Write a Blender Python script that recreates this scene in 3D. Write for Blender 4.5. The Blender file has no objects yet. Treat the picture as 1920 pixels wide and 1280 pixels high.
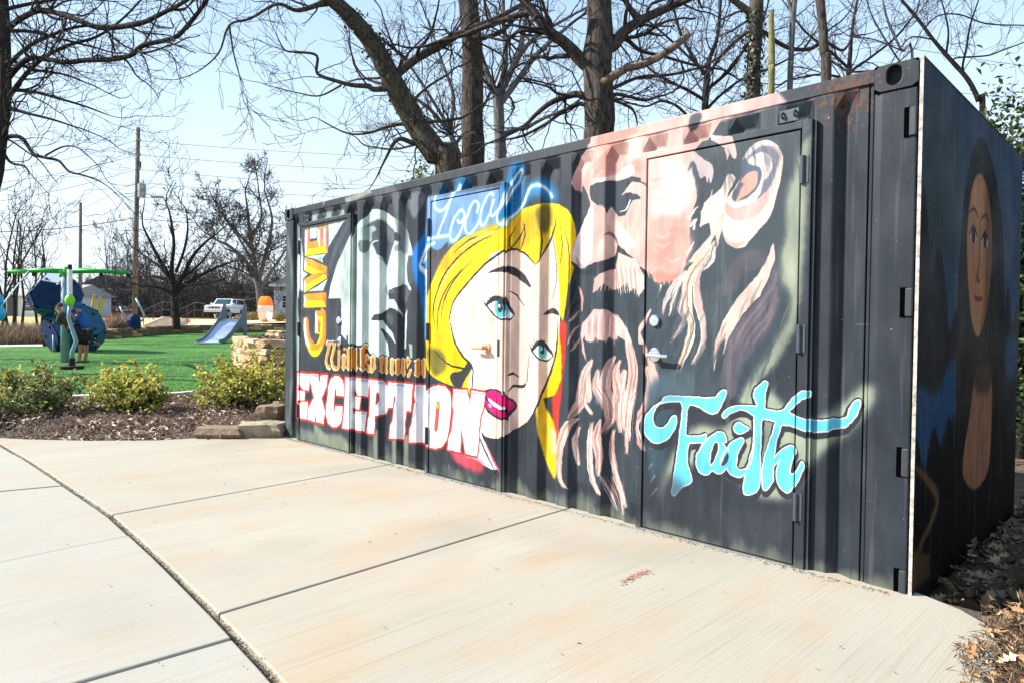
import bpy, math, random
import numpy as np
from mathutils import Vector, Matrix
rad=math.radians
# ------------------------------------------------------------------ camera, sky, sun, exposure
SC=bpy.context.scene; COL=SC.collection
F_PX,YAW,PITCH,ROLL=1283.26,-0.786820288,-0.0182281716,0.0128578523
CAM=Vector((6.97181,-3.48030,1.18635))
_fw=Vector((math.cos(PITCH)*math.sin(YAW),math.cos(PITCH)*math.cos(YAW),math.sin(PITCH)))
_r0=Vector((math.cos(YAW),-math.sin(YAW),0)); _u0=_r0.cross(_fw)
RT=_r0*math.cos(ROLL)+_u0*math.sin(ROLL); UP=-_r0*math.sin(ROLL)+_u0*math.cos(ROLL); FW=_fw
cam=bpy.data.cameras.new('camera'); camo=bpy.data.objects.new('camera',cam); COL.objects.link(camo)
M=Matrix.Identity(4)
for i in range(3): M[i][0]=RT[i]; M[i][1]=UP[i]; M[i][2]=-FW[i]; M[i][3]=CAM[i]
camo.matrix_world=M; cam.sensor_width=36; cam.lens=36*F_PX/1920; cam.clip_start=.05; cam.clip_end=2000
SC.camera=camo
SUN_EL=rad(37); SUN_DIR=Vector((.7071*math.cos(SUN_EL),.7071*math.cos(SUN_EL),-math.sin(SUN_EL)))
W=bpy.data.worlds.new('World'); SC.world=W; W.use_nodes=True
nt=W.node_tree; nt.nodes.clear()
sky=nt.nodes.new('ShaderNodeTexSky'); sky.sky_type='NISHITA'; sky.sun_disc=False
sky.sun_elevation=SUN_EL; sky.sun_rotation=rad(225); sky.altitude=100; sky.air_density=1.0; sky.dust_density=0.8; sky.ozone_density=1.6
bg=nt.nodes.new('ShaderNodeBackground'); bg.inputs[1].default_value=.092
out=nt.nodes.new('ShaderNodeOutputWorld'); _tc=nt.nodes.new('ShaderNodeTexCoord'); _sx=nt.nodes.new('ShaderNodeSeparateXYZ'); nt.links.new(_tc.outputs['Generated'],_sx.inputs[0])
_mp=nt.nodes.new('ShaderNodeMapping'); _mp.inputs['Scale'].default_value=(1,1,2.6); nt.links.new(_tc.outputs['Generated'],_mp.inputs[0])
_n=nt.nodes.new('ShaderNodeTexNoise'); _n.inputs['Scale'].default_value=1.6; _n.inputs['Detail'].default_value=5; nt.links.new(_mp.outputs[0],_n.inputs['Vector'])
_r=nt.nodes.new('ShaderNodeValToRGB'); _e=_r.color_ramp.elements; _e[0].position=.0; _e[0].color=(.95,.95,.95,1); _e[1].position=.6; _e[1].color=(.55,.55,.55,1); nt.links.new(_sx.outputs['Z'],_r.inputs['Fac'])
_k=nt.nodes.new('ShaderNodeMath'); _k.operation='MULTIPLY_ADD'; _k.inputs[1].default_value=.5; _k.inputs[2].default_value=-.25; nt.links.new(_n.outputs['Fac'],_k.inputs[0])
_a=nt.nodes.new('ShaderNodeMath'); _a.operation='ADD'; _a.use_clamp=True; nt.links.new(_r.outputs['Color'],_a.inputs[0]); nt.links.new(_k.outputs[0],_a.inputs[1])
_x=nt.nodes.new('ShaderNodeMix'); _x.data_type='RGBA'; nt.links.new(_a.outputs[0],_x.inputs['Factor']); nt.links.new(sky.outputs[0],_x.inputs['A']); 
_rb=nt.nodes.new('ShaderNodeValToRGB'); _e=_rb.color_ramp.elements; _e[0].position=.0; _e[0].color=(.88,.96,1.0,1); _e[1].position=.5; _e[1].color=(.46,.70,.97,1); nt.links.new(_sx.outputs['Z'],_rb.inputs['Fac'])
_sc=nt.nodes.new('ShaderNodeVectorMath'); _sc.operation='SCALE'; _sc.inputs['Scale'].default_value=6.5; nt.links.new(_rb.outputs[0],_sc.inputs[0]); nt.links.new(_sc.outputs[0],_x.inputs['B'])
nt.links.new(_x.outputs['Result'],bg.inputs[0]); nt.links.new(bg.outputs[0],out.inputs[0])
sl=bpy.data.lights.new('sun','SUN'); sl.energy=5.0; sl.angle=rad(.5); sl.color=(1,.955,.88)
so=bpy.data.objects.new('sun',sl); so.rotation_euler=SUN_DIR.to_track_quat('-Z','Y').to_euler(); so.location=(-20,-20,30); COL.objects.link(so)
vs=SC.view_settings; vs.view_transform='Standard'; vs.look='None'; vs.exposure=1.2; vs.gamma=1; vs.use_curve_mapping=False

# ------------------------------------------------------------------ helpers
def at(px,py,D):
    """world point seen at photo pixel (px,py) at D metres in front of the camera"""
    return CAM+(FW+RT*((px-960)/F_PX)+UP*((640-py)/F_PX))*D
def dl(p):
    q=Vector((p[0],p[1],0))-Vector((CAM.x,CAM.y,0)); return q.dot(Vector((-.7080,.7062,0))),q.dot(Vector((.7062,.7080,0)))
def sstep(a,b,x):
    t=min(1,max(0,(x-a)/(b-a))); return t*t*(3-2*t)
def gz(x,y):
    """height of the terrain"""
    D,s=dl((x,y)); z=0
    if D>20: z+=.0255*(min(D,30)-20)
    if D>30: z+=.05*(min(D,42)-30)
    if D>42: z+=.052*(min(D,58)-42)
    if D>58: z+=.012*(min(D,90)-58)
    # ground behind the container stays low
    k=sstep(-9,-5,s) if D<30 else sstep(-10,-2,s)*sstep(60,40,D)
    return z*(1-k)-.07*k
def gp(px,D):
    """terrain point under photo column px at distance D"""
    p=at(px,600,D); return Vector((p.x,p.y,gz(p.x,p.y)))
def lin(c):
    c=np.asarray(c,float)/255; return np.where(c<=.04045,c/12.92,((c+.055)/1.055)**2.4)
def hexc(r,g,b): return tuple(float(v) for v in lin((r,g,b)))+(1,)
MATS={}
def mat(name,col,rough=.7,noise=None,bump=None,metal=0,spec=.35,attr=None,trans=0):
    """noise=(scale,(r,g,b),amount) second colour in blotches; bump=(scale,strength); attr=per-leaf colour"""
    if name in MATS: return MATS[name]
    m=bpy.data.materials.new(name); m.use_nodes=True; t=m.node_tree; b=t.nodes['Principled BSDF']
    b.inputs['Roughness'].default_value=rough; b.inputs['Metallic'].default_value=metal; b.inputs['Specular IOR Level'].default_value=spec
    tc=t.nodes.new('ShaderNodeTexCoord'); c=None
    if attr:
        a=t.nodes.new('ShaderNodeAttribute'); a.attribute_name=attr; c=a.outputs['Color']
    else:
        b.inputs['Base Color'].default_value=col+(1,) if len(col)==3 else col
    if noise:
        n=t.nodes.new('ShaderNodeTexNoise'); n.inputs['Scale'].default_value=noise[0]; n.inputs['Detail'].default_value=6; n.inputs['Roughness'].default_value=.62
        t.links.new(tc.outputs['Object'],n.inputs['Vector'])
        r=t.nodes.new('ShaderNodeValToRGB'); r.color_ramp.elements[0].position=.38; r.color_ramp.elements[1].position=.66
        t.links.new(n.outputs['Fac'],r.inputs['Fac'])
        mm=t.nodes.new('ShaderNodeMath'); mm.operation='MULTIPLY'; mm.inputs[1].default_value=noise[2]; t.links.new(r.outputs['Color'],mm.inputs[0])
        x=t.nodes.new('ShaderNodeMix'); x.data_type='RGBA'; t.links.new(mm.outputs[0],x.inputs['Factor'])
        if c: t.links.new(c,x.inputs['A'])
        else: x.inputs['A'].default_value=col+(1,) if len(col)==3 else col
        x.inputs['B'].default_value=tuple(noise[1][:3])+(1,); c=x.outputs['Result']
    if c: t.links.new(c,b.inputs['Base Color'])
    if bump:
        n=t.nodes.new('ShaderNodeTexNoise'); n.inputs['Scale'].default_value=bump[0]; n.inputs['Detail'].default_value=5
        t.links.new(tc.outputs['Object'],n.inputs['Vector'])
        u=t.nodes.new('ShaderNodeBump'); u.inputs['Strength'].default_value=bump[1]; u.inputs['Distance'].default_value=bump[2] if len(bump)>2 else .01
        t.links.new(n.outputs['Fac'],u.inputs['Height']); t.links.new(u.outputs['Normal'],b.inputs['Normal'])
    MATS[name]=m; return m
def mesh_from(name,V,Q,mats=None,smooth=False,idx=None,col=None):
    """mesh from vertex array and polygon list (fast path when all polygons have equal size)"""
    me=bpy.data.meshes.new(name)
    if isinstance(Q,np.ndarray):
        n,k=Q.shape; me.vertices.add(len(V)); me.vertices.foreach_set('co',np.asarray(V,np.float32).ravel())
        me.loops.add(n*k); me.loops.foreach_set('vertex_index',Q.astype(np.int32).ravel())
        me.polygons.add(n); me.polygons.foreach_set('loop_start',np.arange(0,n*k,k,dtype=np.int32)); 
        try: me.polygons.foreach_set('loop_total',np.full(n,k,np.int32))
        except Exception: pass
        me.update(calc_edges=True); me.validate()
    else:
        me.from_pydata([tuple(v) for v in V],[],Q); me.update()
    if smooth: me.polygons.foreach_set('use_smooth',np.ones(len(me.polygons),bool))
    if col is not None:
        a=me.color_attributes.new('col','FLOAT_COLOR','POINT'); c=np.ones((len(V),4),np.float32); c[:,:3]=col; a.data.foreach_set('color',c.ravel())
    return me
def link(name,me,m,parent=None,loc=None):
    o=bpy.data.objects.new(name,me)
    if m is not None and len(me.materials)==0:
        for q in (m if isinstance(m,(list,tuple)) else [m]): me.materials.append(q)
    COL.objects.link(o)
    if parent is not None: o.parent=parent
    if loc is not None: o.location=loc
    return o
class MB:
    def __init__(s): s.v=[]; s.f=[]
    def add(s,V,Fc):
        b=len(s.v); s.v+=[tuple(v) for v in V]; s.f+=[tuple(i+b for i in f) for f in Fc]
    def box(s,x0,y0,z0,x1,y1,z1):
        s.add([(x0,y0,z0),(x1,y0,z0),(x1,y1,z0),(x0,y1,z0),(x0,y0,z1),(x1,y0,z1),(x1,y1,z1),(x0,y1,z1)],[(3,2,1,0),(4,5,6,7),(0,1,5,4),(1,2,6,5),(2,3,7,6),(3,0,4,7)]); return s
    def obox(s,c,ax,ay,az):
        c,ax,ay,az=map(Vector,(c,ax,ay,az)); V=[c+ax*i+ay*j+az*k for k in(-1,1) for (i,j) in((-1,-1),(1,-1),(1,1),(-1,1))]
        s.add(V,[(3,2,1,0),(4,5,6,7),(0,1,5,4),(1,2,6,5),(2,3,7,6),(3,0,4,7)]); return s
    def tube(s,P,R,n=8,cap=True):
        P=[Vector(p) for p in P]; R=[R]*len(P) if np.isscalar(R) else R
        b=len(s.v); ref=None
        for i,p in enumerate(P):
            d=(P[min(i+1,len(P)-1)]-P[max(i-1,0)]).normalized()
            if ref is None: ref=Vector((0,0,1)) if abs(d.z)<.9 else Vector((1,0,0))
            a=(ref-d*ref.dot(d)).normalized(); ref=a; c=d.cross(a)
            s.v+=[tuple(p+(a*math.cos(t)+c*math.sin(t))*R[i]) for t in np.arange(n)*2*math.pi/n]
        for i in range(len(P)-1):
            for j in range(n):
                k=(j+1)%n; s.f.append((b+i*n+j,b+i*n+k,b+(i+1)*n+k,b+(i+1)*n+j))
        if cap: s.f.append(tuple(b+j for j in range(n))[::-1]); s.f.append(tuple(b+(len(P)-1)*n+j for j in range(n)))
        return s
    def prism(s,P,d):
        """polygon P (3D points) extruded by vector d"""
        P=[Vector(p) for p in P]; d=Vector(d); n=len(P); b=len(s.v)
        s.v+=[tuple(p) for p in P]+[tuple(p+d) for p in P]
        s.f.append(tuple(range(b,b+n))[::-1]); s.f.append(tuple(range(b+n,b+2*n)))
        for i in range(n): s.f.append((b+i,b+(i+1)%n,b+n+(i+1)%n,b+n+i))
        return s
    def build(s,name,m,parent=None,smooth=False,bevel=0,uv=None,seg=2):
        org=Vector((0,0,0))
        if parent is not None:
            q=parent
            while q is not None: org=org+q.location; q=q.parent
        V=np.array(s.v,float); me=bpy.data.meshes.new(name); me.from_pydata([tuple(v) for v in V-np.array(org)],[],s.f); me.update()
        bmfix(me)
        if uv is not None:
            l=me.uv_layers.new(name='UVMap'); co=V
            li=np.empty(len(me.loops),np.int32); me.loops.foreach_get('vertex_index',li)
            l.data.foreach_set('uv',uv(co[li]).astype(np.float32).ravel())
        if smooth: me.polygons.foreach_set('use_smooth',np.ones(len(me.polygons),bool))
        o=link(name,me,m,parent)
        if bevel:
            b=o.modifiers.new('bevel','BEVEL'); b.width=bevel; b.segments=seg; b.limit_method='ANGLE'; b.angle_limit=rad(40)
        return o
import bmesh
def bmfix(me):
    b=bmesh.new(); b.from_mesh(me); bmesh.ops.recalc_face_normals(b,faces=b.faces[:]); b.to_mesh(me); b.free()
def thing(name,label,cat,loc=(0,0,0),group=None):
    o=bpy.data.objects.new(name,None); COL.objects.link(o); o.location=loc; o.empty_display_size=.2
    o['label']=label; o['category']=cat
    if group: o['group']=group
    return o
def tag(o,label,cat,group=None,kind=None):
    o['label']=label; o['category']=cat
    if group: o['group']=group
    if kind: o['kind']=kind
    return o
def dup(root,loc,rz=None,sc=None,label=None,group=None):
    def cp(o,par):
        c=o.copy(); COL.objects.link(c); c.parent=par
        for ch in [q for q in o.children]: cp(ch,c)
        return c
    r=cp(root,None); r.location=loc
    if rz is not None: r.rotation_euler=(0,0,rz)
    if sc is not None: r.scale=sc
    if label: r['label']=label
    if group: r['group']=group
    return r
rng=np.random.default_rng(11)

# ------------------------------------------------------------------ materials
steel=mat('painted_steel',hexc(64,70,78),.42,(9,hexc(54,60,67)[:3],.6),(60,.06))
dark_steel=mat('dark_steel',hexc(30,32,36),.5)
chrome=mat('brushed_chrome',(.75,.76,.78),.22,metal=1)
tan_paint=mat('tan_painted_metal',hexc(196,150,110),.4)
concrete=None

# ------------------------------------------------------------------ terrain
def sheet(name,poly_fn,D0,D1,S0,S1,nd,ns,m,dz,kind='structure',edges=None):
    V=[];Q=[]
    for i in range(nd+1):
        D=D0+(D1-D0)*(i/nd)**1.6
        for j in range(ns+1):
            s_=(S0(D) if callable(S0) else S0)+((S1(D) if callable(S1) else S1)-(S0(D) if callable(S0) else S0))*j/ns
            x=CAM.x-.7080*D+.7062*s_; y=CAM.y+.7062*D+.7080*s_
            V.append((x,y,gz(x,y)+dz))
    for i in range(nd):
        for j in range(ns):
            a=i*(ns+1)+j; Q.append((a,a+1,a+ns+2,a+ns+1))
    me=mesh_from(name,V,Q,smooth=True); o=link(name,me,m); o['kind']=kind; return o
earth=mat('leafy_earth',hexc(74,58,44),.95,(6,hexc(112,88,64)[:3],.8),(30,.8,.03))
sheet('ground',None,-8,400,lambda D:-40-abs(D)*1.2,lambda D:40+abs(D)*1.2,110,90,earth,-.1)
# lawn: bright green turf
turf=bpy.data.materials.new('turf'); turf.use_nodes=True
def _turf():
    t=turf.node_tree; b=t.nodes['Principled BSDF']; b.inputs['Roughness'].default_value=.75; b.inputs['Specular IOR Level'].default_value=.25
    tc=t.nodes.new('ShaderNodeTexCoord')
    def ns(sc,de=3): 
        n=t.nodes.new('ShaderNodeTexNoise'); n.inputs['Scale'].default_value=sc; n.inputs['Detail'].default_value=de; t.links.new(tc.outputs['Object'],n.inputs['Vector']); return n
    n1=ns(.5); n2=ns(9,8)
    r=t.nodes.new('ShaderNodeValToRGB'); e=r.color_ramp.elements; e[0].position=.36; e[0].color=(.022,.10,.010,1); e[1].position=.62; e[1].color=(.085,.24,.026,1)
    t.links.new(n2.outputs['Fac'],r.inputs['Fac'])
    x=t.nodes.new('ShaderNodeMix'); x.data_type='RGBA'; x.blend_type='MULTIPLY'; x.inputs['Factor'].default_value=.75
    r2=t.nodes.new('ShaderNodeValToRGB'); r2.color_ramp.elements[0].color=(.36,.5,.36,1); r2.color_ramp.elements[0].position=.35; r2.color_ramp.elements[1].position=.65  # pile variation, darkened so its patches paint tree shade into the turf
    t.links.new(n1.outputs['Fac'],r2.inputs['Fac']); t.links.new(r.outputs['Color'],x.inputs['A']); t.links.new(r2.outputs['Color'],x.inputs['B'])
    t.links.new(x.outputs['Result'],b.inputs['Base Color'])
    u=t.nodes.new('ShaderNodeBump'); u.inputs['Strength'].default_value=.7; u.inputs['Distance'].default_value=.03; n3=ns(55,3); t.links.new(n3.outputs['Fac'],u.inputs['Height']); t.links.new(u.outputs['Normal'],b.inputs['Normal'])
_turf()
def lawn_back(px):   # distance of the far lawn edge under a photo column
    return float(np.interp(px,[-400,0,90,188,340,485,560,700],[27,27.5,28.5,33.2,38.5,40.5,41,41.5]))
def lawn_front(px):
    return float(np.interp(px,[-400,-100,0,90,200,330,400,470,560],[11.0,10.6,10.5,10.6,11.2,11.8,12.6,13.2,13.6]))
def band(name,pxs,f0,f1,n,m,dz,kind='structure'):
    V=[];Q=[]
    for i in range(n+1):
        for px in pxs:
            a,b=f0(px),f1(px); D=a+(b-a)*(i/n)**1.4; p=gp(px,D); V.append((p.x,p.y,p.z+dz(px,D) if callable(dz) else p.z+dz))
    k=len(pxs)
    for i in range(n):
        for j in range(k-1):
            a=i*k+j; Q.append((a,a+1,a+k+1,a+k))
    o=link(name,mesh_from(name,V,Q,smooth=True),m); o['kind']=kind; return o
PXS=list(range(-500,561,20))
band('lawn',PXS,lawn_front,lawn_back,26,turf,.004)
straw=mat('straw_grass',hexc(196,160,112),.95,(1.2,hexc(222,190,140)[:3],.8),(14,.9,.05))
def wall_top(px): return .40+.0009*max(0,px-340)
bank_z=lambda px,D: .0+wall_top(px)*max(0,1-(D-lawn_back(px))/14)
band('dry_grass_bank',list(range(190,900,20)),lambda px:lawn_back(px)+.32,lambda px:120,18,straw,bank_z)
olive=mat('rough_grass',hexc(150,140,88),.95,(.8,hexc(196,170,120)[:3],.8),(12,.9,.05))
band('rough_grass_slope',list(range(-500,191,20)),lambda px:lawn_back(px)+3.2,lambda px:120,14,olive,.02)
pale=mat('pale_path_concrete',hexc(205,198,186),.85,(3,hexc(186,178,166)[:3],.6))
band('lawn_edge_path',list(range(-500,96,20)),lambda px:lawn_back(px)+.02,lambda px:lawn_back(px)+1.4,2,pale,.015)
def strip(name,pts,w,m,dz):
    V=[];Q=[]
    for i,(px,D) in enumerate(pts):
        a=gp(px,D-w/2); b=gp(px,D+w/2); h=bank_z(px,D); V+=[(a.x,a.y,a.z+dz+h),(b.x,b.y,b.z+dz+h)]
    for i in range(len(pts)-1): Q.append((2*i,2*i+2,2*i+3,2*i+1))
    o=link(name,mesh_from(name,V,Q),m); o['kind']='structure'; return o
strip('bank_path',[(332,44.2),(370,46.5),(415,49),(470,52.5),(540,57),(600,60)],2.2,pale,.03)
asphalt=mat('asphalt',hexc(92,92,94),.9,(2,hexc(112,112,112)[:3],.6))
strip('street',[(-300,63),(0,63),(200,63),(420,63),(620,63)],7,asphalt,.03)

# ------------------------------------------------------------------ concrete pavement, slab by slab
def concrete_mat(name,c0,c1,stain):
    m=bpy.data.materials.new(name); m.use_nodes=True; t=m.node_tree; b=t.nodes['Principled BSDF']; b.inputs['Roughness'].default_value=.85; b.inputs['Specular IOR Level'].default_value=.2
    tc=t.nodes.new('ShaderNodeTexCoord')
    def mapn(sc,scale,det=4):
        mp=t.nodes.new('ShaderNodeMapping'); mp.inputs['Scale'].default_value=sc; t.links.new(tc.outputs['Object'],mp.inputs['Vector'])
        n=t.nodes.new('ShaderNodeTexNoise'); n.inputs['Scale'].default_value=scale; n.inputs['Detail'].default_value=det; t.links.new(mp.outputs[0],n.inputs['Vector']); return n
    def ramp(n,p0,p1,a=(0,0,0,1),z=(1,1,1,1)):
        r=t.nodes.new('ShaderNodeValToRGB'); e=r.color_ramp.elements; e[0].position=p0; e[1].position=p1; e[0].color=a; e[1].color=z; t.links.new(n.outputs['Fac'],r.inputs['Fac']); return r
    def mix(f,a,bb,mode='MIX',k=1):
        x=t.nodes.new('ShaderNodeMix'); x.data_type='RGBA'; x.blend_type=mode
        if k!=1:
            mm=t.nodes.new('ShaderNodeMath'); mm.operation='MULTIPLY'; mm.inputs[1].default_value=k; t.links.new(f,mm.inputs[0]); f=mm.outputs[0]
        t.links.new(f,x.inputs['Factor'])
        for s_,v in (('A',a),('B',bb)):
            if isinstance(v,tuple): x.inputs[s_].default_value=v
            else: t.links.new(v,x.inputs[s_])
        return x.outputs['Result']
    broom=mapn((95,1.6,1),1,5); fine=mapn((1,1,1),160,3); blot=mapn((1,.6,1),1.1,6); rust=mapn((1,.45,1),2.3,6); spot=mapn((1,1,1),38,2); smear=mapn((14,.7,1),1,4)
    c=mix(ramp(blot,.35,.7).outputs[0],c0,c1)
    c=mix(ramp(rust,.5,.7).outputs[0],c,stain,'MIX',.62)
    c=mix(ramp(broom,.52,.68).outputs[0],c,(.22,.187,.14,1),'MIX',.19)
    c=mix(ramp(mapn((38,.8,1),1,4),.57,.68).outputs[0],c,(.23,.195,.148,1),'MIX',.26)
    c=mix(ramp(smear,.56,.76).outputs[0],c,(.25,.212,.16,1),'MIX',.28)
    c=mix(ramp(mapn((1,1,1),.7,7),.56,.7).outputs[0],c,(.23,.205,.165,1),'MIX',.4)
    c=mix(ramp(fine,.52,.72).outputs[0],c,(.19,.17,.14,1),'MIX',.3)
    c=mix(ramp(spot,.73,.77).outputs[0],c,(.16,.14,.12,1),'MIX',.5)
    t.links.new(c,b.inputs['Base Color'])
    u=t.nodes.new('ShaderNodeBump'); u.inputs['Strength'].default_value=.38; u.inputs['Distance'].default_value=.005; t.links.new(broom.outputs['Fac'],u.inputs['Height'])
    u2=t.nodes.new('ShaderNodeBump'); u2.inputs['Strength'].default_value=.2; u2.inputs['Distance'].default_value=.003; t.links.new(fine.outputs['Fac'],u2.inputs['Height']); t.links.new(u.outputs['Normal'],u2.inputs['Normal']); t.links.new(u2.outputs['Normal'],b.inputs['Normal'])
    return m
warm=concrete_mat('warm_concrete',(.345,.315,.262,1),(.315,.284,.232,1),(.35,.255,.16,1))
cool=concrete_mat('cool_concrete',(.335,.32,.28,1),(.305,.29,.25,1),(.33,.285,.222,1))
pav=bpy.data.objects.new('pavement',None); COL.objects.link(pav); pav['kind']='structure'
JX=[-12,-6,-1.34,0,2.2,3.3,4.15,4.8,6,8,12]; JY=[-3.1,-2.6,-2.31,-2.27,-2.25,-2.305,-2.365,-2.42,-2.56,-2.86,-3.6]
def jy(x): return float(np.interp(x,JX,JY))
def slab(pts,m,label=None,dz=0):
    b=MB(); b.prism([(x,y,-.11+dz) for x,y in pts],(0,0,.11)); o=b.build('slab',m,pav,bevel=.007)
    if label: o['label']=label
    return o
g=.006
def jline(x0,x1,off,n=10): return [(x,jy(x)+off) for x in np.linspace(x0,x1,n)]
WL=-.012   # slabs run up to just inside the container foot
c1=lambda t:(2.22+(2.03-2.22)*t); c2=lambda t:(4.145+(4.03-4.145)*t)
slab([(-.16,.03),(-.24,-.1),(-.36,-.45),(-.55,-1.08),(-.95,-1.6),(-1.45,-2.05),(-1.78,-2.27)]+jline(-1.7,2.215-g,.014)+[(2.03-g,.03)],warm)
slab([(2.03+g,.03)]+jline(2.22+g,4.145-g,.016)[::1]+[(4.03-g,.03)],warm)
slab([(4.03+g,.03)]+jline(4.15+g,6.6,.016)+[(6.62,-2.4),(6.60,-1.5),(6.55,-.95),(6.50,-.62),(6.47,-.4),(6.44,-.25),(6.39,-.12),(6.27,-.015),(6.1,.06)],warm)
CJ=[(-7.3,-7.2),(-5.4,-5.3),(-3.75,-3.65),(-2.1,-2.0),(-.55,-.47),(1.11,.96),(2.74,2.80),(4.40,4.37),(6.2,6.2),(8.2,8.4)]   # cross joints of the walk: x at the long joint, x per metre out
for i in range(len(CJ)-1):
    a,b_=CJ[i],CJ[i+1]
    def far(q,y): return q[0]+(q[1]-q[0])*(y-jy(q[0]))/(-.6)*.9
    ye=-6.2
    top=jline(a[0]+g,b_[0]-g,-.016,8)
    slab([(far(a,ye)+g,ye)]+top+[(far(b_,ye)-g,ye)],cool,dz=-.004 if i%2 else 0)
grit=mat('joint_grit',hexc(84,78,66),.95,(60,hexc(40,40,38)[:3],.8),(80,.8,.01))
b=MB(); b.box(-12,-6.4,-.09,7,.1,-.03); o=b.build('joint_bed',grit,pav)
# planting bed (mulch) left and leaf litter right
mulch=mat('bark_mulch',hexc(92,70,56),.95,(22,hexc(56,42,34)[:3],.8),(40,.9,.03))
def bed_front(px): return float(np.interp(px,[-400,-100,0,150,300,400,470,540],[6.3,6.75,7.03,7.0,7.0,7.12,7.25,7.6]))
bumpf=lambda px,D: .015+.07*math.sin(min(1,max(0,(D-7.0)/4.0))*math.pi)+.02*math.sin(px*.11)*math.sin(D*3.1)
band('planting_bed',list(range(-400,600,10)),lambda px:6.5,lambda px:lawn_front(px),12,mulch,bumpf)
kerbm=mat('kerb_concrete',hexc(206,198,190),.8,(6,hexc(180,172,164)[:3],.6))
def kerb():
    b=MB(); P=[]
    for px in range(-400,471,15):
        D=lawn_front(px); p=gp(px,D); q=gp(px,D+.16); P.append((p,q))
    for i in range(len(P)-1):
        a,b2=P[i]; c,d=P[i+1]
        V=[(v.x,v.y,v.z+z) for z in(-.02,.075) for v in(a,c,d,b2)]
        b.add(V,[(0,1,5,4),(4,5,6,7),(2,3,7,6)])
    o=b.build('lawn_kerb',kerbm); o['kind']='structure'
kerb()

# ------------------------------------------------------------------ mural paint (drawn here in code, in millimetres on the steel face)
def rasterize(ops,W,H,ppm,base):
    """paint the list of flat paint shapes (millimetres on the steel face) into an RGB array"""
    nx,ny=int(W*ppm),int(H*ppm)
    img=np.empty((ny,nx,3),np.float32); img[:]=base
    SS=3
    def cat(P,closed,n):
        m=len(P); t=(np.arange(n)/n)[:,None]; out=[]
        for i in range(m if closed else m-1):
            if closed: a,b,c,d=P[i-1],P[i],P[(i+1)%m],P[(i+2)%m]
            else: a,b,c,d=P[max(i-1,0)],P[i],P[i+1],P[min(i+2,m-1)]
            out.append(.5*((2*b)+(c-a)*t+(2*a-5*b+4*c-d)*t*t+(-a+3*b-3*c+d)*t**3))
        if not closed: out.append(P[-1:])
        return np.concatenate(out)
    def fillmask(polys,x0,y0,w,h):
        m=np.zeros((h*SS,w*SS+2),np.int32)
        for P in polys:
            X=(P[:,0]-x0)*SS; Y=(P[:,1]-y0)*SS
            for i in range(len(P)):
                xa,ya,xb,yb=X[i-1],Y[i-1],X[i],Y[i]
                if ya==yb: continue
                sg=1
                if ya>yb: xa,ya,xb,yb=xb,yb,xa,ya; sg=-1
                r=np.arange(max(0,int(np.ceil(ya-.5))),min(h*SS,int(np.ceil(yb-.5))))
                if len(r)==0: continue
                x=xa+(r+.5-ya)*(xb-xa)/(yb-ya)
                np.add.at(m,(r,np.clip(np.ceil(x-.5),0,w*SS+1).astype(int)),sg)
        f=(np.cumsum(m,1)[:,:w*SS]!=0).astype(np.float32)
        return f.reshape(h,SS,w,SS).mean((1,3))
    def box(a,r,ax):
        n=2*r+1; pad=[(0,0),(0,0)]; pad[ax]=(r+1,r)
        c=np.cumsum(np.pad(a,pad),ax)
        return (np.take(c,range(n,c.shape[ax]),ax)-np.take(c,range(0,c.shape[ax]-n),ax))/n
    for o in ops:
        k,col,bl,al,sm=o[:5]; P=np.array(o[5],float).reshape(-1,2)/1000
        P=np.stack([P[:,0],H-P[:,1]],1)*ppm
        if k=='S':
            if sm and len(P)>2: P=cat(P,False,5)
            d=np.gradient(P,axis=0); d/=np.linalg.norm(d,axis=1)[:,None]+1e-9
            nr=np.stack([-d[:,1],d[:,0]],1); w=np.array(o[6],float)/1000*ppm
            w=np.interp(np.linspace(0,1,len(P)),np.linspace(0,1,len(w)),w)[:,None]/2
            P=np.concatenate([P+nr*w,P[-1:]+d[-1:]*w[-1]*.7,(P-nr*w)[::-1],P[:1]-d[:1]*w[0]*.7])
        else:
            if sm: P=cat(P,True,4)
            if k=='O':
                w=o[6][0]/1000*ppm
                ar=np.sum(P[:,0]*np.roll(P[:,1],-1)-np.roll(P[:,0],-1)*P[:,1])
                e0=P-np.roll(P,1,0); e1=np.roll(P,-1,0)-P
                n0=np.stack([e0[:,1],-e0[:,0]],1); n1=np.stack([e1[:,1],-e1[:,0]],1); sg=1 if ar>0 else -1
                n0/=(np.linalg.norm(n0,axis=1)[:,None]+1e-9)*sg; n1/=(np.linalg.norm(n1,axis=1)[:,None]+1e-9)*sg
                polys=[P]
                for i in range(len(P)):    # a thick band along every edge, a disc on every corner
                    a,b=P[i-1],P[i]; q=n0[i]*w
                    polys.append(np.array([a+q,b+q,b-q,a-q])[::sg])
                    tt=np.linspace(0,2*np.pi,9)[:-1]; polys.append(P[i]+w*np.stack([np.cos(tt),np.sin(tt)],1))
                # one winding for all pieces
                polys=[p if np.sum(p[:,0]*np.roll(p[:,1],-1)-np.roll(p[:,0],-1)*p[:,1])>0 else p[::-1] for p in polys]
                P=np.concatenate(polys)
        r=int(bl/1000*ppm/1.7)
        x0=max(0,int(P[:,0].min())-3*r-2); x1=min(nx,int(P[:,0].max())+3*r+3)
        y0=max(0,int(P[:,1].min())-3*r-2); y1=min(ny,int(P[:,1].max())+3*r+3)
        if x1<=x0 or y1<=y0: continue
        m=fillmask(polys if k=='O' else [P],x0,y0,x1-x0,y1-y0)
        if r>0:
            for _ in range(2): m=box(box(m,r,0),r,1)
        m=(m*al)[...,None]; c=np.array(col,np.float32)
        t=img[y0:y1,x0:x1]; t+= (c-t)*m
    return img
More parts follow.
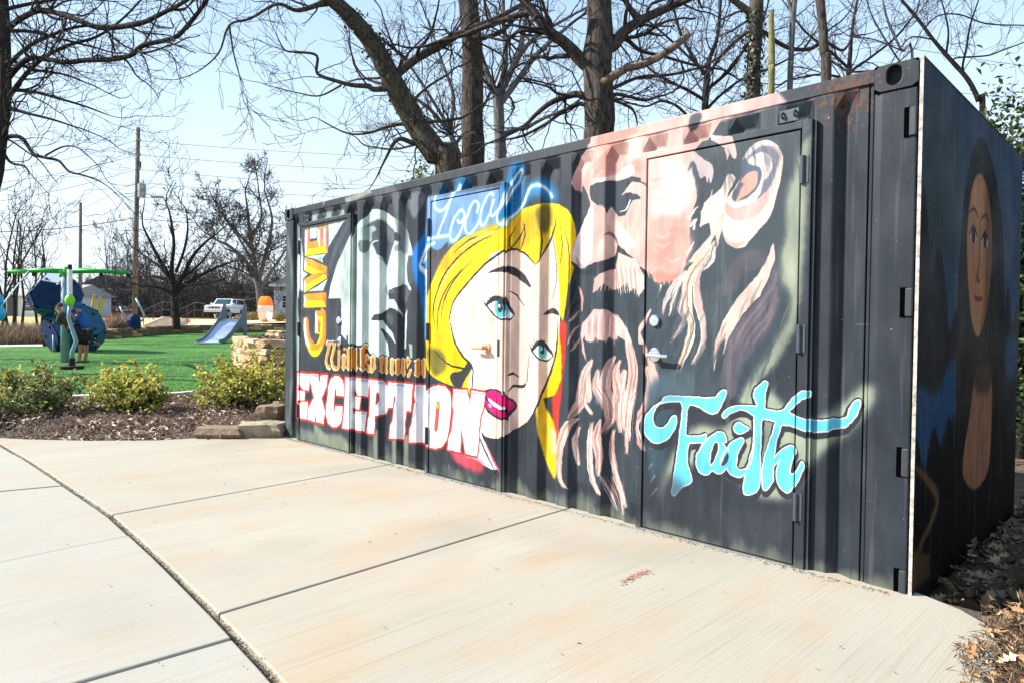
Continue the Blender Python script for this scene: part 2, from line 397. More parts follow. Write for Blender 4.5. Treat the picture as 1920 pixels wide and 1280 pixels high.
MURAL=[
['P',(168,178,156),35,0.3,0,[97,164,301,185,303,-3,100,-28]],
['P',(168,178,156),35,0.3,0,[285,58,514,88,516,4,286,-28]],
['P',(168,178,156),35,0.3,0,[609,65,705,77,706,-5,610,-17]],
['P',(168,178,156),35,0.3,0,[916,139,1039,153,1041,-1,918,-17]],
['P',(168,178,156),35,0.3,0,[1069,177,1302,203,1305,14,1072,-17]],
['P',(168,178,156),35,0.3,0,[1329,101,1434,110,1436,-7,1331,-17]],
['P',(168,178,156),35,0.3,0,[1463,48,1624,70,1625,-6,1465,-29]],
['P',(168,178,156),35,0.3,0,[1615,143,1694,153,1697,-17,1618,-29]],
['P',(168,178,156),35,0.3,0,[1845,138,1944,151,1947,-14,1848,-29]],
['P',(168,178,156),35,0.3,0,[2045,134,2111,143,2113,-19,2048,-29]],
['P',(168,178,156),35,0.3,0,[2201,35,2329,54,2330,-9,2202,-29]],
['P',(168,178,156),35,0.3,0,[2342,56,2443,71,2444,-13,2343,-29]],
['P',(168,178,156),35,0.3,0,[2573,76,2647,87,2649,-6,2575,-18]],
['P',(168,178,156),35,0.3,0,[2715,88,2863,110,2865,6,2717,-18]],
['P',(168,178,156),35,0.3,0,[2825,73,2969,95,2970,6,2827,-18]],
['P',(168,178,156),35,0.3,0,[2987,90,3063,102,3065,-5,2989,-18]],
['P',(168,178,156),35,0.3,0,[3086,130,3144,139,3146,-8,3089,-18]],
['P',(168,178,156),35,0.3,0,[3277,72,3420,96,3421,7,3279,-18]],
['P',(168,178,156),35,0.3,0,[3372,124,3439,131,3442,-11,3374,-18]],
['P',(168,178,156),35,0.3,0,[3452,94,3561,112,3563,-10,3454,-30]],
['P',(168,178,156),35,0.3,0,[3600,66,3663,77,3664,-18,3602,-30]],
['P',(168,178,156),35,0.3,0,[3712,32,3815,51,3816,-10,3714,-30]],
['P',(168,178,156),35,0.3,0,[3823,55,3931,75,3933,-9,3824,-30]],
['P',(168,178,156),35,0.3,0,[3904,55,4010,75,4012,-9,3906,-30]],
['P',(168,178,156),35,0.3,0,[4019,81,4106,97,4108,-13,4021,-30]],
['P',(168,178,156),35,0.3,0,[4150,102,4243,119,4245,-11,4153,-30]],
['P',(168,178,156),35,0.3,0,[4242,31,4331,48,4332,-12,4243,-30]],
['P',(168,178,156),35,0.3,0,[4338,50,4412,65,4414,-14,4339,-30]],
['P',(168,178,156),35,0.3,0,[4410,94,4466,105,4468,-18,4412,-30]],
['P',(168,178,156),35,0.3,0,[4497,16,4559,29,4560,-17,4498,-30]],
['P',(168,178,156),35,0.3,0,[4615,99,4708,117,4710,1,4617,-19]],
['P',(168,178,156),35,0.3,0,[4685,101,4727,110,4729,-10,4687,-19]],
['P',(168,178,156),35,0.3,0,[4789,37,4844,48,4845,-7,4790,-19]],
['P',(168,178,156),35,0.3,0,[4835,88,4915,105,4917,-1,4837,-19]],
['P',(168,178,156),35,0.3,0,[4915,62,4958,72,4960,-9,4917,-19]],
['P',(168,178,156),35,0.3,0,[5004,63,5037,70,5039,-12,5006,-19]],
['P',(168,178,156),35,0.3,0,[5092,42,5143,54,5144,-7,5093,-19]],
['P',(168,178,156),35,0.3,0,[5132,22,5168,31,5169,-11,5133,-19]],
['P',(168,178,156),35,0.3,0,[5211,86,5284,102,5286,-2,5213,-19]],
['P',(168,178,156),35,0.3,0,[5284,52,5343,66,5344,-5,5285,-19]],
['P',(168,178,156),35,0.3,0,[5363,43,5427,58,5428,-3,5364,-19]],
['P',(168,178,156),35,0.3,0,[5410,59,5470,74,5472,-4,5412,-19]],
['P',(168,178,156),35,0.3,0,[5476,65,5532,78,5534,-5,5477,-19]],
['P',(168,178,156),35,0.3,0,[5521,21,5550,29,5551,-12,5522,-19]],
['P',(168,178,156),35,0.3,0,[5587,31,5611,37,5612,-13,5588,-19]],
['P',(168,178,156),35,0.3,0,[5633,46,5694,61,5696,-14,5634,-31]],
['P',(150,166,160),40,0.7,1,[-62,2177,174,1704,231,1025,55,-16,-43,-28]],
['P',(68,75,84),30,0.8,1,[-23,2001,130,1479,106,679,28,212]],
['P',(222,236,231),10,1,0,[268,2100,421,2180,1309,2189,1358,2186,1370,1450,236,1476,231,1859]],
['P',(150,168,165),20,1,0,[225,2255,434,2185,349,2093,268,2100,230,1925]],
['P',(68,75,84),20,1,0,[338,1558,895,1460,1178,1158,1354,1050,1371,-7,292,2,259,687]],
['P',(170,192,186),20,1,1,[224,1476,343,1251,351,692,287,351,236,686]],
['P',(66,74,88),6,1,1,[1137,2132,1209,2181,1352,2184,1359,2093,1279,2003,1180,1883,1091,1793,1023,1670,966,1581,927,1453,836,1455,835,1542,929,1692,819,1828,830,1870,908,1914,937,1967,1018,2037]],
['S',(104,116,128),20,0.6,1,[1287,2158,1200,2072,1088,1962,997,1847,928,1717],[36,64,71,57,29]],
['P',(68,75,84),8,1,0,[913,1466,862,1501,866,1224,924,1211,1006,1169,1130,1122,1227,1095,1310,1083,1311,1030,870,973,751,1037]],
['P',(168,178,156),30,0.8,1,[519,264,683,253,663,170,793,50,1292,11,1338,68,1194,152,895,132,770,182]],
['P',(150,160,140),40,0.8,0,[360,133,792,120,1338,53,1349,-16,422,-1]],
['P',(222,236,231),6,1,0,[1354,2121,1434,2174,1557,2203,1640,2256,1721,2251,1836,2218,1990,2140,2111,2086,2187,1999,2234,1875,2266,1802,2250,1782,2191,1736,2174,1716,2181,1630,2192,1579,2237,1521,2241,1493,2196,1458,2149,1410,2131,1385,1175,1387,1362,1696]],
['P',(222,236,231),4,1,0,[1170,1658,2086,1620,2098,1554,1988,1532,1920,1521,1989,1434,2057,1361,2119,1302,2125,1266,2103,1295,2013,1342,1922,1356,1832,1236,1994,1125,2024,1040,1995,1059,1927,1098,1952,926,1837,935,1743,918,1621,948,1545,1022,1341,1009,1179,1113]],
['P',(226,238,234),50,0.8,0,[1548,1643,1695,1637,1706,958,1558,1036]],
['P',(194,212,205),60,0.7,1,[1167,1865,1256,1907,1426,1633,1401,1400,1174,1403]],
['P',(222,236,232),50,0.7,1,[1719,1395,1632,1791,1658,1835,1845,1727,1898,1599,1876,1393]],
['P',(96,108,116),12,1,1,[1440,2094,1544,2114,1653,2145,1733,2149,1838,2119,1941,2058,1992,2017,1987,1937,1944,1860,1908,1775,1877,1725,1818,1780,1725,1838,1643,1942,1548,1873,1436,1897,1427,1990,1628,2034,1586,2091]],
['P',(70,78,90),20,1,1,[1713,2147,1825,2128,1903,2054,1893,1893,1843,1793,1738,1837,1684,1909,1656,1941,1736,1965,1681,2060]],
['P',(190,208,204),12,1,1,[1444,2101,1586,2107,1681,2097,1708,2057,1641,2041,1629,1958,1547,1980,1442,1989]],
['P',(120,140,140),10,1,1,[1442,1981,1533,1978,1616,1944,1589,1893,1521,1871,1443,1896]],
['S',(240,246,244),0,1,1,[1589,1874,1629,1936,1669,1959,1743,1964],[6,14,13,6]],
['S',(230,240,238),0,1,1,[1712,1839,1778,1816,1824,1787],[6,13,6]],
['P',(52,56,64),6,1,1,[1986,2010,2042,2005,2079,1966,2086,1936,1987,1948]],
['P',(150,176,168),10,1,1,[1994,1893,2068,1902,2111,1862,2099,1849,1995,1856]],
['P',(128,138,142),20,0.8,1,[1838,2119,1916,2060,1982,2010,1978,1938,1892,1952]],
['S',(215,228,225),10,1,1,[1883,1747,1896,1702,1878,1629],[6,12,6]],
['P',(92,98,108),12,1,0,[2190,1796,2264,1795,2265,1584,2236,1542,2194,1586]],
['P',(110,122,124),10,0.8,0,[2174,1730,2191,1786,2196,1601]],
['P',(66,72,82),4,1,0,[1908,1508,1988,1532,2098,1545,2153,1552,2185,1538,2191,1513,2245,1492,2256,1447,2258,1040,2194,1051,2168,1308,2124,1295,2057,1361,1989,1434,1921,1432,1909,1469]],
['P',(120,126,134),20,0.8,1,[2110,1535,2153,1549,2191,1513,2239,1492,2208,1461,2177,1404,2123,1411]],
['P',(140,148,152),15,0.7,1,[1920,1501,1988,1516,1988,1493,1920,1485]],
['S',(140,160,158),8,1,1,[1884,1569,1874,1516,1903,1462],[6,25,6]],
['P',(58,62,72),3,1,0,[1634,1257,1688,1301,1819,1307,1922,1356,1991,1345,2081,1295,2125,1256,2138,1166,1994,1171,1907,1223,1832,1243,1653,1246]],
['P',(110,118,124),20,0.7,1,[1878,1283,1946,1316,1981,1270,1970,1204,1913,1230]],
['P',(64,70,80),4,1,0,[1780,1169,1833,1166,1926,1117,2018,1040,2020,922,1930,919,1911,1031,1834,1123]],
['P',(54,60,72),4,1,0,[1993,1178,2137,1205,2142,927,2020,922,2027,1040,1983,1131]],
['P',(222,236,231),4,1,0,[2150,1050,2162,1295,2188,1352,2181,1166,2175,1005,2146,1001]],
['P',(176,196,190),6,1,0,[2215,1051,2263,1043,2265,929,2233,927]],
['P',(190,192,196),20,0.5,1,[2183,2252,2257,2333,2440,2287,2370,2185,2261,2108]],
['P',(128,132,138),20,0.7,1,[1945,2444,2007,2088,2089,1850,2190,1843,2146,2165]],
['P',(120,124,130),20,0.7,1,[1653,2461,1707,2333,1842,2246,1947,2327,1904,2450]],
['P',(168,178,156),15,0.8,0,[1982,219,2046,226,2051,-100,1987,-110]],
['P',(168,178,156),15,0.8,0,[2155,263,2216,270,2222,-50,2160,-59]],
['P',(168,178,156),15,0.8,0,[1689,256,1758,264,1763,-74,1695,-84]],
['P',(84,86,96),0,1,0,[347,2197,557,2187,563,2072,698,2073,702,2192,921,2192,932,1900,425,1900]],
['P',(84,86,96),0,1,0,[425,1909,645,1870,921,1788,923,1656,712,1584,431,1519,422,1677,519,1718,421,1755]],
['P',(84,86,96),0,1,0,[431,1529,913,1531,918,1454,431,1464]],
['P',(84,86,96),0,1,0,[356,1543,906,1539,912,1352,359,1355]],
['P',(84,86,96),0,1,0,[360,1289,559,1294,575,1169,644,1075,684,1109,653,1344,913,1348,916,1093,870,960,780,884,674,863,551,882,467,989,422,1140]],
['P',(222,236,231),0,1,0,[564,2173,688,2174,687,2071,563,2072]],
['P',(190,205,200),0,1,0,[645,1863,818,1880,788,1836]],
['P',(250,250,250),0,1,0,[454,2174,502,2153,502,1981,455,1907]],
['P',(236,150,130),0,1,0,[502,2153,548,2172,553,2050,505,1987]],
['P',(246,176,40),0,1,0,[458,2176,546,2175,502,2151]],
['P',(246,176,40),0,1,0,[521,2045,711,2046,745,1982,502,1981]],
['P',(250,250,250),0,1,0,[709,2173,762,2136,764,1982,745,1981,710,2044]],
['P',(236,150,130),0,1,0,[762,2136,816,2178,815,2050,767,1985]],
['P',(246,176,40),0,1,0,[712,2177,813,2180,765,2135]],
['P',(246,176,40),0,1,0,[781,2044,830,2046,849,1979,761,1981]],
['P',(250,250,250),0,1,0,[830,2176,868,2142,871,1974,849,1979,827,2050]],
['P',(236,150,130),0,1,0,[864,2148,908,2179,912,1909,867,1974]],
['P',(246,176,40),0,1,0,[833,2178,907,2179,864,2146]],
['P',(252,238,10),0,1,0,[502,1975,855,1980,909,1911,456,1907]],
['P',(246,176,40),0,1,0,[458,1898,904,1773,863,1713,502,1816]],
['P',(250,250,250),0,1,0,[454,1896,500,1816,449,1759]],
['P',(252,238,10),0,1,0,[500,1812,854,1716,609,1712,449,1760]],
['P',(242,142,60),0,1,0,[905,1770,907,1666,861,1713]],
['P',(246,176,40),0,1,0,[447,1669,647,1714,847,1710,497,1615]],
['P',(252,238,10),0,1,0,[497,1613,857,1707,907,1664,449,1529]],
['P',(250,250,250),0,1,0,[444,1667,496,1613,445,1530]],
['P',(246,176,40),0,1,0,[448,1515,889,1522,843,1444,499,1447]],
['P',(252,238,10),0,1,0,[499,1446,843,1443,894,1376,444,1376]],
['P',(250,250,250),0,1,0,[442,1515,499,1447,440,1376]],
['P',(242,142,60),0,1,0,[892,1521,894,1380,843,1444]],
['S',(246,176,40),0,1,1,[497,1260,506,1168,528,1086,591,1006,686,975,778,1004,836,1071,847,1171,839,1257,812,1340],[69,69,72,76,76,76,80,84,84,88]],
['S',(250,250,250),0,1,1,[465,1263,467,1154,501,1045,557,971],[39,47,51,55]],
['S',(242,142,60),0,1,1,[525,1257,534,1155,569,1073,645,1014],[31,31,31,27]],
['S',(252,238,10),0,1,1,[550,964,606,925,673,910,753,933,818,985],[46,53,57,53,23]],
['S',(242,142,60),0,1,1,[877,1339,877,1171,871,1066,831,985],[22,30,33,22]],
['S',(252,238,10),0,1,1,[807,1277,802,1170,777,1064,719,1009],[41,38,38,30]],
['P',(250,250,250),0,1,0,[680,1344,728,1290,723,1143,677,1116]],
['P',(242,142,60),0,1,0,[728,1284,775,1237,769,1144,723,1153]],
['P',(246,176,40),0,1,0,[680,1344,864,1342,833,1282,728,1284]],
['P',(252,238,10),0,1,0,[728,1282,836,1282,775,1227]],
['P',(252,238,10),0,1,0,[677,1114,726,1156,774,1112]],
['P',(60,62,70),10,1,0,[828,883,861,1024,1346,1012,1360,828,1804,804,2028,827,2378,808,2470,758,2462,742,1901,723,1241,742,818,730]],
['S',(40,38,40),0,1,1,[897,1015,926,1037,955,1008,933,941,897,855,924,793,976,780],[44,55,66,62,62,59,51]],
['S',(40,38,40),0,1,1,[1003,1024,1030,1038,1056,1010,1032,944,1001,860,1033,790,1087,779],[43,54,65,61,61,58,51]],
['S',(40,38,40),0,1,1,[1126,1030,1140,954,1135,865,1129,800,1073,775],[43,53,64,61,61,57,50]],
['O',(40,38,40),0,1,0,[1346,989,1378,983,1405,999,1408,824,1429,808,1387,765,1347,792],[7]],
['O',(40,38,40),0,1,0,[1269,1013,1307,997,1341,1015,1339,810,1312,765,1270,801,1283,825],[8]],
['O',(40,38,40),0,1,0,[1227,940,1267,912,1256,835,1269,807,1224,763,1183,797,1195,833,1185,913],[8]],
['O',(40,38,40),0,1,0,[1191,983,1226,991,1266,984,1229,958],[8]],
['O',(40,38,40),0,1,0,[1436,994,1462,991,1518,1025,1579,1037,1596,1018,1574,1000,1542,1003,1538,836,1554,792,1497,765,1442,803,1460,815,1452,980],[7]],
['O',(40,38,40),0,1,0,[1542,925,1580,948,1623,918,1596,889,1558,871,1624,840,1625,784,1603,762,1557,792,1577,826,1543,853],[7]],
['O',(40,38,40),0,1,0,[1631,919,1671,948,1717,922,1718,844,1728,820,1658,765,1621,778,1633,818],[7]],
['O',(40,38,40),0,1,0,[1754,912,1831,934,1852,921,1834,828,1843,779,1814,765,1764,797,1780,814,1774,907],[7]],
['O',(40,38,40),0,1,0,[1855,916,1888,936,1909,918,1903,831,1915,788,1886,769,1860,785],[7]],
['O',(40,38,40),0,1,0,[1935,908,1972,929,2006,911,1996,825,2008,788,1974,761,1940,784],[7]],
['O',(40,38,40),0,1,0,[2011,909,2058,929,2092,912,2087,830,2103,793,2066,764,2015,789,2024,826],[7]],
['O',(40,38,40),0,1,0,[2108,915,2131,932,2168,915,2163,833,2174,792,2146,760,2099,793],[7]],
['O',(40,38,40),0,1,0,[2181,929,2201,948,2255,906,2207,846,2194,832],[6]],
['O',(40,38,40),0,1,0,[2250,844,2265,828,2230,763,2195,758,2194,793,2216,805,2224,831],[6]],
['O',(40,38,40),0,1,0,[2282,907,2347,935,2378,916,2374,834,2384,809,2350,762,2288,788,2302,830,2301,892],[6]],
['O',(40,38,40),0,1,0,[2389,916,2427,943,2461,914,2450,858,2467,798,2430,764,2395,794],[6]],
['P',(250,236,214),0,1,0,[1346,989,1378,983,1405,999,1408,824,1429,808,1387,765,1347,792]],
['P',(250,236,214),0,1,0,[1269,1013,1307,997,1341,1015,1339,810,1312,765,1270,801,1283,825]],
['P',(250,236,214),0,1,0,[1227,940,1267,912,1256,835,1269,807,1224,763,1183,797,1195,833,1185,913]],
['P',(250,236,214),0,1,0,[1191,983,1226,991,1266,984,1229,958]],
['P',(250,236,214),0,1,0,[1436,994,1462,991,1518,1025,1579,1037,1596,1018,1574,1000,1542,1003,1538,836,1554,792,1497,765,1442,803,1460,815,1452,980]],
['P',(250,236,214),0,1,0,[1542,925,1580,948,1623,918,1596,889,1558,871,1624,840,1625,784,1603,762,1557,792,1577,826,1543,853]],
['P',(250,236,214),0,1,0,[1631,919,1671,948,1717,922,1718,844,1728,820,1658,765,1621,778,1633,818]],
['P',(250,236,214),0,1,0,[1754,912,1831,934,1852,921,1834,828,1843,779,1814,765,1764,797,1780,814,1774,907]],
['P',(250,236,214),0,1,0,[1855,916,1888,936,1909,918,1903,831,1915,788,1886,769,1860,785]],
['P',(250,236,214),0,1,0,[1935,908,1972,929,2006,911,1996,825,2008,788,1974,761,1940,784]],
['P',(250,236,214),0,1,0,[2011,909,2058,929,2092,912,2087,830,2103,793,2066,764,2015,789,2024,826]],
['P',(250,236,214),0,1,0,[2108,915,2131,932,2168,915,2163,833,2174,792,2146,760,2099,793]],
['P',(250,236,214),0,1,0,[2181,929,2201,948,2255,906,2207,846,2194,832]],
['P',(250,236,214),0,1,0,[2250,844,2265,828,2230,763,2195,758,2194,793,2216,805,2224,831]],
['P',(250,236,214),0,1,0,[2282,907,2347,935,2378,916,2374,834,2384,809,2350,762,2288,788,2302,830,2301,892]],
['P',(250,236,214),0,1,0,[2389,916,2427,943,2461,914,2450,858,2467,798,2430,764,2395,794]],
['S',(250,232,200),0,1,1,[897,1015,926,1037,955,1008,933,941,897,855,924,793,976,780],[29,40,51,48,48,44,37]],
['S',(250,232,200),0,1,1,[1003,1024,1030,1038,1056,1010,1032,944,1001,860,1033,790,1087,779],[29,40,51,47,47,43,36]],
['S',(250,232,200),0,1,1,[1126,1030,1140,954,1135,865,1129,800,1073,775],[29,39,50,46,46,43,36]],
['P',(240,176,84),0,1,0,[1356,970,1384,965,1407,979,1409,829,1428,815,1391,777,1357,801]],
['P',(240,176,84),0,1,0,[1278,992,1311,978,1340,994,1338,818,1315,779,1279,810,1290,831]],
['P',(240,176,84),0,1,0,[1231,924,1266,900,1256,834,1268,810,1229,772,1193,801,1204,832,1196,901]],
['P',(240,176,84),0,1,0,[1201,979,1231,986,1265,980,1233,958]],
['P',(232,152,60),0,1,0,[1451,981,1473,979,1521,1008,1574,1019,1589,1002,1570,986,1542,989,1539,846,1553,807,1503,784,1456,817,1471,828,1464,970]],
['P',(240,176,84),0,1,0,[1552,912,1585,931,1622,906,1599,881,1566,865,1623,839,1624,791,1605,772,1565,797,1582,827,1553,850]],
['P',(240,176,84),0,1,0,[1641,906,1675,931,1715,909,1716,842,1725,821,1664,774,1632,785,1642,820]],
['P',(240,176,84),0,1,0,[1765,900,1831,919,1849,908,1834,828,1842,786,1817,774,1774,801,1787,816,1782,896]],
['P',(240,176,84),0,1,0,[1863,904,1892,921,1910,905,1905,831,1915,794,1890,778,1868,791]],
['P',(240,176,84),0,1,0,[1944,896,1976,914,2006,899,1997,825,2007,793,1978,770,1949,790]],
['P',(232,152,60),0,1,0,[2021,897,2062,914,2091,899,2087,829,2100,797,2068,772,2025,793,2032,826]],
['P',(240,176,84),0,1,0,[2116,903,2136,917,2168,903,2163,833,2173,797,2149,770,2109,798]],
['P',(240,176,84),0,1,0,[2188,921,2206,937,2252,901,2210,850,2199,838]],
['P',(240,176,84),0,1,0,[2250,835,2263,822,2233,765,2203,761,2202,792,2221,802,2228,824]],
['P',(232,152,60),0,1,0,[2292,896,2348,921,2375,904,2371,833,2380,812,2351,772,2298,794,2310,830,2309,883]],
['P',(240,176,84),0,1,0,[2398,905,2431,928,2460,903,2450,855,2465,803,2433,774,2404,800]],
['S',(240,176,84),0,1,1,[906,999,931,1018,956,993,937,936,906,862,929,809,974,797],[22,31,41,38,38,34,29]],
['S',(240,176,84),0,1,1,[1012,1007,1035,1019,1058,996,1037,939,1011,866,1038,806,1084,797],[22,30,40,38,38,33,29]],
['S',(240,176,84),0,1,1,[1130,1007,1142,942,1138,866,1133,810,1085,788],[21,30,40,37,37,33,29]],
['P',(60,58,62),0,1,0,[1661,914,1678,893,1673,826,1658,816]],
['P',(60,58,62),0,1,0,[2198,914,2219,899,2197,867]],
['P',(126,172,232),30,1,0,[2482,2265,3343,2217,3561,2368,3565,2173,3521,2067,3397,1905,3200,1917,2993,1915,2741,1821,2490,1768,2382,1607,2267,1674,2277,1843,2413,1955]],
['P',(140,180,228),30,1,1,[2578,2196,3314,2201,3336,2045,3309,1954,2993,1922,2740,1865,2588,1936]],
['P',(10,130,190),20,0.7,0,[2604,2355,2704,2319,2705,2261,2608,2251]],
['P',(10,140,205),30,0.8,0,[2810,2376,2986,2343,2987,2259,2790,2264]],
['P',(0,128,196),30,1,1,[3403,2360,3552,2356,3537,2196,3512,2029,3568,1971,3397,1905,3347,1990]],
['P',(40,160,230),45,0.85,1,[3583,2170,3662,2230,3809,2202,3894,2085,3820,2045,3743,2104,3629,2106,3495,1978]],
['P',(20,130,220),35,1,1,[2265,1837,2446,1956,2505,1820,2502,1163,2447,1074,2368,1429,2277,1611]],
['P',(120,180,236),15,1,0,[2427,1826,2491,1821,2518,1075,2447,1029]],
['P',(84,84,92),10,1,1,[2491,1821,2642,1807,2762,1862,2699,1676,2579,1510,2498,1426]],
['P',(226,64,52),10,1,1,[3849,1105,3943,1250,4006,1108,3986,678,3910,417,3857,666]],
['P',(246,214,40),12,1,1,[3703,653,3740,805,3793,661,3884,523,3900,190,3841,224,3737,432]],
['P',(250,244,220),20,0.8,0,[3836,518,3894,502,3897,342,3859,337]],
['P',(255,224,8),4,1,1,[2507,855,2481,1163,2498,1426,2618,1637,2796,1817,3017,1903,3283,1938,3472,2019,3656,2055,3856,2042,3976,1981,4043,1851,4043,1639,3990,1464,3947,1250,3909,1250,3880,741,3160,688,2963,722,2715,756]],
['P',(244,196,30),25,0.7,1,[2598,1595,2763,1799,3137,1932,3445,1984,3424,1924,3018,1801,2766,1630]],
['P',(240,190,20),30,0.7,1,[3526,1994,3708,1993,3736,1842,3583,1780,3475,1866]],
['P',(96,84,50),25,0.8,1,[3687,2025,3807,2037,3829,1907,3761,1840,3700,1920]],
['P',(110,106,60),30,0.8,1,[2505,1009,2711,994,2753,868,2591,808]],
['P',(70,72,78),0,1,1,[2813,829,2972,879,3122,1089,3145,848,3038,699,2847,739]],
['P',(255,224,8),0,1,1,[2950,729,3059,884,3141,1049,3156,888,3099,723,3039,658]],
['P',(255,232,217),0,1,1,[2841,1082,2786,1250,2836,1392,2998,1528,3172,1650,3316,1712,3450,1752,3584,1712,3684,1639,3773,1729,3831,1834,3872,1722,3899,1540,3918,1323,3902,1106,3853,922,3772,751,3653,554,3516,471,3368,383,3212,388,3126,523,3062,700,3071,884,2971,953]],
['P',(255,252,248),4,1,0,[3247,1732,3349,1757,3284,1565,3208,1290,3165,1049,3121,846,3062,700,3012,758,3071,925,3089,1250,3174,1530]],
['S',(58,60,66),0,1,1,[2786,1242,2836,1392,2998,1528,3172,1650,3316,1720,3449,1760,3579,1720,3684,1635],[10,14,17,19,19,14,14,5]],
['S',(58,60,66),0,1,1,[3684,1635,3773,1729,3840,1833,3877,1946],[4,17,17,4]],
['S',(58,60,66),0,1,1,[2800,1225,2854,1083,2958,969,3071,884,3062,700],[10,18,18,15,10]],
['S',(58,60,66),0,1,1,[3900,1250,3893,1069,3848,914,3762,740,3643,542,3506,458,3363,374],[4,13,17,17,17,17,13]],
['S',(58,60,66),0,1,1,[3363,374,3212,380,3139,484],[15,15,10]],
['S',(58,60,66),0,1,1,[2601,1423,2700,1591,2881,1732,3079,1824,3267,1873],[5,13,15,13,5]],
['S',(58,60,66),0,1,1,[2640,1164,2651,1336,2755,1504,2934,1642],[5,13,13,5]],
['S',(58,60,66),0,1,1,[2587,1012,2779,904,2960,879,3059,884],[5,13,16,5]],
['S',(58,60,66),0,1,1,[3427,1759,3529,1842,3580,1932],[14,14,5]],
['S',(58,60,66),0,1,1,[3849,1396,3885,1540,3862,1723,3841,1811],[4,6,6,4]],
['S',(58,60,66),0,1,1,[2829,1773,3017,1862,3227,1884,3368,1930],[4,12,10,3]],
['S',(58,60,66),0,1,1,[2679,1250,2730,1420,2846,1563,3051,1705],[4,13,13,4]],
['S',(58,60,66),0,1,1,[3531,1739,3577,1857,3554,1953],[4,13,4]],
['S',(58,60,66),0,1,1,[3715,1652,3742,1787,3720,1899],[4,17,4]],
['S',(58,60,66),0,1,1,[3956,1286,3990,1500,3986,1714,3945,1860],[3,10,8,2]],
['S',(58,60,66),0,1,1,[3912,1611,3929,1754,3907,1881],[3,8,2]],
['S',(58,60,66),0,1,1,[2605,1207,2582,1336,2648,1507,2766,1651],[4,16,11,3]],
['S',(58,60,66),0,1,1,[3439,1753,3421,1832,3490,1922],[5,14,4]],
['S',(255,244,130),6,0.8,1,[2635,1422,2734,1589,2907,1726],[5,32,5]],
['S',(255,244,130),6,0.8,1,[2893,1789,3138,1872,3341,1905],[5,30,5]],
['S',(255,244,130),6,0.8,1,[3970,1536,3958,1716,3936,1861],[4,25,4]],
['P',(58,60,66),0,1,1,[3226,1599,3374,1638,3474,1628,3582,1569,3646,1476,3551,1525,3442,1579,3352,1601]],
['P',(58,60,66),0,1,1,[3762,1280,3840,1331,3899,1308,3909,1279,3851,1294]],
['P',(252,252,255),0,1,1,[3213,1359,3290,1406,3382,1396,3440,1327,3485,1283,3430,1252,3323,1272]],
['P',(110,220,225),0,1,1,[3321,1387,3405,1385,3421,1319,3392,1274,3346,1274,3310,1321]],
['P',(58,60,66),0,1,1,[3346,1380,3385,1379,3391,1323,3368,1303,3342,1324]],
['P',(255,255,255),0,1,1,[3345,1360,3363,1366,3365,1343,3350,1340]],
['S',(58,60,66),0,1,1,[3213,1359,3290,1406,3382,1396,3440,1327,3485,1283],[23,38,38,28,9]],
['S',(58,60,66),0,1,1,[3485,1283,3430,1252,3323,1272,3213,1359],[7,12,12,14]],
['S',(58,60,66),0,1,0,[3213,1349,3183,1394],[12,3]],
['S',(58,60,66),0,1,0,[3244,1365,3218,1409],[12,3]],
['S',(58,60,66),0,1,0,[3275,1377,3253,1421],[12,3]],
['S',(58,60,66),0,1,0,[3306,1384,3288,1428],[12,3]],
['S',(58,60,66),0,1,0,[3337,1387,3323,1430],[12,3]],
['S',(58,60,66),0,1,0,[3367,1386,3357,1429],[12,3]],
['S',(58,60,66),0,1,0,[3397,1385,3391,1428],[12,3]],
['P',(252,252,255),0,1,1,[3659,1036,3710,1085,3770,1085,3831,1038,3861,1006,3802,971,3732,976]],
['P',(110,220,225),0,1,1,[3730,1076,3786,1077,3797,1022,3777,983,3747,982,3723,1020]],
['P',(58,60,66),0,1,1,[3747,1071,3773,1071,3777,1024,3762,1007,3744,1023]],
['P',(255,255,255),0,1,1,[3746,1054,3758,1060,3759,1041,3749,1037]],
['S',(58,60,66),0,1,1,[3659,1036,3710,1085,3770,1085,3831,1038,3861,1006],[21,34,34,26,9]],
['S',(58,60,66),0,1,1,[3861,1006,3802,971,3732,976,3659,1036],[6,11,11,13]],
['S',(58,60,66),0,1,0,[3659,1041,3633,1082],[11,3]],
['S',(58,60,66),0,1,0,[3680,1055,3657,1096],[11,3]],
['S',(58,60,66),0,1,0,[3700,1066,3681,1107],[11,3]],
['S',(58,60,66),0,1,0,[3720,1073,3704,1114],[11,3]],
['S',(58,60,66),0,1,0,[3740,1076,3728,1117],[11,3]],
['S',(58,60,66),0,1,0,[3761,1076,3751,1117],[11,3]],
['S',(58,60,66),0,1,0,[3781,1077,3775,1117],[11,3]],
['S',(58,60,66),0,1,1,[3422,1464,3510,1419,3581,1345],[5,11,5]],
['P',(58,60,66),0,1,1,[3411,846,3466,872,3542,845,3477,853]],
['S',(58,60,66),0,1,1,[3424,729,3478,772,3575,779,3606,804],[5,18,23,9]],
['S',(58,60,66),0,1,1,[3617,816,3625,911,3634,1024],[9,7,4]],
['P',(58,60,66),0,1,1,[3171,696,3264,743,3379,736,3402,704,3502,666,3514,613,3444,552,3422,521,3326,535,3232,582]],
['P',(226,30,130),0,1,1,[3201,691,3276,732,3368,723,3403,685,3480,656,3492,619,3427,589,3392,620,3289,666]],
['P',(226,30,130),0,1,1,[3202,659,3278,637,3381,588,3416,565,3416,536,3331,551,3244,595]],
['P',(255,250,255),0,1,1,[3242,674,3312,652,3403,609,3370,598,3278,633]],
['P',(255,200,235),0,1,1,[3249,627,3272,629,3290,607,3267,605]],
['P',(244,246,252),0,1,1,[3164,446,3195,369,3343,191,3316,147,3108,188,2984,220]],
['P',(240,120,140),10,1,0,[3201,362,3261,298,3372,164,3390,127,3320,195]],
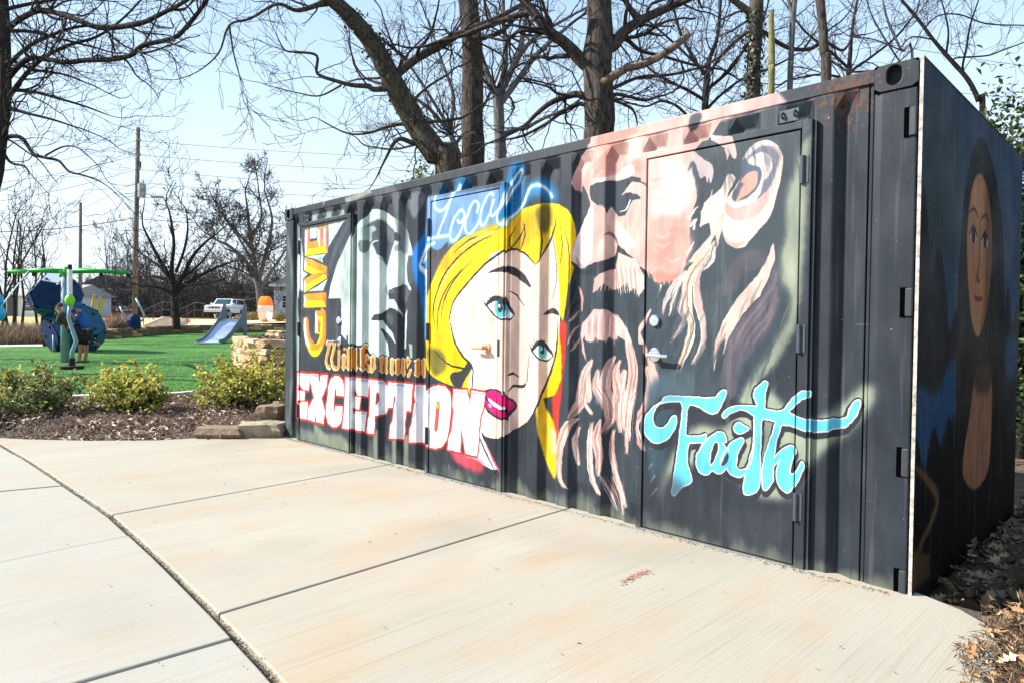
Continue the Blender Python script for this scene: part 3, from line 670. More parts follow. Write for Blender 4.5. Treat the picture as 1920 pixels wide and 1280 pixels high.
['S',(58,60,66),0,1,1,[3147,384,3238,255,3333,142],[10,15,5]],
['P',(232,92,110),30,1,1,[2823,240,2984,220,3198,177,3170,104,2986,117,2857,160]],
['S',(120,205,255),14,0.8,1,[2597,2249,2584,2188,2598,2149,2644,2125,2701,2127,2758,2167,2835,2258,2869,2307],[48,48]],
['S',(120,205,255),14,0.8,1,[2869,2307,2856,2284,2791,2206,2736,2097,2669,1995,2626,1924],[48,48]],
['S',(120,205,255),14,0.8,1,[2774,1916,2635,1916,2512,1909,2476,1889,2422,1810,2374,1737,2358,1696,2381,1668,2443,1638],[50,50]],
['S',(120,205,255),14,0.8,1,[2595,1873,2507,1849,2453,1785,2411,1727],[50,50]],
['S',(120,205,255),14,0.8,1,[2958,2059,2931,2096,2882,2088,2817,2017,2784,1941,2791,1886,2830,1868,2885,1903,2938,1976,2959,2045,2927,2006,2889,2009,2874,2032],[47,47]],
['S',(120,205,255),14,0.8,1,[3098,2061,3118,2110,3089,2148,3047,2136,2991,2055,2965,1974,2982,1923,3020,1907,3077,1942,3138,2005],[45,45]],
['S',(120,205,255),14,0.8,1,[3281,2169,3251,2184,3206,2161,3152,2072,3138,2005,3154,1961,3189,1966,3238,2035,3286,2138,3259,2080,3250,2027,3278,2019,3317,2047],[43,43]],
['S',(120,205,255),14,0.8,1,[3308,2021,3364,2101,3443,2248,3544,2325,3518,2244,3444,2182,3402,2123,3327,2032,3323,1979,3353,1944,3396,1948,3410,1977],[42,42]],
['S',(120,205,255),14,0.8,1,[3386,1953,3410,1981,3512,2029,3566,2088,3614,2172,3663,2191,3733,2179,3793,2136,3836,2086],[40,40]],
['S',(120,205,255),14,0.8,1,[2448,1615,2457,1515,2456,1361,2460,1140,2457,1096],[50,50]],
['S',(215,242,255),3,1,1,[2597,2249,2584,2188,2598,2149,2644,2125,2701,2127,2758,2167,2835,2258,2869,2307],[25,25]],
['S',(215,242,255),3,1,1,[2869,2307,2856,2284,2791,2206,2736,2097,2669,1995,2626,1924],[24,24]],
['S',(215,242,255),3,1,1,[2774,1916,2635,1916,2512,1909,2476,1889,2422,1810,2374,1737,2358,1696,2381,1668,2443,1638],[26,26]],
['S',(215,242,255),3,1,1,[2595,1873,2507,1849,2453,1785,2411,1727],[26,26]],
['S',(215,242,255),3,1,1,[2958,2059,2931,2096,2882,2088,2817,2017,2784,1941,2791,1886,2830,1868,2885,1903,2938,1976,2959,2045,2927,2006,2889,2009,2874,2032],[24,24]],
['S',(215,242,255),3,1,1,[3098,2061,3118,2110,3089,2148,3047,2136,2991,2055,2965,1974,2982,1923,3020,1907,3077,1942,3138,2005],[23,23]],
['S',(215,242,255),3,1,1,[3281,2169,3251,2184,3206,2161,3152,2072,3138,2005,3154,1961,3189,1966,3238,2035,3286,2138,3259,2080,3250,2027,3278,2019,3317,2047],[22,22]],
['S',(215,242,255),3,1,1,[3308,2021,3364,2101,3443,2248,3544,2325,3518,2244,3444,2182,3402,2123,3327,2032,3323,1979,3353,1944,3396,1948,3410,1977],[21,21]],
['S',(215,242,255),3,1,1,[3386,1953,3410,1981,3512,2029,3566,2088,3614,2172,3663,2191,3733,2179,3793,2136,3836,2086],[20,20]],
['S',(255,255,255),0,1,1,[2597,2249,2584,2188,2598,2149,2644,2125,2701,2127,2758,2167,2835,2258,2869,2307],[16,16]],
['S',(255,255,255),0,1,1,[2869,2307,2856,2284,2791,2206,2736,2097,2669,1995,2626,1924],[16,16]],
['S',(255,255,255),0,1,1,[2774,1916,2635,1916,2512,1909,2476,1889,2422,1810,2374,1737,2358,1696,2381,1668,2443,1638],[17,17]],
['S',(255,255,255),0,1,1,[2595,1873,2507,1849,2453,1785,2411,1727],[17,17]],
['S',(255,255,255),0,1,1,[2958,2059,2931,2096,2882,2088,2817,2017,2784,1941,2791,1886,2830,1868,2885,1903,2938,1976,2959,2045,2927,2006,2889,2009,2874,2032],[16,16]],
['S',(255,255,255),0,1,1,[3098,2061,3118,2110,3089,2148,3047,2136,2991,2055,2965,1974,2982,1923,3020,1907,3077,1942,3138,2005],[15,15]],
['S',(255,255,255),0,1,1,[3281,2169,3251,2184,3206,2161,3152,2072,3138,2005,3154,1961,3189,1966,3238,2035,3286,2138,3259,2080,3250,2027,3278,2019,3317,2047],[14,14]],
['S',(255,255,255),0,1,1,[3308,2021,3364,2101,3443,2248,3544,2325,3518,2244,3444,2182,3402,2123,3327,2032,3323,1979,3353,1944,3396,1948,3410,1977],[14,14]],
['S',(255,255,255),0,1,1,[3386,1953,3410,1981,3512,2029,3566,2088,3614,2172,3663,2191,3733,2179,3793,2136,3836,2086],[13,13]],
['S',(250,254,255),3,1,1,[2433,1649,2456,1581,2456,1361,2460,1140,2457,1096],[28,22,20,17,11]],
['S',(252,254,255),6,1,1,[2355,1700,2400,1667,2456,1634,2475,1595],[17,45,39,23]],
['O',(222,66,52),0,1,0,[266,699,583,700,557,536,446,533,342,591,327,519,473,518,465,429,322,416,316,368,424,410,541,412,515,237,246,233],[25]],
['O',(222,66,52),0,1,0,[595,707,743,709,763,598,800,701,926,712,913,608,813,474,881,353,854,227,721,232,711,337,683,228,540,240,551,352,664,469,593,624],[24]],
['O',(222,66,52),0,1,0,[936,506,949,610,990,675,1060,711,1143,710,1212,671,1233,608,1227,529,1098,529,1090,587,1069,589,1052,486,1045,361,1066,359,1081,422,1209,427,1206,340,1177,265,1109,223,1026,212,940,247,903,325,909,415],[22]],
['O',(222,66,52),0,1,0,[1254,706,1617,710,1595,552,1425,548,1392,602,1367,566,1360,537,1474,531,1446,421,1343,422,1344,344,1382,397,1577,402,1545,225,1205,225,1233,343,1245,444],[21]],
['O',(222,66,52),0,1,0,[1626,708,1851,703,1904,666,1915,474,1879,424,1821,404,1708,392,1703,345,1710,319,1699,222,1576,215,1593,334,1623,379,1634,552],[20]],
['O',(222,66,52),0,1,0,[1915,703,2273,708,2249,478,2189,483,2181,451,2166,361,2172,321,2156,230,1939,210,1955,324,1990,370,2006,490,1918,482],[19]],
['O',(222,66,52),0,1,0,[2315,703,2481,712,2476,591,2453,392,2459,333,2450,236,2231,215,2240,328,2267,372,2303,543,2319,565,2299,617],[18]],
['O',(222,66,52),0,1,0,[2491,658,2572,705,2654,726,2744,723,2804,683,2820,609,2817,521,2799,400,2771,302,2713,238,2632,215,2519,216,2487,264,2479,394,2482,559],[17]],
['O',(222,66,52),0,1,0,[2852,709,3008,715,3037,640,3057,520,3052,617,3058,716,3214,709,3199,599,3165,531,3145,391,3150,349,3130,223,3002,224,2973,327,2943,435,2939,354,2944,324,2937,227,2787,229,2800,325,2829,385,2850,524,2842,599],[16]],
['O',(252,252,255),0,1,0,[266,699,583,700,557,536,446,533,342,591,327,519,473,518,465,429,322,416,316,368,424,410,541,412,515,237,246,233],[2]],
['O',(252,252,255),0,1,0,[595,707,743,709,763,598,800,701,926,712,913,608,813,474,881,353,854,227,721,232,711,337,683,228,540,240,551,352,664,469,593,624],[2]],
['O',(252,252,255),0,1,0,[936,506,949,610,990,675,1060,711,1143,710,1212,671,1233,608,1227,529,1098,529,1090,587,1069,589,1052,486,1045,361,1066,359,1081,422,1209,427,1206,340,1177,265,1109,223,1026,212,940,247,903,325,909,415],[2]],
['O',(252,252,255),0,1,0,[1254,706,1617,710,1595,552,1425,548,1392,602,1367,566,1360,537,1474,531,1446,421,1343,422,1344,344,1382,397,1577,402,1545,225,1205,225,1233,343,1245,444],[2]],
['O',(252,252,255),0,1,0,[1626,708,1851,703,1904,666,1915,474,1879,424,1821,404,1708,392,1703,345,1710,319,1699,222,1576,215,1593,334,1623,379,1634,552],[2]],
['O',(252,252,255),0,1,0,[1915,703,2273,708,2249,478,2189,483,2181,451,2166,361,2172,321,2156,230,1939,210,1955,324,1990,370,2006,490,1918,482],[2]],
['O',(252,252,255),0,1,0,[2315,703,2481,712,2476,591,2453,392,2459,333,2450,236,2231,215,2240,328,2267,372,2303,543,2319,565,2299,617],[2]],
['O',(252,252,255),0,1,0,[2491,658,2572,705,2654,726,2744,723,2804,683,2820,609,2817,521,2799,400,2771,302,2713,238,2632,215,2519,216,2487,264,2479,394,2482,559],[2]],
['O',(252,252,255),0,1,0,[2852,709,3008,715,3037,640,3057,520,3052,617,3058,716,3214,709,3199,599,3165,531,3145,391,3150,349,3130,223,3002,224,2973,327,2943,435,2939,354,2944,324,2937,227,2787,229,2800,325,2829,385,2850,524,2842,599],[2]],
['P',(196,208,240),0,1,0,[279,694,577,696,574,673,276,674]],
['P',(196,208,240),0,1,0,[607,702,740,705,741,683,611,681]],
['P',(196,208,240),0,1,0,[803,698,919,706,916,682,803,679]],
['P',(196,208,240),0,1,0,[1271,703,1611,705,1607,684,1265,683]],
['P',(196,208,240),0,1,0,[1636,702,1851,698,1887,672,1863,677,1636,679]],
['P',(196,208,240),0,1,0,[1924,693,2267,701,2264,685,1925,674]],
['P',(196,208,240),0,1,0,[2857,703,3003,707,3005,692,2857,687]],
['P',(196,208,240),0,1,0,[3063,708,3206,704,3203,689,3063,693]],
['P',(196,208,240),0,1,0,[2491,651,2583,699,2674,719,2754,714,2675,705,2593,684,2496,632]],
['P',(196,208,240),0,1,0,[2317,695,2339,697,2319,565,2342,553,2279,319,2270,318,2314,544,2319,565]],
['P',(196,208,240),0,1,0,[2034,555,2052,556,2047,487,2008,358,2000,357,2024,471]],
['P',(196,208,240),0,1,0,[1389,391,1573,396,1570,380,1389,375]],
['P',(196,208,240),0,1,0,[2845,586,2859,588,2865,501,2830,335,2822,233,2802,234,2815,333,2851,500]],
['P',(196,208,240),0,1,0,[1737,485,1796,504,1801,551,1813,539,1802,491,1749,466]],
['P',(196,70,62),0,1,1,[1729,595,1759,600,1785,564,1767,508,1716,492]],
['P',(120,70,70),0,1,1,[1735,587,1756,588,1774,563,1760,514,1727,501]],
['P',(222,66,52),0,1,1,[2644,582,2666,595,2681,578,2674,508,2656,378,2630,351,2615,373,2623,451]],
['P',(246,206,30),0,1,1,[2649,576,2667,587,2675,571,2667,539,2647,540]],
['P',(240,100,96),0,1,1,[2645,527,2668,533,2659,455,2645,377,2630,362,2624,413]],
['P',(222,66,52),0,1,0,[2001,587,2029,589,2017,533,1998,482,1986,481]],
['P',(72,86,96),4,1,0,[4625,2206,5024,2391,5527,2378,5583,2207,5537,2157,5512,2033,5482,1943,5464,1850,5473,1686,5455,1647,5439,1607,5433,1594,5448,1442,5493,1386,5500,1331,5482,1250,5420,1139,5330,1010,5273,922,5229,833,4957,766,4641,802]],
['P',(66,78,88),10,1,0,[4075,1602,4638,1569,4654,739,4609,121,4079,190,3913,526,3970,1035,3992,1393]],
['P',(240,200,190),0,1,0,[4001,2163,4018,2206,4084,2318,4150,2387,4179,2491,4462,2484,4785,2463,5023,2465,5095,2376,5026,2287,4929,2201,4942,2019,4954,1942,4910,1766,4915,1690,4906,1615,4867,1519,4811,1497,4732,1476,4688,1471,4665,1520,4578,1574,4518,1623,4438,1681,4388,1725,4369,1650,4315,1636,4195,1620,4125,1592,4089,1591,4034,1633,4005,1673,4018,1740,4067,1813,4119,1906,4149,1962,4116,2046,4089,2091,4034,2109]],
['P',(252,226,216),20,1,1,[4084,2318,4142,2348,4183,2373,4176,2303,4112,2183,4092,2121,4078,2215]],
['P',(232,184,178),12,1,1,[4002,2167,4044,2220,4086,2213,4097,2091,4037,2115]],
['P',(226,166,152),35,1,1,[4203,2196,4272,2350,4366,2365,4375,2270,4370,2171,4284,2158]],
['P',(250,220,208),30,1,1,[4464,2378,4553,2367,4674,2361,4717,2265,4620,2211,4482,2240,4406,2264]],
['P',(230,172,158),20,1,1,[4482,2221,4548,2229,4557,2142,4524,2147]],
['P',(252,236,228),6,1,1,[4204,2135,4228,2154,4370,2164,4468,2211,4513,2158,4484,2141,4439,2129,4284,2133]],
['P',(66,76,90),0,1,0,[4159,2118,4204,2131,4276,2134,4371,2120,4439,2123,4484,2135,4554,2112,4555,2088,4485,2098,4441,2049,4411,2025,4441,2036,4471,2038,4556,2003,4553,1985,4494,1986,4444,1900,4390,1896,4371,1920,4336,1962,4304,1924,4280,1962,4240,1965,4215,1995,4173,2026,4156,2067]],
['P',(236,208,200),0,1,1,[4411,2025,4441,2055,4477,2093,4514,2094,4609,2057,4614,2021,4556,2004,4471,2040]],
['S',(90,92,104),0,1,1,[4555,2088,4602,2067,4613,2045],[5,11,4]],
['S',(226,176,164),0,1,1,[4549,2004,4574,2013,4614,2024],[4,7,4]],
['S',(250,246,236),0,1,1,[4476,1989,4461,1953,4443,1931,4401,1926],[9,13,9,4]],
['P',(72,86,96),0,1,1,[4109,2125,4157,2028,4158,1983,4125,1921,4096,1951,4093,2082]],
['P',(254,246,246),6,1,0,[4044,1745,4109,1890,4158,1970,4186,2005,4191,1940,4185,1850,4171,1729]],
['P',(248,222,212),10,1,1,[4304,1928,4335,1962,4359,1928,4383,1869,4476,1773,4522,1702,4417,1710,4345,1822,4289,1866]],
['P',(236,196,188),12,1,1,[4199,1952,4231,1987,4280,1962,4289,1866,4235,1794,4203,1733,4185,1850]],
['P',(126,110,114),6,1,1,[4275,1791,4322,1806,4377,1769,4386,1712,4362,1752,4315,1787]],
['P',(238,208,200),4,1,1,[4228,1724,4275,1784,4323,1787,4366,1745,4375,1713]],
['P',(250,240,240),12,1,1,[4008,1671,4042,1746,4095,1811,4164,1805,4176,1653,4119,1588,4049,1615]],
['P',(216,168,160),8,1,1,[4043,1677,4079,1628,4119,1595,4070,1606]],
['P',(240,210,200),12,1,1,[4214,1688,4260,1759,4324,1776,4370,1743,4372,1662,4299,1637,4224,1657]],
['P',(58,64,74),0,1,1,[4009,1640,4095,1585,4139,1579,4215,1616,4299,1626,4377,1647,4382,1588,4301,1556,4169,1543,4092,1547,4040,1592]],
['S',(66,72,82),0,1,1,[4393,1704,4434,1665,4461,1642],[4,11,4]],
['P',(252,234,226),40,0.9,1,[4633,2167,4709,2190,4844,2162,4935,2068,4941,1944,4895,1870,4783,1853,4660,1884,4637,1946]],
['P',(255,244,238),30,0.8,1,[4690,2105,4751,2137,4838,2129,4898,2046,4899,1972,4848,1921,4749,1910,4693,1940]],
['P',(248,214,204),30,0.8,1,[4632,2197,4709,2190,4698,2057,4638,1911]],
['P',(235,178,166),50,0.9,1,[4640,1803,4750,1845,4870,1833,4910,1766,4917,1697,4900,1607,4755,1588,4643,1648]],
['P',(244,196,184),30,0.7,1,[4675,1788,4758,1798,4806,1747,4752,1722,4683,1740]],
['P',(236,184,172),30,1,1,[4640,1718,4911,1716,4898,1604,4847,1493,4785,1485,4706,1478,4647,1557]],
['P',(228,150,134),20,0.9,1,[4688,1534,4784,1516,4854,1516,4824,1480,4730,1471,4698,1472]],
['S',(226,160,146),0,1,0,[4640,1542,4644,1500],[17,3]],
['S',(226,160,146),0,1,0,[4677,1525,4681,1477],[17,3]],
['S',(226,160,146),0,1,0,[4717,1511,4722,1458],[17,3]],
['S',(226,160,146),0,1,0,[4746,1501,4751,1453],[17,3]],
['S',(226,160,146),0,1,0,[4780,1496,4785,1446],[17,3]],
['S',(226,160,146),0,1,0,[4812,1494,4817,1444],[17,3]],
['S',(226,160,146),0,1,0,[4849,1511,4854,1464],[16,3]],
['S',(226,160,146),0,1,0,[4883,1528,4887,1488],[16,3]],
['S',(226,160,146),0,1,0,[4914,1545,4918,1510],[16,3]],
['P',(222,204,206),0,1,1,[4920,2206,4946,2191,4997,2143,5040,2114,5054,2051,5036,2004,5029,2043,5018,2012,5005,2053,4974,2046,4947,2117,4921,2150]],
['P',(234,206,200),0,1,0,[4994,2294,5031,2253,5117,2188,5136,2115,5147,2156,5165,2126,5188,2117,5187,2176,5162,2245,5091,2264]],
['S',(84,100,112),10,1,1,[4897,2097,4921,2138,4948,2067,4955,2020],[6,26,32,10]],
['P',(246,230,216),3,1,0,[5137,2046,5172,2038,5190,2014,5156,1960,5134,1908,5118,1834,5101,1781,5096,1727,5086,1656,5078,1728,5042,1731,5034,1788,4991,1781,4979,1771,4981,1849,5001,1903,5038,1931,5097,1968,5120,2008]],
['P',(240,214,204),6,1,0,[5117,1856,5119,1763,5097,1699,5086,1656,5072,1723,5043,1665,4983,1574,4907,1579,4957,1638,5036,1710,5065,1785]],
['S',(244,236,230),0,1,1,[4902,1824,4933,1860,4964,1890],[16,13,3]],
['S',(244,236,230),0,1,1,[4916,1782,4941,1808,4959,1823],[16,13,3]],
['S',(244,236,230),0,1,1,[4935,1764,4947,1796,4959,1818],[16,13,3]],
['S',(244,236,230),0,1,1,[4900,1625,4924,1663,4946,1695],[16,13,3]],
['S',(244,236,230),0,1,1,[4979,1776,5003,1819,5049,1969],[16,13,3]],
['P',(252,226,218),0,1,1,[5221,2103,5258,2162,5319,2190,5380,2179,5423,2139,5445,2083,5443,2020,5416,1897,5382,1785,5304,1704,5249,1643,5198,1638,5138,1676,5114,1740,5119,1819,5124,1898,5153,1931,5197,1986,5247,2051,5240,2106]],
['P',(136,138,156),8,1,1,[5253,2104,5271,2136,5320,2160,5369,2157,5405,2131,5421,2082,5408,2003,5367,1927,5320,1860,5312,1934,5341,2007,5383,2053,5364,2103,5321,2116,5278,2094]],
['P',(250,236,226),6,1,1,[5259,2103,5308,2130,5364,2115,5385,2076,5381,2018,5342,1966,5325,1909,5282,1885,5226,1865,5187,1866,5147,1883,5167,1899,5231,1891,5281,1915,5318,1969,5335,2020,5310,2059,5253,2086]],
['P',(96,112,128),4,1,1,[5221,2103,5246,2111,5259,2079,5310,2059,5332,2026,5324,1968,5281,1915,5231,1891,5177,1895,5169,1929,5204,1985,5222,2037]],
['P',(238,176,160),6,1,1,[5217,1989,5248,2027,5285,2038,5310,2023,5310,1970,5275,1927,5225,1904,5190,1890,5230,1975]],
['P',(232,196,190),6,1,1,[5134,1885,5187,1854,5251,1865,5313,1887,5373,1926,5369,1868,5327,1814,5265,1779,5201,1783,5142,1823,5128,1855]],
['P',(244,190,180),10,1,1,[5120,1739,5151,1681,5197,1665,5249,1673,5204,1637,5138,1676]],
['P',(248,212,202),3,1,0,[5399,1647,5410,1633,5412,1562,5386,1479,5334,1377,5252,1292,5204,1225,5161,1149,5141,1060,5132,1067,5147,1149,5118,1128,5097,1052,5080,961,5071,1023,5087,1141,5130,1245,5208,1366,5318,1482,5371,1565]],
['P',(108,104,118),12,1,1,[5415,1552,5430,1432,5436,1329,5385,1199,5292,1065,5230,982,5204,846,5123,839,5134,1046,5183,1177,5266,1292,5348,1383,5393,1473]],
['S',(150,132,138),8,0.8,1,[5426,1497,5389,1356,5289,1225,5199,1082],[6,14,14,3]],
['S',(150,132,138),8,0.8,1,[5430,1419,5383,1278,5283,1158,5216,982],[6,14,14,3]],
['S',(150,132,138),8,0.8,1,[5401,1420,5322,1304,5240,1198,5178,1061],[6,15,15,3]],
['S',(150,132,138),8,0.8,1,[5428,1355,5378,1225,5291,1119],[6,14,14,3]],
['S',(150,132,138),8,0.8,1,[5348,1343,5267,1238,5198,1130],[6,15,15,3]],
['P',(96,96,106),14,1,1,[5060,1349,5052,1397,5089,1445,5126,1457,5154,1538,5211,1588,5287,1630,5309,1615,5342,1632,5371,1584,5345,1527,5262,1505,5220,1467,5207,1420,5142,1381,5090,1390]],
['S',(130,140,142),4,1,1,[5445,1206,5469,1271,5494,1328],[3,6,3]],
['P',(160,170,152),22,1,0,[5540,2135,5584,2180,5578,1969,5564,1598,5548,1357,5524,1196,5417,1001,5332,912,5391,860,5276,765,5229,819,5273,919,5336,1008,5423,1136,5485,1250,5502,1331,5493,1391,5450,1442,5439,1590,5471,1673,5470,1850,5487,1942]],
['P',(176,186,166),30,0.7,1,[5482,1943,5536,1949,5535,1734,5519,1466,5486,1468,5474,1795]],
['P',(196,206,178),20,1,1,[5250,835,5309,924,5391,874,5449,809,5423,696,5339,574,5219,587]],
['P',(236,198,188),3,1,0,[4195,1425,4203,1515,4245,1544,4301,1556,4378,1570,4381,1435,4358,1443,4340,1436,4312,1466,4284,1482,4247,1461,4209,1432]],
['P',(246,222,208),4,1,0,[4378,1574,4394,1675,4443,1650,4522,1623,4566,1578,4610,1517,4615,1440,4569,1386,4548,1387,4534,1437,4508,1445,4491,1424,4464,1490,4421,1455,4385,1442]],
['S',(226,176,162),0,1,1,[4375,1603,4393,1507,4402,1418],[4,11,3]],
['S',(252,244,238),0,1,1,[4399,1599,4410,1507,4419,1404],[4,11,3]],
['S',(226,176,162),0,1,1,[4409,1596,4427,1506,4435,1416],[4,11,3]],
['S',(252,244,238),0,1,1,[4433,1591,4443,1505,4452,1414],[4,11,3]],
['S',(226,176,162),0,1,1,[4453,1587,4460,1504,4469,1416],[4,11,3]],
['S',(252,244,238),0,1,1,[4467,1584,4477,1504,4485,1417],[4,11,3]],
['S',(226,176,162),0,1,1,[4485,1580,4493,1503,4502,1427],[4,11,3]],
['S',(252,244,238),0,1,1,[4501,1576,4510,1502,4519,1409],[4,11,3]],
['S',(226,176,162),0,1,1,[4512,1572,4526,1502,4535,1395],[4,11,3]],
['S',(252,244,238),0,1,1,[4536,1568,4543,1501,4551,1396],[4,11,3]],
['S',(226,176,162),0,1,1,[4546,1565,4559,1500,4567,1417],[4,11,3]],
['S',(252,244,238),0,1,1,[4562,1561,4575,1500,4605,1431],[4,11,3]],
['S',(232,190,180),0,1,1,[4217,1522,4208,1478,4202,1433],[15,15,3]],
['S',(232,190,180),0,1,1,[4247,1521,4239,1476,4232,1432],[15,15,3]],
['S',(232,190,180),0,1,1,[4277,1520,4269,1475,4262,1431],[15,15,3]],
['S',(232,190,180),0,1,1,[4307,1518,4299,1474,4292,1430],[15,15,3]],
['S',(232,190,180),0,1,1,[4336,1517,4328,1473,4322,1429],[15,15,3]],
['S',(232,190,180),0,1,1,[4366,1516,4357,1472,4351,1428],[15,15,3]],
['P',(238,202,194),4,1,0,[4111,1228,4164,1274,4202,1319,4287,1318,4379,1281,4443,1215,4488,1129,4508,1014,4519,914,4501,913,4464,1056,4454,1121,4390,1156,4382,1127,4336,1141,4309,1110,4253,1124,4224,1139,4196,1108,4148,1114,4137,1152,4118,1121,4151,969,4115,1045,4100,1159]],
['S',(252,242,238),4,1,1,[4151,1259,4146,1198,4140,1118],[6,16,3]],
['S',(232,180,170),4,1,1,[4167,1263,4163,1198,4170,1122],[6,16,3]],
['S',(226,160,150),4,1,1,[4184,1267,4179,1198,4184,1119],[6,16,3]],
['S',(252,242,238),4,1,1,[4200,1270,4195,1199,4190,1122],[6,16,3]],
['S',(232,180,170),4,1,1,[4216,1274,4212,1199,4216,1108],[6,15,3]],
['S',(226,160,150),4,1,1,[4232,1278,4228,1199,4230,1111],[6,15,3]],
['S',(252,242,238),4,1,1,[4248,1281,4244,1199,4242,1109],[6,15,3]],
['S',(232,180,170),4,1,1,[4264,1285,4260,1199,4268,1123],[6,15,3]],
['S',(226,160,150),4,1,1,[4280,1289,4276,1199,4281,1121],[6,15,3]],
['S',(252,242,238),4,1,1,[4296,1285,4292,1199,4289,1118],[6,15,3]],
['S',(232,180,170),4,1,1,[4311,1281,4308,1199,4304,1091],[6,15,3]],
['S',(226,160,150),4,1,1,[4327,1277,4323,1200,4323,1125],[6,15,3]],
['S',(252,242,238),4,1,1,[4343,1274,4339,1200,4333,1130],[6,15,3]],
['S',(232,180,170),4,1,1,[4358,1270,4354,1200,4352,1115],[6,15,3]],
['S',(226,160,150),4,1,1,[4374,1266,4370,1200,4373,1091],[6,15,3]],
['S',(252,242,238),4,1,1,[4389,1262,4385,1200,4392,1124],[6,15,3]],
['S',(250,224,216),4,1,1,[4388,1281,4452,1201,4498,1093,4518,950],[7,22,22,7]],
['S',(226,176,166),0,1,1,[4082,1467,4108,1389,4105,1305],[12,24,8]],
['S',(214,168,158),4,1,1,[4079,1382,4045,1337,3995,1290],[4,24,8]],
['S',(214,168,158),4,1,1,[4085,1313,4036,1259,3986,1244],[4,24,8]],
['S',(214,168,158),4,1,1,[4092,1213,4028,1166,3988,1087],[4,24,8]],
['S',(214,168,158),4,1,1,[4098,1136,4050,1073,4010,1041],[4,24,8]],
['S',(44,42,50),6,1,1,[4051,1506,4033,1445,3994,1353,3964,1275],[12,36,12]],
['S',(44,42,50),6,1,1,[4089,1382,4025,1321,3986,1244],[12,36,12]],
['S',(238,202,192),5,1,1,[4197,993,4146,907,4124,803,4102,708,4036,627,4000,600],[17,75,92,84,58,8]],
['S',(238,202,192),5,1,1,[4158,899,4166,760,4143,712,4204,643],[49,74,41,8]],
['S',(238,202,192),5,1,1,[4086,599,4001,548,3952,456,3923,337,3932,184,3984,125],[9,69,77,52,34,9]],
['S',(238,202,192),5,1,1,[4105,550,4064,451,4078,358,4097,295],[8,59,50,8]],
['S',(238,202,192),5,1,1,[4377,1022,4324,935,4304,816,4339,729,4363,650,4319,573,4286,533],[16,79,103,95,71,47,8]],
['S',(238,202,192),5,1,1,[4244,931,4235,820,4294,734,4319,609],[24,72,56,8]],
['S',(238,202,192),5,1,1,[4273,618,4241,491,4266,385,4263,247],[8,89,72,8]],
['S',(238,202,192),5,1,1,[4205,588,4189,466,4198,301,4224,204,4271,129],[8,49,41,24,8]],
['S',(238,202,192),5,1,1,[4416,1002,4391,911,4426,763,4451,570],[8,70,108,8]],
['S',(238,202,192),5,1,1,[4484,1101,4519,945,4501,786,4478,591,4481,424],[46,76,76,38,8]],
['S',(238,202,192),5,1,1,[4455,942,4425,807,4406,672,4430,550],[23,77,54,8]],
['S',(238,202,192),5,1,1,[4381,562,4367,435,4391,313,4437,204,4482,88],[8,47,47,23,8]],
['S',(238,202,192),5,1,1,[4531,823,4502,699,4495,505],[8,30,8]],
['S',(238,202,192),5,1,1,[4643,969,4675,844,4637,722,4571,636,4579,532,4632,465],[30,74,74,44,30,7]],
['S',(238,202,192),5,1,1,[4661,1038,4694,904,4706,770],[22,58,22]],
['S',(238,202,192),5,1,1,[4280,250,4361,164,4418,67],[8,16,8]],
['S',(238,202,192),5,1,1,[4381,266,4438,160,4462,40],[8,15,8]],
['S',(250,238,232),3,1,1,[4206,993,4155,908,4133,804,4111,709,4046,628,4010,601],[2,9,9,9,9,2]],
['S',(206,156,148),3,1,1,[4185,989,4134,903,4112,799,4090,704,4024,622,3987,595],[2,7,7,7,7,2]],
['S',(250,238,232),3,1,1,[4167,899,4176,761,4153,713,4213,644],[2,9,9,2]],
['S',(206,156,148),3,1,1,[4146,894,4155,756,4132,707,4192,639],[2,7,7,2]],
['S',(250,238,232),3,1,1,[4095,600,4011,549,3962,457,3933,338,3942,185,3994,127],[2,9,9,9,9,2]],
['S',(206,156,148),3,1,1,[4074,594,3988,542,3940,451,3910,331,3919,178,3971,119],[2,7,7,7,7,2]],
['S',(250,238,232),3,1,1,[4114,551,4074,452,4088,360,4107,297],[2,9,9,2]],
['S',(206,156,148),3,1,1,[4093,545,4052,446,4066,353,4085,290],[2,7,7,2]],
['S',(250,238,232),3,1,1,[4386,1023,4333,935,4313,817,4348,729,4371,651,4328,574,4295,534],[2,8,8,8,8,8,2]],
['S',(206,156,148),3,1,1,[4367,1018,4313,931,4292,812,4328,724,4352,645,4308,568,4275,528],[2,7,7,7,7,7,2]],
['S',(250,238,232),3,1,1,[4254,931,4244,821,4303,735,4328,610],[2,8,8,2]],
['S',(206,156,148),3,1,1,[4233,926,4224,816,4283,729,4308,605],[2,7,7,2]],
['S',(250,238,232),3,1,1,[4282,619,4250,492,4275,386,4272,249],[2,8,8,2]],
['S',(206,156,148),3,1,1,[4262,613,4230,486,4255,379,4252,242],[2,7,7,2]],
['S',(250,238,232),3,1,1,[4214,589,4199,468,4208,303,4233,205,4280,131],[2,9,9,9,2]],
['S',(206,156,148),3,1,1,[4193,583,4178,461,4187,296,4212,198,4260,124],[2,7,7,7,2]],
['S',(250,238,232),3,1,1,[4425,1002,4399,912,4435,763,4460,571],[2,8,8,2]],
['S',(206,156,148),3,1,1,[4405,998,4380,907,4415,758,4441,565],[2,7,7,2]],
['S',(250,238,232),3,1,1,[4492,1101,4527,945,4509,787,4486,592,4490,425],[2,8,8,8,2]],
['S',(206,156,148),3,1,1,[4473,1097,4508,941,4490,782,4467,586,4470,419],[2,7,7,7,2]],
['S',(250,238,232),3,1,1,[4464,942,4434,808,4415,673,4439,551],[2,8,8,2]],
['S',(206,156,148),3,1,1,[4444,937,4414,803,4395,667,4419,545],[2,7,7,2]],
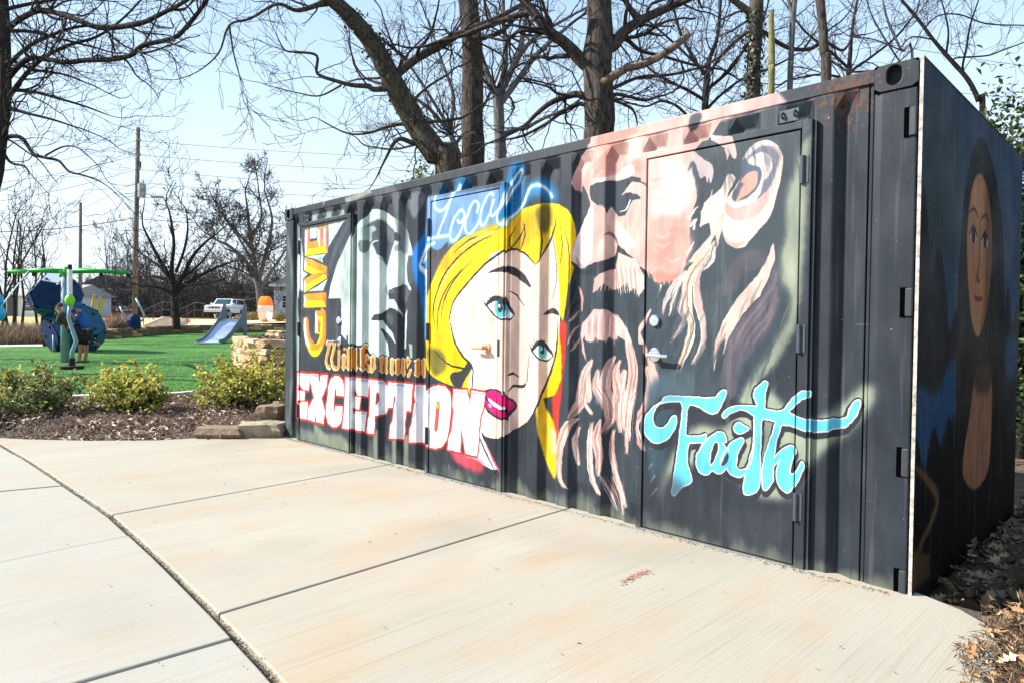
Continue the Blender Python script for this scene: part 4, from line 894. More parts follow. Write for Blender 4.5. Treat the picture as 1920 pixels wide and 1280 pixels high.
['S',(250,238,232),3,1,1,[4390,563,4376,436,4400,314,4446,205,4491,90],[2,8,8,8,2]],
['S',(206,156,148),3,1,1,[4370,557,4356,430,4380,307,4426,199,4472,82],[2,7,7,7,2]],
['S',(250,238,232),3,1,1,[4540,824,4511,699,4504,506],[2,8,2]],
['S',(206,156,148),3,1,1,[4521,819,4492,694,4485,500],[2,7,2]],
['S',(250,238,232),3,1,1,[4651,970,4683,845,4646,723,4580,637,4609,539,4640,466],[2,8,8,8,8,2]],
['S',(206,156,148),3,1,1,[4633,965,4665,840,4627,718,4561,631,4568,528,4622,461],[2,6,6,6,6,2]],
['S',(250,238,232),3,1,1,[4669,1038,4702,905,4714,771],[2,8,2]],
['S',(206,156,148),3,1,1,[4651,1034,4684,900,4696,766],[2,6,2]],
['S',(250,238,232),3,1,1,[4206,993,4155,908,4133,804,4111,709,4046,628,4010,601],[2,9,9,9,9,2]],
['S',(206,156,148),3,1,1,[4185,989,4134,903,4112,799,4090,704,4024,622,3987,595],[2,7,7,7,7,2]],
['S',(250,238,232),3,1,1,[4167,899,4176,761,4153,713,4213,644],[2,9,9,2]],
['S',(206,156,148),3,1,1,[4146,894,4155,756,4132,707,4192,639],[2,7,7,2]],
['S',(250,238,232),3,1,1,[4095,600,4011,549,3962,457,3933,338,3942,185,3994,127],[2,9,9,9,9,2]],
['S',(206,156,148),3,1,1,[4074,594,3988,542,3940,451,3910,331,3919,178,3971,119],[2,7,7,7,7,2]],
['S',(250,238,232),3,1,1,[4114,551,4074,452,4088,360,4107,297],[2,9,9,2]],
['S',(206,156,148),3,1,1,[4093,545,4052,446,4066,353,4085,290],[2,7,7,2]],
['S',(250,238,232),3,1,1,[4386,1023,4333,935,4313,817,4348,729,4371,651,4328,574,4295,534],[2,8,8,8,8,8,2]],
['S',(206,156,148),3,1,1,[4367,1018,4313,931,4292,812,4328,724,4352,645,4308,568,4275,528],[2,7,7,7,7,7,2]],
['S',(250,238,232),3,1,1,[4254,931,4244,821,4303,735,4328,610],[2,8,8,2]],
['S',(206,156,148),3,1,1,[4233,926,4224,816,4283,729,4308,605],[2,7,7,2]],
['S',(250,238,232),3,1,1,[4282,619,4250,492,4275,386,4272,249],[2,8,8,2]],
['S',(206,156,148),3,1,1,[4262,613,4230,486,4255,379,4252,242],[2,7,7,2]],
['S',(250,238,232),3,1,1,[4214,589,4199,468,4208,303,4233,205,4280,131],[2,9,9,9,2]],
['S',(206,156,148),3,1,1,[4193,583,4178,461,4187,296,4212,198,4260,124],[2,7,7,7,2]],
['S',(250,238,232),3,1,1,[4425,1002,4399,912,4435,763,4460,571],[2,8,8,2]],
['S',(206,156,148),3,1,1,[4405,998,4380,907,4415,758,4441,565],[2,7,7,2]],
['S',(250,238,232),3,1,1,[4492,1101,4527,945,4509,787,4486,592,4490,425],[2,8,8,8,2]],
['S',(206,156,148),3,1,1,[4473,1097,4508,941,4490,782,4467,586,4470,419],[2,7,7,7,2]],
['S',(250,238,232),3,1,1,[4464,942,4434,808,4415,673,4439,551],[2,8,8,2]],
['S',(206,156,148),3,1,1,[4444,937,4414,803,4395,667,4419,545],[2,7,7,2]],
['S',(250,238,232),3,1,1,[4390,563,4376,436,4400,314,4446,205,4491,90],[2,8,8,8,2]],
['S',(206,156,148),3,1,1,[4370,557,4356,430,4380,307,4426,199,4472,82],[2,7,7,7,2]],
['S',(250,238,232),3,1,1,[4540,824,4511,699,4504,506],[2,8,2]],
['S',(206,156,148),3,1,1,[4521,819,4492,694,4485,500],[2,7,2]],
['S',(250,238,232),3,1,1,[4651,970,4683,845,4646,723,4580,637,4609,539,4640,466],[2,8,8,8,8,2]],
['S',(206,156,148),3,1,1,[4633,965,4665,840,4627,718,4561,631,4568,528,4622,461],[2,6,6,6,6,2]],
['S',(250,238,232),3,1,1,[4669,1038,4702,905,4714,771],[2,8,2]],
['S',(206,156,148),3,1,1,[4651,1034,4684,900,4696,766],[2,6,2]],
['P',(214,214,216),15,0.5,1,[4315,817,4311,735,4237,720,4223,838,4256,904]],
['S',(150,128,128),2,1,1,[4220,982,4168,900,4143,796,4125,694,4059,617,4028,594],[2,5,5,5,5,2]],
['S',(214,164,154),2,1,1,[4151,899,4122,796,4101,697,4039,619,3999,591],[2,9,9,9,2]],
['S',(232,184,172),2,1,1,[4159,906,4144,801,4116,711,4055,626,4017,599],[2,6,6,6,2]],
['S',(190,140,134),2,1,1,[4158,899,4138,796,4116,697,4046,623,4017,592],[2,7,7,7,2]],
['S',(214,164,154),2,1,1,[4168,901,4145,800,4129,703,4060,622,4015,592],[2,8,8,8,2]],
['S',(250,240,232),2,1,1,[4143,919,4125,811,4100,722,4041,641,4005,611],[2,4,4,4,2]],
['S',(150,128,128),2,1,1,[4159,899,4126,797,4103,701,4040,622,4008,599],[2,7,7,7,2]],
['S',(232,184,172),2,1,1,[4173,889,4182,756,4153,707,4214,641],[2,5,5,2]],
['S',(255,248,242),2,1,1,[4148,890,4169,751,4144,700,4204,632],[2,6,6,2]],
['S',(250,240,232),2,1,1,[4150,918,4155,774,4138,729,4195,660],[2,5,5,2]],
['S',(255,248,242),2,1,1,[4159,901,4166,767,4141,715,4202,648],[2,7,7,2]],
['S',(250,240,232),2,1,1,[4167,893,4171,757,4142,706,4206,639],[2,4,4,2]],
['S',(250,240,232),2,1,1,[4177,761,4154,715,4217,648],[2,5,2]],
['S',(214,164,154),2,1,1,[4169,905,4174,771,4152,722,4210,650],[2,5,5,2]],
['S',(250,240,232),2,1,1,[4024,541,3980,447,3951,330,3955,178,4013,116],[2,7,7,7,2]],
['S',(232,184,172),2,1,1,[4017,544,3970,455,3946,331,3951,183,4001,117],[2,7,7,7,2]],
['S',(250,240,232),2,1,1,[4098,609,4014,555,3962,459,3936,342,3937,194,3996,132],[2,5,5,5,5,2]],
['S',(150,128,128),2,1,1,[4068,594,3985,546,3939,447,3904,333,3922,181,3976,121],[2,5,5,5,5,2]],
['S',(214,164,154),2,1,1,[4018,545,3983,450,3950,332,3955,180,4004,121],[2,4,4,4,2]],
['S',(232,184,172),2,1,1,[4094,602,4008,548,3953,464,3932,339,3946,187,3992,133],[2,9,9,9,9,2]],
['S',(214,164,154),2,1,1,[3976,554,3938,464,3909,343,3913,189,3968,135],[2,4,4,4,2]],
['S',(250,240,232),2,1,1,[4043,465,4056,375,4071,308],[2,6,2]],
['S',(255,248,242),2,1,1,[4090,555,4054,453,4068,361,4079,302],[2,8,8,2]],
['S',(190,140,134),2,1,1,[4098,568,4065,473,4076,384,4098,313],[2,5,5,2]],
['S',(150,128,128),2,1,1,[4059,461,4075,371,4085,306],[2,8,2]],
['S',(250,240,232),2,1,1,[4053,484,4064,390,4085,328],[2,4,2]],
['S',(214,164,154),2,1,1,[4126,569,4081,475,4101,379,4115,312],[2,4,4,2]],
['S',(250,240,232),2,1,1,[4067,444,4077,351,4099,291],[2,6,2]],
['S',(150,128,128),2,1,1,[4318,916,4296,797,4336,710,4362,626,4311,550,4283,512],[2,8,8,8,8,2]],
['S',(150,128,128),2,1,1,[4325,933,4308,812,4350,725,4370,650,4325,570,4285,526],[2,5,5,5,5,2]],
['S',(190,140,134),2,1,1,[4354,915,4317,798,4366,708,4385,628,4342,556,4301,512],[2,7,7,7,7,2]],
['S',(250,240,232),2,1,1,[4348,928,4320,811,4366,724,4381,648,4334,571,4313,531],[2,4,4,4,4,2]],
['S',(190,140,134),2,1,1,[4375,1025,4325,932,4300,819,4341,734,4359,651,4318,575,4282,533],[2,4,4,4,4,4,2]],
['S',(232,184,172),2,1,1,[4347,1012,4301,924,4278,808,4314,721,4334,636,4291,557,4262,524],[2,6,6,6,6,6,2]],
['S',(214,164,154),2,1,1,[4308,943,4284,826,4325,734,4346,661,4305,580,4270,536],[2,7,7,7,7,2]],
['S',(214,164,154),2,1,1,[4233,914,4223,809,4283,715,4309,597],[2,5,5,2]],
['S',(255,248,242),2,1,1,[4255,919,4238,809,4297,724,4322,599],[2,8,8,2]],
['S',(232,184,172),2,1,1,[4243,941,4238,828,4291,745,4314,615],[2,6,6,2]],
['S',(150,128,128),2,1,1,[4221,926,4210,813,4265,731,4294,600],[2,4,4,2]],
['S',(214,164,154),2,1,1,[4236,820,4297,732,4321,603],[2,4,2]],
['S',(250,240,232),2,1,1,[4265,932,4253,830,4320,739,4342,614],[2,8,8,2]],
['S',(214,164,154),2,1,1,[4245,940,4234,829,4304,747,4322,617],[2,8,8,2]],
['S',(214,164,154),2,1,1,[4290,613,4260,483,4287,373,4279,240],[2,4,4,2]],
['S',(255,248,242),2,1,1,[4246,492,4273,393,4265,251],[2,5,2]],
['S',(214,164,154),2,1,1,[4252,493,4277,382,4270,245],[2,6,2]],
['S',(250,240,232),2,1,1,[4246,512,4274,403,4270,270],[2,4,2]],
['S',(232,184,172),2,1,1,[4230,495,4243,394,4240,254],[2,8,2]],
['S',(190,140,134),2,1,1,[4276,615,4233,487,4257,383,4254,239],[2,6,6,2]],
['S',(214,164,154),2,1,1,[4225,498,4248,391,4247,255],[2,4,2]],
['S',(255,248,242),2,1,1,[4187,599,4175,477,4174,310,4201,207,4256,137],[2,5,5,5,2]],
['S',(232,184,172),2,1,1,[4215,595,4206,478,4211,317,4241,215,4279,142],[2,5,5,5,2]],
['S',(232,184,172),2,1,1,[4220,600,4194,488,4210,319,4231,220,4284,141],[2,6,6,6,2]],
['S',(250,240,232),2,1,1,[4192,459,4202,293,4231,193,4274,126],[2,6,6,2]],
['S',(255,248,242),2,1,1,[4216,595,4204,476,4215,308,4229,212,4282,141],[2,4,4,4,2]],
['S',(255,248,242),2,1,1,[4215,584,4193,466,4207,302,4229,200,4280,127],[2,7,7,7,2]],
['S',(232,184,172),2,1,1,[4195,480,4211,309,4233,214,4279,135],[2,4,4,2]],
['S',(232,184,172),2,1,1,[4420,1011,4394,924,4427,769,4451,578],[2,4,4,1]],
['S',(214,164,154),2,1,1,[4438,1005,4406,919,4450,767,4477,576],[2,4,4,1]],
['S',(232,184,172),2,1,1,[4416,985,4396,894,4434,745,4456,556],[2,5,5,1]],
['S',(190,140,134),2,1,1,[4429,991,4403,896,4438,747,4463,557],[2,6,6,1]],
['S',(250,240,232),2,1,1,[4408,919,4438,764,4471,575],[2,7,1]],
['S',(255,248,242),2,1,1,[4423,1003,4399,908,4437,760,4464,566],[2,7,7,1]],
['S',(150,128,128),2,1,1,[4385,894,4421,752,4446,558],[2,4,1]],
['S',(214,164,154),2,1,1,[4512,944,4491,787,4466,591,4469,420],[2,4,4,1]],
['S',(232,184,172),2,1,1,[4483,1118,4519,962,4503,804,4476,605,4474,444],[2,4,4,4,1]],
['S',(150,128,128),2,1,1,[4473,1102,4512,946,4492,790,4465,592,4476,424],[2,4,4,4,1]],
['S',(150,128,128),2,1,1,[4501,1107,4538,952,4514,795,4491,604,4494,433],[2,7,7,7,1]],
['S',(232,184,172),2,1,1,[4519,927,4504,766,4478,576,4488,406],[2,5,5,1]],
['S',(214,164,154),2,1,1,[4492,1107,4528,949,4509,784,4488,594,4485,425],[2,4,4,4,1]],
['S',(232,184,172),2,1,1,[4488,1107,4518,951,4501,787,4486,596,4487,429],[2,8,8,8,1]],
['S',(250,240,232),2,1,1,[4421,808,4402,668,4427,552],[2,4,1]],
['S',(214,164,154),2,1,1,[4474,934,4450,799,4431,665,4457,540],[2,5,5,1]],
['S',(190,140,134),2,1,1,[4438,951,4397,819,4391,680,4409,558],[2,5,5,1]],
['S',(255,248,242),2,1,1,[4467,933,4435,801,4424,658,4445,537],[2,7,7,1]],
['S',(255,248,242),2,1,1,[4432,805,4416,669,4439,548],[2,5,1]],
['S',(190,140,134),2,1,1,[4426,814,4404,676,4433,552],[2,7,1]],
['S',(232,184,172),2,1,1,[4450,942,4425,809,4401,678,4427,552],[2,5,5,1]],
['S',(150,128,128),2,1,1,[4357,436,4380,315,4423,203,4475,87],[2,8,8,1]],
['S',(255,248,242),2,1,1,[4356,429,4379,306,4426,200,4473,83],[2,8,8,1]],
['S',(255,248,242),2,1,1,[4367,434,4394,310,4443,199,4480,88],[2,5,5,1]],
['S',(255,248,242),2,1,1,[4369,555,4344,433,4375,309,4422,199,4472,84],[2,3,3,3,1]],
['S',(214,164,154),2,1,1,[4395,576,4375,443,4406,321,4451,215,4496,100],[2,7,7,7,1]],
['S',(150,128,128),2,1,1,[4358,416,4386,295,4424,184,4475,76],[2,7,7,1]],
['S',(232,184,172),2,1,1,[4364,426,4384,302,4433,189,4477,76],[2,8,8,1]],
['S',(214,164,154),2,1,1,[4526,809,4500,686,4496,492],[2,5,1]],
['S',(190,140,134),2,1,1,[4540,813,4508,681,4499,488],[2,8,1]],
['S',(255,248,242),2,1,1,[4511,840,4488,716,4475,518],[2,8,1]],
['S',(250,240,232),2,1,1,[4528,843,4497,718,4492,523],[2,6,1]],
['S',(255,248,242),2,1,1,[4537,826,4502,699,4502,507],[2,7,1]],
['S',(232,184,172),2,1,1,[4552,820,4526,699,4522,508],[2,4,1]],
['S',(255,248,242),2,1,1,[4537,836,4512,710,4505,516],[2,8,1]],
['S',(232,184,172),2,1,1,[4670,842,4640,721,4576,629,4605,535,4635,465],[2,7,7,7,1]],
['S',(255,248,242),2,1,1,[4643,973,4677,842,4645,719,4573,632,4604,537,4632,468],[2,6,6,6,6,1]],
['S',(232,184,172),2,1,1,[4656,856,4615,728,4552,642,4555,537,4608,473],[2,6,6,6,1]],
['S',(190,140,134),2,1,1,[4672,847,4628,717,4564,630,4572,538,4631,464],[2,6,6,6,1]],
['S',(190,140,134),2,1,1,[4675,837,4639,715,4567,627,4569,519,4629,456],[2,4,4,4,1]],
['S',(150,128,128),2,1,1,[4655,966,4688,842,4649,722,4607,645,4611,535,4643,464],[2,7,7,7,7,1]],
['S',(232,184,172),2,1,1,[4632,989,4668,861,4634,741,4564,653,4569,550,4634,484],[2,7,7,7,7,1]],
['S',(190,140,134),2,1,1,[4670,1035,4709,913,4716,772],[2,4,1]],
['S',(150,128,128),2,1,1,[4678,1026,4709,887,4729,755],[2,6,1]],
['S',(150,128,128),2,1,1,[4656,1042,4682,905,4703,771],[2,4,1]],
['S',(190,140,134),2,1,1,[4649,1029,4684,896,4696,759],[2,6,1]],
['S',(255,248,242),2,1,1,[4665,1041,4702,908,4711,773],[2,5,1]],
['S',(190,140,134),2,1,1,[4686,1056,4720,927,4732,793],[2,4,1]],
['S',(214,164,154),2,1,1,[4658,1045,4692,917,4700,775],[2,3,1]],
['S',(150,128,128),2,1,1,[4283,247,4359,162,4415,62],[2,6,2]],
['S',(190,140,134),2,1,1,[4300,253,4371,174,4435,76],[2,4,1]],
['S',(232,184,172),2,1,1,[4279,239,4352,155,4410,53],[2,5,2]],
['S',(255,248,242),2,1,1,[4279,244,4361,157,4421,62],[2,5,2]],
['S',(250,240,232),2,1,1,[4270,236,4342,143,4413,51],[2,4,2]],
['S',(214,164,154),2,1,1,[4319,261,4396,175,4449,77],[2,8,1]],
['S',(150,128,128),2,1,1,[4284,258,4373,177,4434,77],[2,8,1]],
['S',(190,140,134),2,1,1,[4383,265,4438,160,4466,40],[2,4,1]],
['S',(190,140,134),2,1,1,[4377,263,4435,154,4460,37],[2,4,1]],
['S',(250,240,232),2,1,1,[4378,266,4438,161,4455,39],[2,8,1]],
['S',(150,128,128),2,1,1,[4370,270,4425,165,4451,45],[2,7,1]],
['S',(250,240,232),2,1,1,[4397,278,4442,163,4471,48],[2,8,1]],
['S',(232,184,172),2,1,1,[4373,273,4430,161,4458,43],[2,6,1]],
['S',(232,184,172),2,1,1,[4364,260,4416,149,4441,33],[2,4,1]],
['S',(248,226,196),4,1,1,[5071,1683,5015,1609,4944,1535,4901,1444,4903,1324,4935,1231,4922,1138,4879,1029,4842,960],[11,41,63,63,48,45,48,33,4]],
['S',(224,202,198),4,1,1,[5016,1583,4960,1468,4977,1336,5005,1231,5004,1113,4954,1006],[15,37,40,33,29,4]],
['S',(238,226,224),4,1,1,[4900,1517,4825,1453,4764,1367,4746,1285],[35,50,31,4]],
['S',(244,236,232),4,1,1,[4862,1486,4818,1406,4789,1271],[31,34,4]],
['S',(240,206,190),4,1,1,[4894,1418,4866,1311,4890,1244,4815,1135],[30,34,26,4]],
['S',(250,246,240),4,1,1,[5072,1651,5059,1581,5003,1525],[11,25,4]],
['S',(240,206,194),4,1,1,[4660,1313,4612,1230,4575,1166,4632,1055,4666,993],[8,32,36,36,20]],
['S',(240,206,194),4,1,1,[4649,1034,4675,959,4710,871],[24,48,56]],
['S',(252,240,208),6,1,1,[4951,1534,4924,1430,4934,1271,4936,1164],[6,19,16,3]],
['P',(240,236,234),0,1,0,[4722,1457,4738,1457,4723,1409]],
['S',(206,176,172),3,1,1,[5069,1662,5011,1591,4942,1516,4903,1419,4902,1301,4936,1210,4920,1120,4878,1012,4841,943],[2,3,3,3,3,3,3,3,2]],
['S',(255,248,236),3,1,1,[5091,1667,5036,1590,4963,1520,4916,1427,4928,1308,4955,1214,4943,1120,4893,1014,4863,945],[2,5,5,5,5,5,5,5,2]],
['S',(226,190,176),3,1,1,[5073,1675,5012,1602,4943,1532,4893,1436,4903,1313,4929,1217,4919,1130,4877,1017,4838,956],[2,5,5,5,5,5,5,5,2]],
['S',(120,128,134),3,1,1,[5081,1694,5025,1621,4953,1547,4908,1457,4908,1329,4949,1238,4932,1143,4889,1037,4856,969],[2,6,6,6,6,6,6,6,2]],
['S',(226,190,176),3,1,1,[5071,1687,5012,1608,4938,1533,4901,1441,4905,1323,4940,1231,4921,1136,4876,1027,4844,963],[2,4,4,4,4,4,4,4,2]],
['S',(206,176,172),3,1,1,[5032,1593,4981,1480,4997,1350,5022,1246,5025,1123,4978,1020],[2,5,5,5,5,2]],
['S',(206,176,172),3,1,1,[5014,1581,4967,1469,4984,1337,5011,1232,5009,1113,4961,1000],[2,7,7,7,7,2]],
['S',(206,176,172),3,1,1,[5011,1578,4954,1464,4975,1328,5001,1227,4995,1112,4949,1002],[2,6,6,6,6,2]],
['S',(226,190,176),3,1,1,[5000,1587,4947,1467,4965,1339,4995,1232,4996,1112,4944,1007],[2,6,6,6,6,2]],
['S',(255,248,236),3,1,1,[5000,1576,4946,1458,4953,1331,4993,1227,4990,1106,4936,997],[2,7,7,7,7,2]],
['S',(255,248,236),3,1,1,[4900,1508,4833,1441,4767,1352,4745,1275],[2,7,7,2]],
['S',(226,190,176),3,1,1,[4907,1535,4837,1466,4770,1386,4754,1303],[2,7,7,2]],
['S',(255,248,236),3,1,1,[4909,1521,4828,1461,4767,1368,4752,1286],[2,5,5,2]],
['S',(206,176,172),3,1,1,[4892,1524,4818,1458,4756,1370,4739,1280],[2,8,8,2]],
['S',(206,176,172),3,1,1,[4897,1499,4824,1433,4759,1346,4748,1258],[2,5,5,2]],
['S',(255,248,236),3,1,1,[4864,1506,4819,1431,4790,1296],[2,8,2]],
['S',(226,190,176),3,1,1,[4878,1485,4835,1411,4811,1275],[2,4,2]],
['S',(120,128,134),3,1,1,[4848,1485,4800,1403,4771,1269],[2,6,2]],
['S',(206,176,172),3,1,1,[4868,1488,4822,1409,4784,1275],[2,3,2]],
['S',(120,128,134),3,1,1,[4884,1482,4842,1402,4807,1268],[2,6,2]],
['S',(120,128,134),3,1,1,[4898,1411,4874,1304,4898,1237,4825,1127],[2,8,8,2]],
['S',(206,176,172),3,1,1,[4886,1430,4853,1323,4884,1251,4810,1143],[2,6,6,2]],
['S',(120,128,134),3,1,1,[4891,1421,4866,1317,4897,1247,4812,1141],[2,5,5,2]],
['S',(206,176,172),3,1,1,[4872,1421,4841,1316,4874,1251,4799,1136],[2,3,3,2]],
['S',(120,128,134),3,1,1,[4895,1407,4865,1296,4885,1233,4812,1125],[2,8,8,2]],
['S',(255,248,236),3,1,1,[5051,1659,5037,1584,4976,1531],[2,8,2]],
['S',(226,190,176),3,1,1,[5076,1661,5062,1583,5008,1533],[2,5,2]],
['S',(206,176,172),3,1,1,[5082,1674,5067,1602,5013,1551],[2,5,2]],
['S',(255,248,236),3,1,1,[5070,1649,5060,1579,5005,1532],[2,6,2]],
['S',(120,128,134),3,1,1,[5056,1662,5046,1596,4990,1540],[2,6,2]],
['S',(98,104,112),6,0.45,1,[5092,1094,5046,1003,5028,916],[2,21,3]],
['S',(56,68,78),6,0.45,1,[4719,1199,4655,1081,4627,961],[2,23,3]],
['S',(98,104,112),6,0.45,1,[4913,1286,4873,1213,4857,1136],[2,15,3]],
['S',(88,102,112),6,0.45,1,[5406,986,5376,926,5365,866],[2,20,2]],
['S',(64,80,92),6,0.45,1,[4810,1386,4761,1303,4745,1215],[2,26,3]],
['S',(88,102,112),6,0.45,1,[5390,1344,5363,1289,5352,1233],[2,24,2]],
['S',(98,104,112),6,0.45,1,[4891,1329,4824,1210,4801,1088],[2,13,3]],
['S',(88,102,112),6,0.45,1,[4955,1201,4912,1122,4893,1042],[2,15,3]],
['S',(98,104,112),6,0.45,1,[5110,1338,5067,1256,5052,1176],[2,21,2]],
['S',(64,80,92),6,0.45,1,[4772,1290,4719,1199,4699,1107],[2,29,3]],
['S',(64,80,92),6,0.45,1,[4787,1079,4742,992,4721,909],[2,20,3]],
['S',(88,102,112),6,0.45,1,[5026,1309,4985,1232,4970,1150],[2,15,3]],
['S',(98,104,112),6,0.45,1,[5380,1018,5327,909,5305,799],[2,14,2]],
['S',(98,104,112),6,0.45,1,[5190,1429,5163,1375,5151,1320],[2,17,2]],
['S',(64,80,92),6,0.45,1,[5108,1423,5068,1350,5053,1273],[2,10,2]],
['S',(88,102,112),6,0.45,1,[5285,1077,5233,968,5210,863],[2,22,2]],
['S',(98,104,112),6,0.45,1,[5275,1127,5249,1075,5241,1023],[2,21,2]],
['S',(88,102,112),6,0.45,1,[5258,896,5206,785,5186,679],[2,25,2]],
['S',(98,104,112),6,0.45,1,[4993,1157,4948,1071,4929,986],[2,22,3]],
['S',(64,80,92),6,0.45,1,[4791,1247,4746,1162,4725,1073],[2,22,3]],
['S',(88,102,112),6,0.45,1,[4898,1170,4834,1052,4811,933],[2,15,3]],
['S',(88,102,112),6,0.45,1,[5121,1109,5062,995,5038,877],[2,24,2]],
['S',(64,80,92),6,0.45,1,[5119,1030,5088,967,5077,904],[2,26,2]],
['S',(64,80,92),6,0.45,1,[4980,973,4947,911,4935,849],[2,12,3]],
['S',(64,80,92),6,0.45,1,[5231,876,5190,789,5173,703],[2,22,2]],
['S',(56,68,78),6,0.45,1,[5412,1407,5384,1347,5371,1289],[2,22,2]],
['S',(88,102,112),6,0.45,1,[5415,964,5371,867,5353,773],[2,12,2]],
['S',(56,68,78),6,0.45,1,[5168,1105,5123,1021,5108,935],[2,23,2]],
['S',(88,102,112),6,0.45,1,[4906,1292,4879,1244,4870,1198],[2,10,3]],
['S',(98,104,112),6,0.45,1,[5087,1370,5062,1321,5053,1271],[2,19,2]],
['S',(98,104,112),6,0.45,1,[5452,947,5406,853,5388,756],[2,22,2]],
['S',(56,68,78),6,0.45,1,[4806,1225,4739,1102,4713,975],[2,17,3]],
['S',(64,80,92),6,0.45,1,[5407,1083,5360,984,5342,887],[2,13,2]],
['S',(56,68,78),6,0.45,1,[4866,1179,4836,1123,4823,1067],[2,28,3]],
['S',(88,102,112),6,0.45,1,[4929,1329,4902,1280,4890,1228],[2,26,3]],
['S',(88,102,112),6,0.45,1,[4915,1009,4868,921,4849,837],[2,15,3]],
['S',(88,102,112),6,0.45,1,[5348,1462,5297,1363,5278,1261],[2,21,2]],
['S',(98,104,112),6,0.45,1,[4908,1174,4858,1078,4839,984],[2,11,3]],
['S',(56,68,78),6,0.45,1,[5417,1125,5393,1075,5385,1024],[2,17,2]],
['S',(64,80,92),6,0.45,1,[5409,1125,5379,1066,5368,1009],[2,19,2]],
['S',(88,102,112),6,0.45,1,[5039,1149,4982,1042,4960,936],[2,23,3]],
['S',(56,68,78),6,0.45,1,[5425,1029,5395,966,5382,904],[2,24,2]],
['S',(56,68,78),6,0.45,1,[4758,1453,4698,1351,4674,1247],[2,20,3]],
['S',(98,104,112),6,0.45,1,[4747,1466,4697,1382,4680,1294],[2,15,3]],
['S',(88,102,112),6,0.45,1,[5154,1186,5111,1106,5097,1026],[2,26,2]],
['S',(88,102,112),6,0.45,1,[5272,1099,5229,1009,5212,921],[2,13,2]],
['S',(56,68,78),6,0.45,1,[5335,929,5284,823,5262,718],[2,19,2]],
['S',(64,80,92),6,0.45,1,[5362,1197,5320,1109,5304,1023],[2,26,2]],
['S',(64,80,92),6,0.45,1,[4758,905,4715,827,4698,752],[2,26,3]],
['S',(98,104,112),6,0.45,1,[4833,1435,4775,1325,4748,1215],[2,30,3]],
['S',(98,104,112),6,0.45,1,[5370,1071,5339,1005,5329,943],[2,22,2]],
['S',(64,80,92),6,0.45,1,[5325,990,5300,932,5289,878],[2,20,2]],
['S',(98,104,112),6,0.45,1,[5329,954,5277,845,5258,741],[2,18,2]],
['S',(88,102,112),6,0.45,1,[4862,859,4821,782,4805,706],[2,13,3]],
['S',(98,104,112),6,0.45,1,[5190,926,5166,878,5155,830],[2,10,2]],
['S',(88,102,112),6,0.45,1,[5153,1241,5125,1194,5117,1144],[2,18,2]],
['S',(64,80,92),6,0.45,1,[5273,1372,5235,1298,5218,1221],[2,10,2]],
['S',(64,80,92),6,0.45,1,[5124,1121,5078,1028,5060,935],[2,23,2]],
['S',(88,102,112),6,0.45,1,[4880,1017,4829,925,4813,837],[2,16,3]],
['S',(98,104,112),6,0.45,1,[4990,1313,4941,1226,4923,1134],[2,15,3]],
['S',(58,72,84),6,0.4,1,[5500,2094,5523,2031,5530,1955],[2,13,2]],
['S',(92,108,120),6,0.4,1,[5050,2230,5077,2161,5086,2077],[2,19,2]],
['S',(58,72,84),6,0.4,1,[5134,2189,5160,2121,5168,2039],[2,17,2]],
['S',(92,108,120),6,0.4,1,[5272,2173,5297,2107,5304,2027],[2,16,2]],
['S',(58,72,84),6,0.4,1,[5331,2143,5355,2077,5363,1998],[2,18,2]],
['S',(92,108,120),6,0.4,1,[5393,2170,5417,2106,5424,2028],[2,10,2]],
['S',(92,108,120),6,0.4,1,[5258,2249,5283,2182,5291,2102],[2,20,2]],
['S',(58,72,84),6,0.4,1,[5098,2090,5125,2022,5133,1940],[2,10,2]],
['S',(58,72,84),6,0.4,1,[5223,2221,5248,2154,5256,2074],[2,10,2]],
['S',(92,108,120),6,0.4,1,[5484,2216,5507,2152,5514,2076],[2,19,2]],
['S',(92,108,120),6,0.4,1,[5151,2137,5177,2069,5185,1988],[2,10,2]],
['S',(58,72,84),6,0.4,1,[5043,2119,5070,2051,5078,1967],[2,11,2]],
['S',(58,72,84),6,0.4,1,[5342,2160,5366,2095,5374,2016],[2,20,2]],
['S',(92,108,120),6,0.4,1,[5120,2098,5146,2030,5154,1948],[2,20,2]],
['S',(58,72,84),6,0.4,1,[5038,2223,5065,2154,5073,2071],[2,10,2]],
['S',(92,108,120),6,0.4,1,[5092,2065,5119,1997,5127,1914],[2,19,2]],
['S',(58,72,84),6,0.4,1,[5471,2080,5494,2017,5501,1940],[2,9,2]],
['S',(92,108,120),6,0.4,1,[5224,2289,5250,2222,5257,2141],[2,9,2]],
['S',(92,108,120),6,0.4,1,[5320,2094,5345,2029,5352,1950],[2,15,2]],
['S',(58,72,84),6,0.4,1,[5208,2193,5234,2126,5241,2045],[2,16,2]],
['S',(92,108,120),6,0.4,1,[5321,2189,5346,2123,5353,2044],[2,17,2]],
['S',(92,108,120),6,0.4,1,[5401,2210,5425,2145,5432,2067],[2,19,2]],
['S',(58,72,84),6,0.4,1,[5265,2185,5290,2119,5298,2039],[2,15,2]],
['S',(58,72,84),6,0.4,1,[5503,2220,5526,2157,5533,2080],[2,17,2]],
['S',(58,72,84),6,0.4,1,[5375,2093,5399,2029,5406,1951],[2,10,2]],
['S',(92,108,120),6,0.4,1,[5125,2141,5152,2073,5160,1991],[2,11,2]],
['S',(58,72,84),6,0.4,1,[5149,2056,5175,1989,5183,1907],[2,13,2]],
['S',(92,108,120),6,0.4,1,[5454,2102,5477,2038,5484,1962],[2,10,2]],
['S',(92,108,120),6,0.4,1,[5359,2043,5383,1979,5390,1901],[2,9,2]],
['S',(58,72,84),6,0.4,1,[5161,2250,5187,2182,5195,2101],[2,10,2]],
['S',(255,236,226),10,0.4,1,[4784,1982,4834,1957,4882,1975],[2,18,3]],
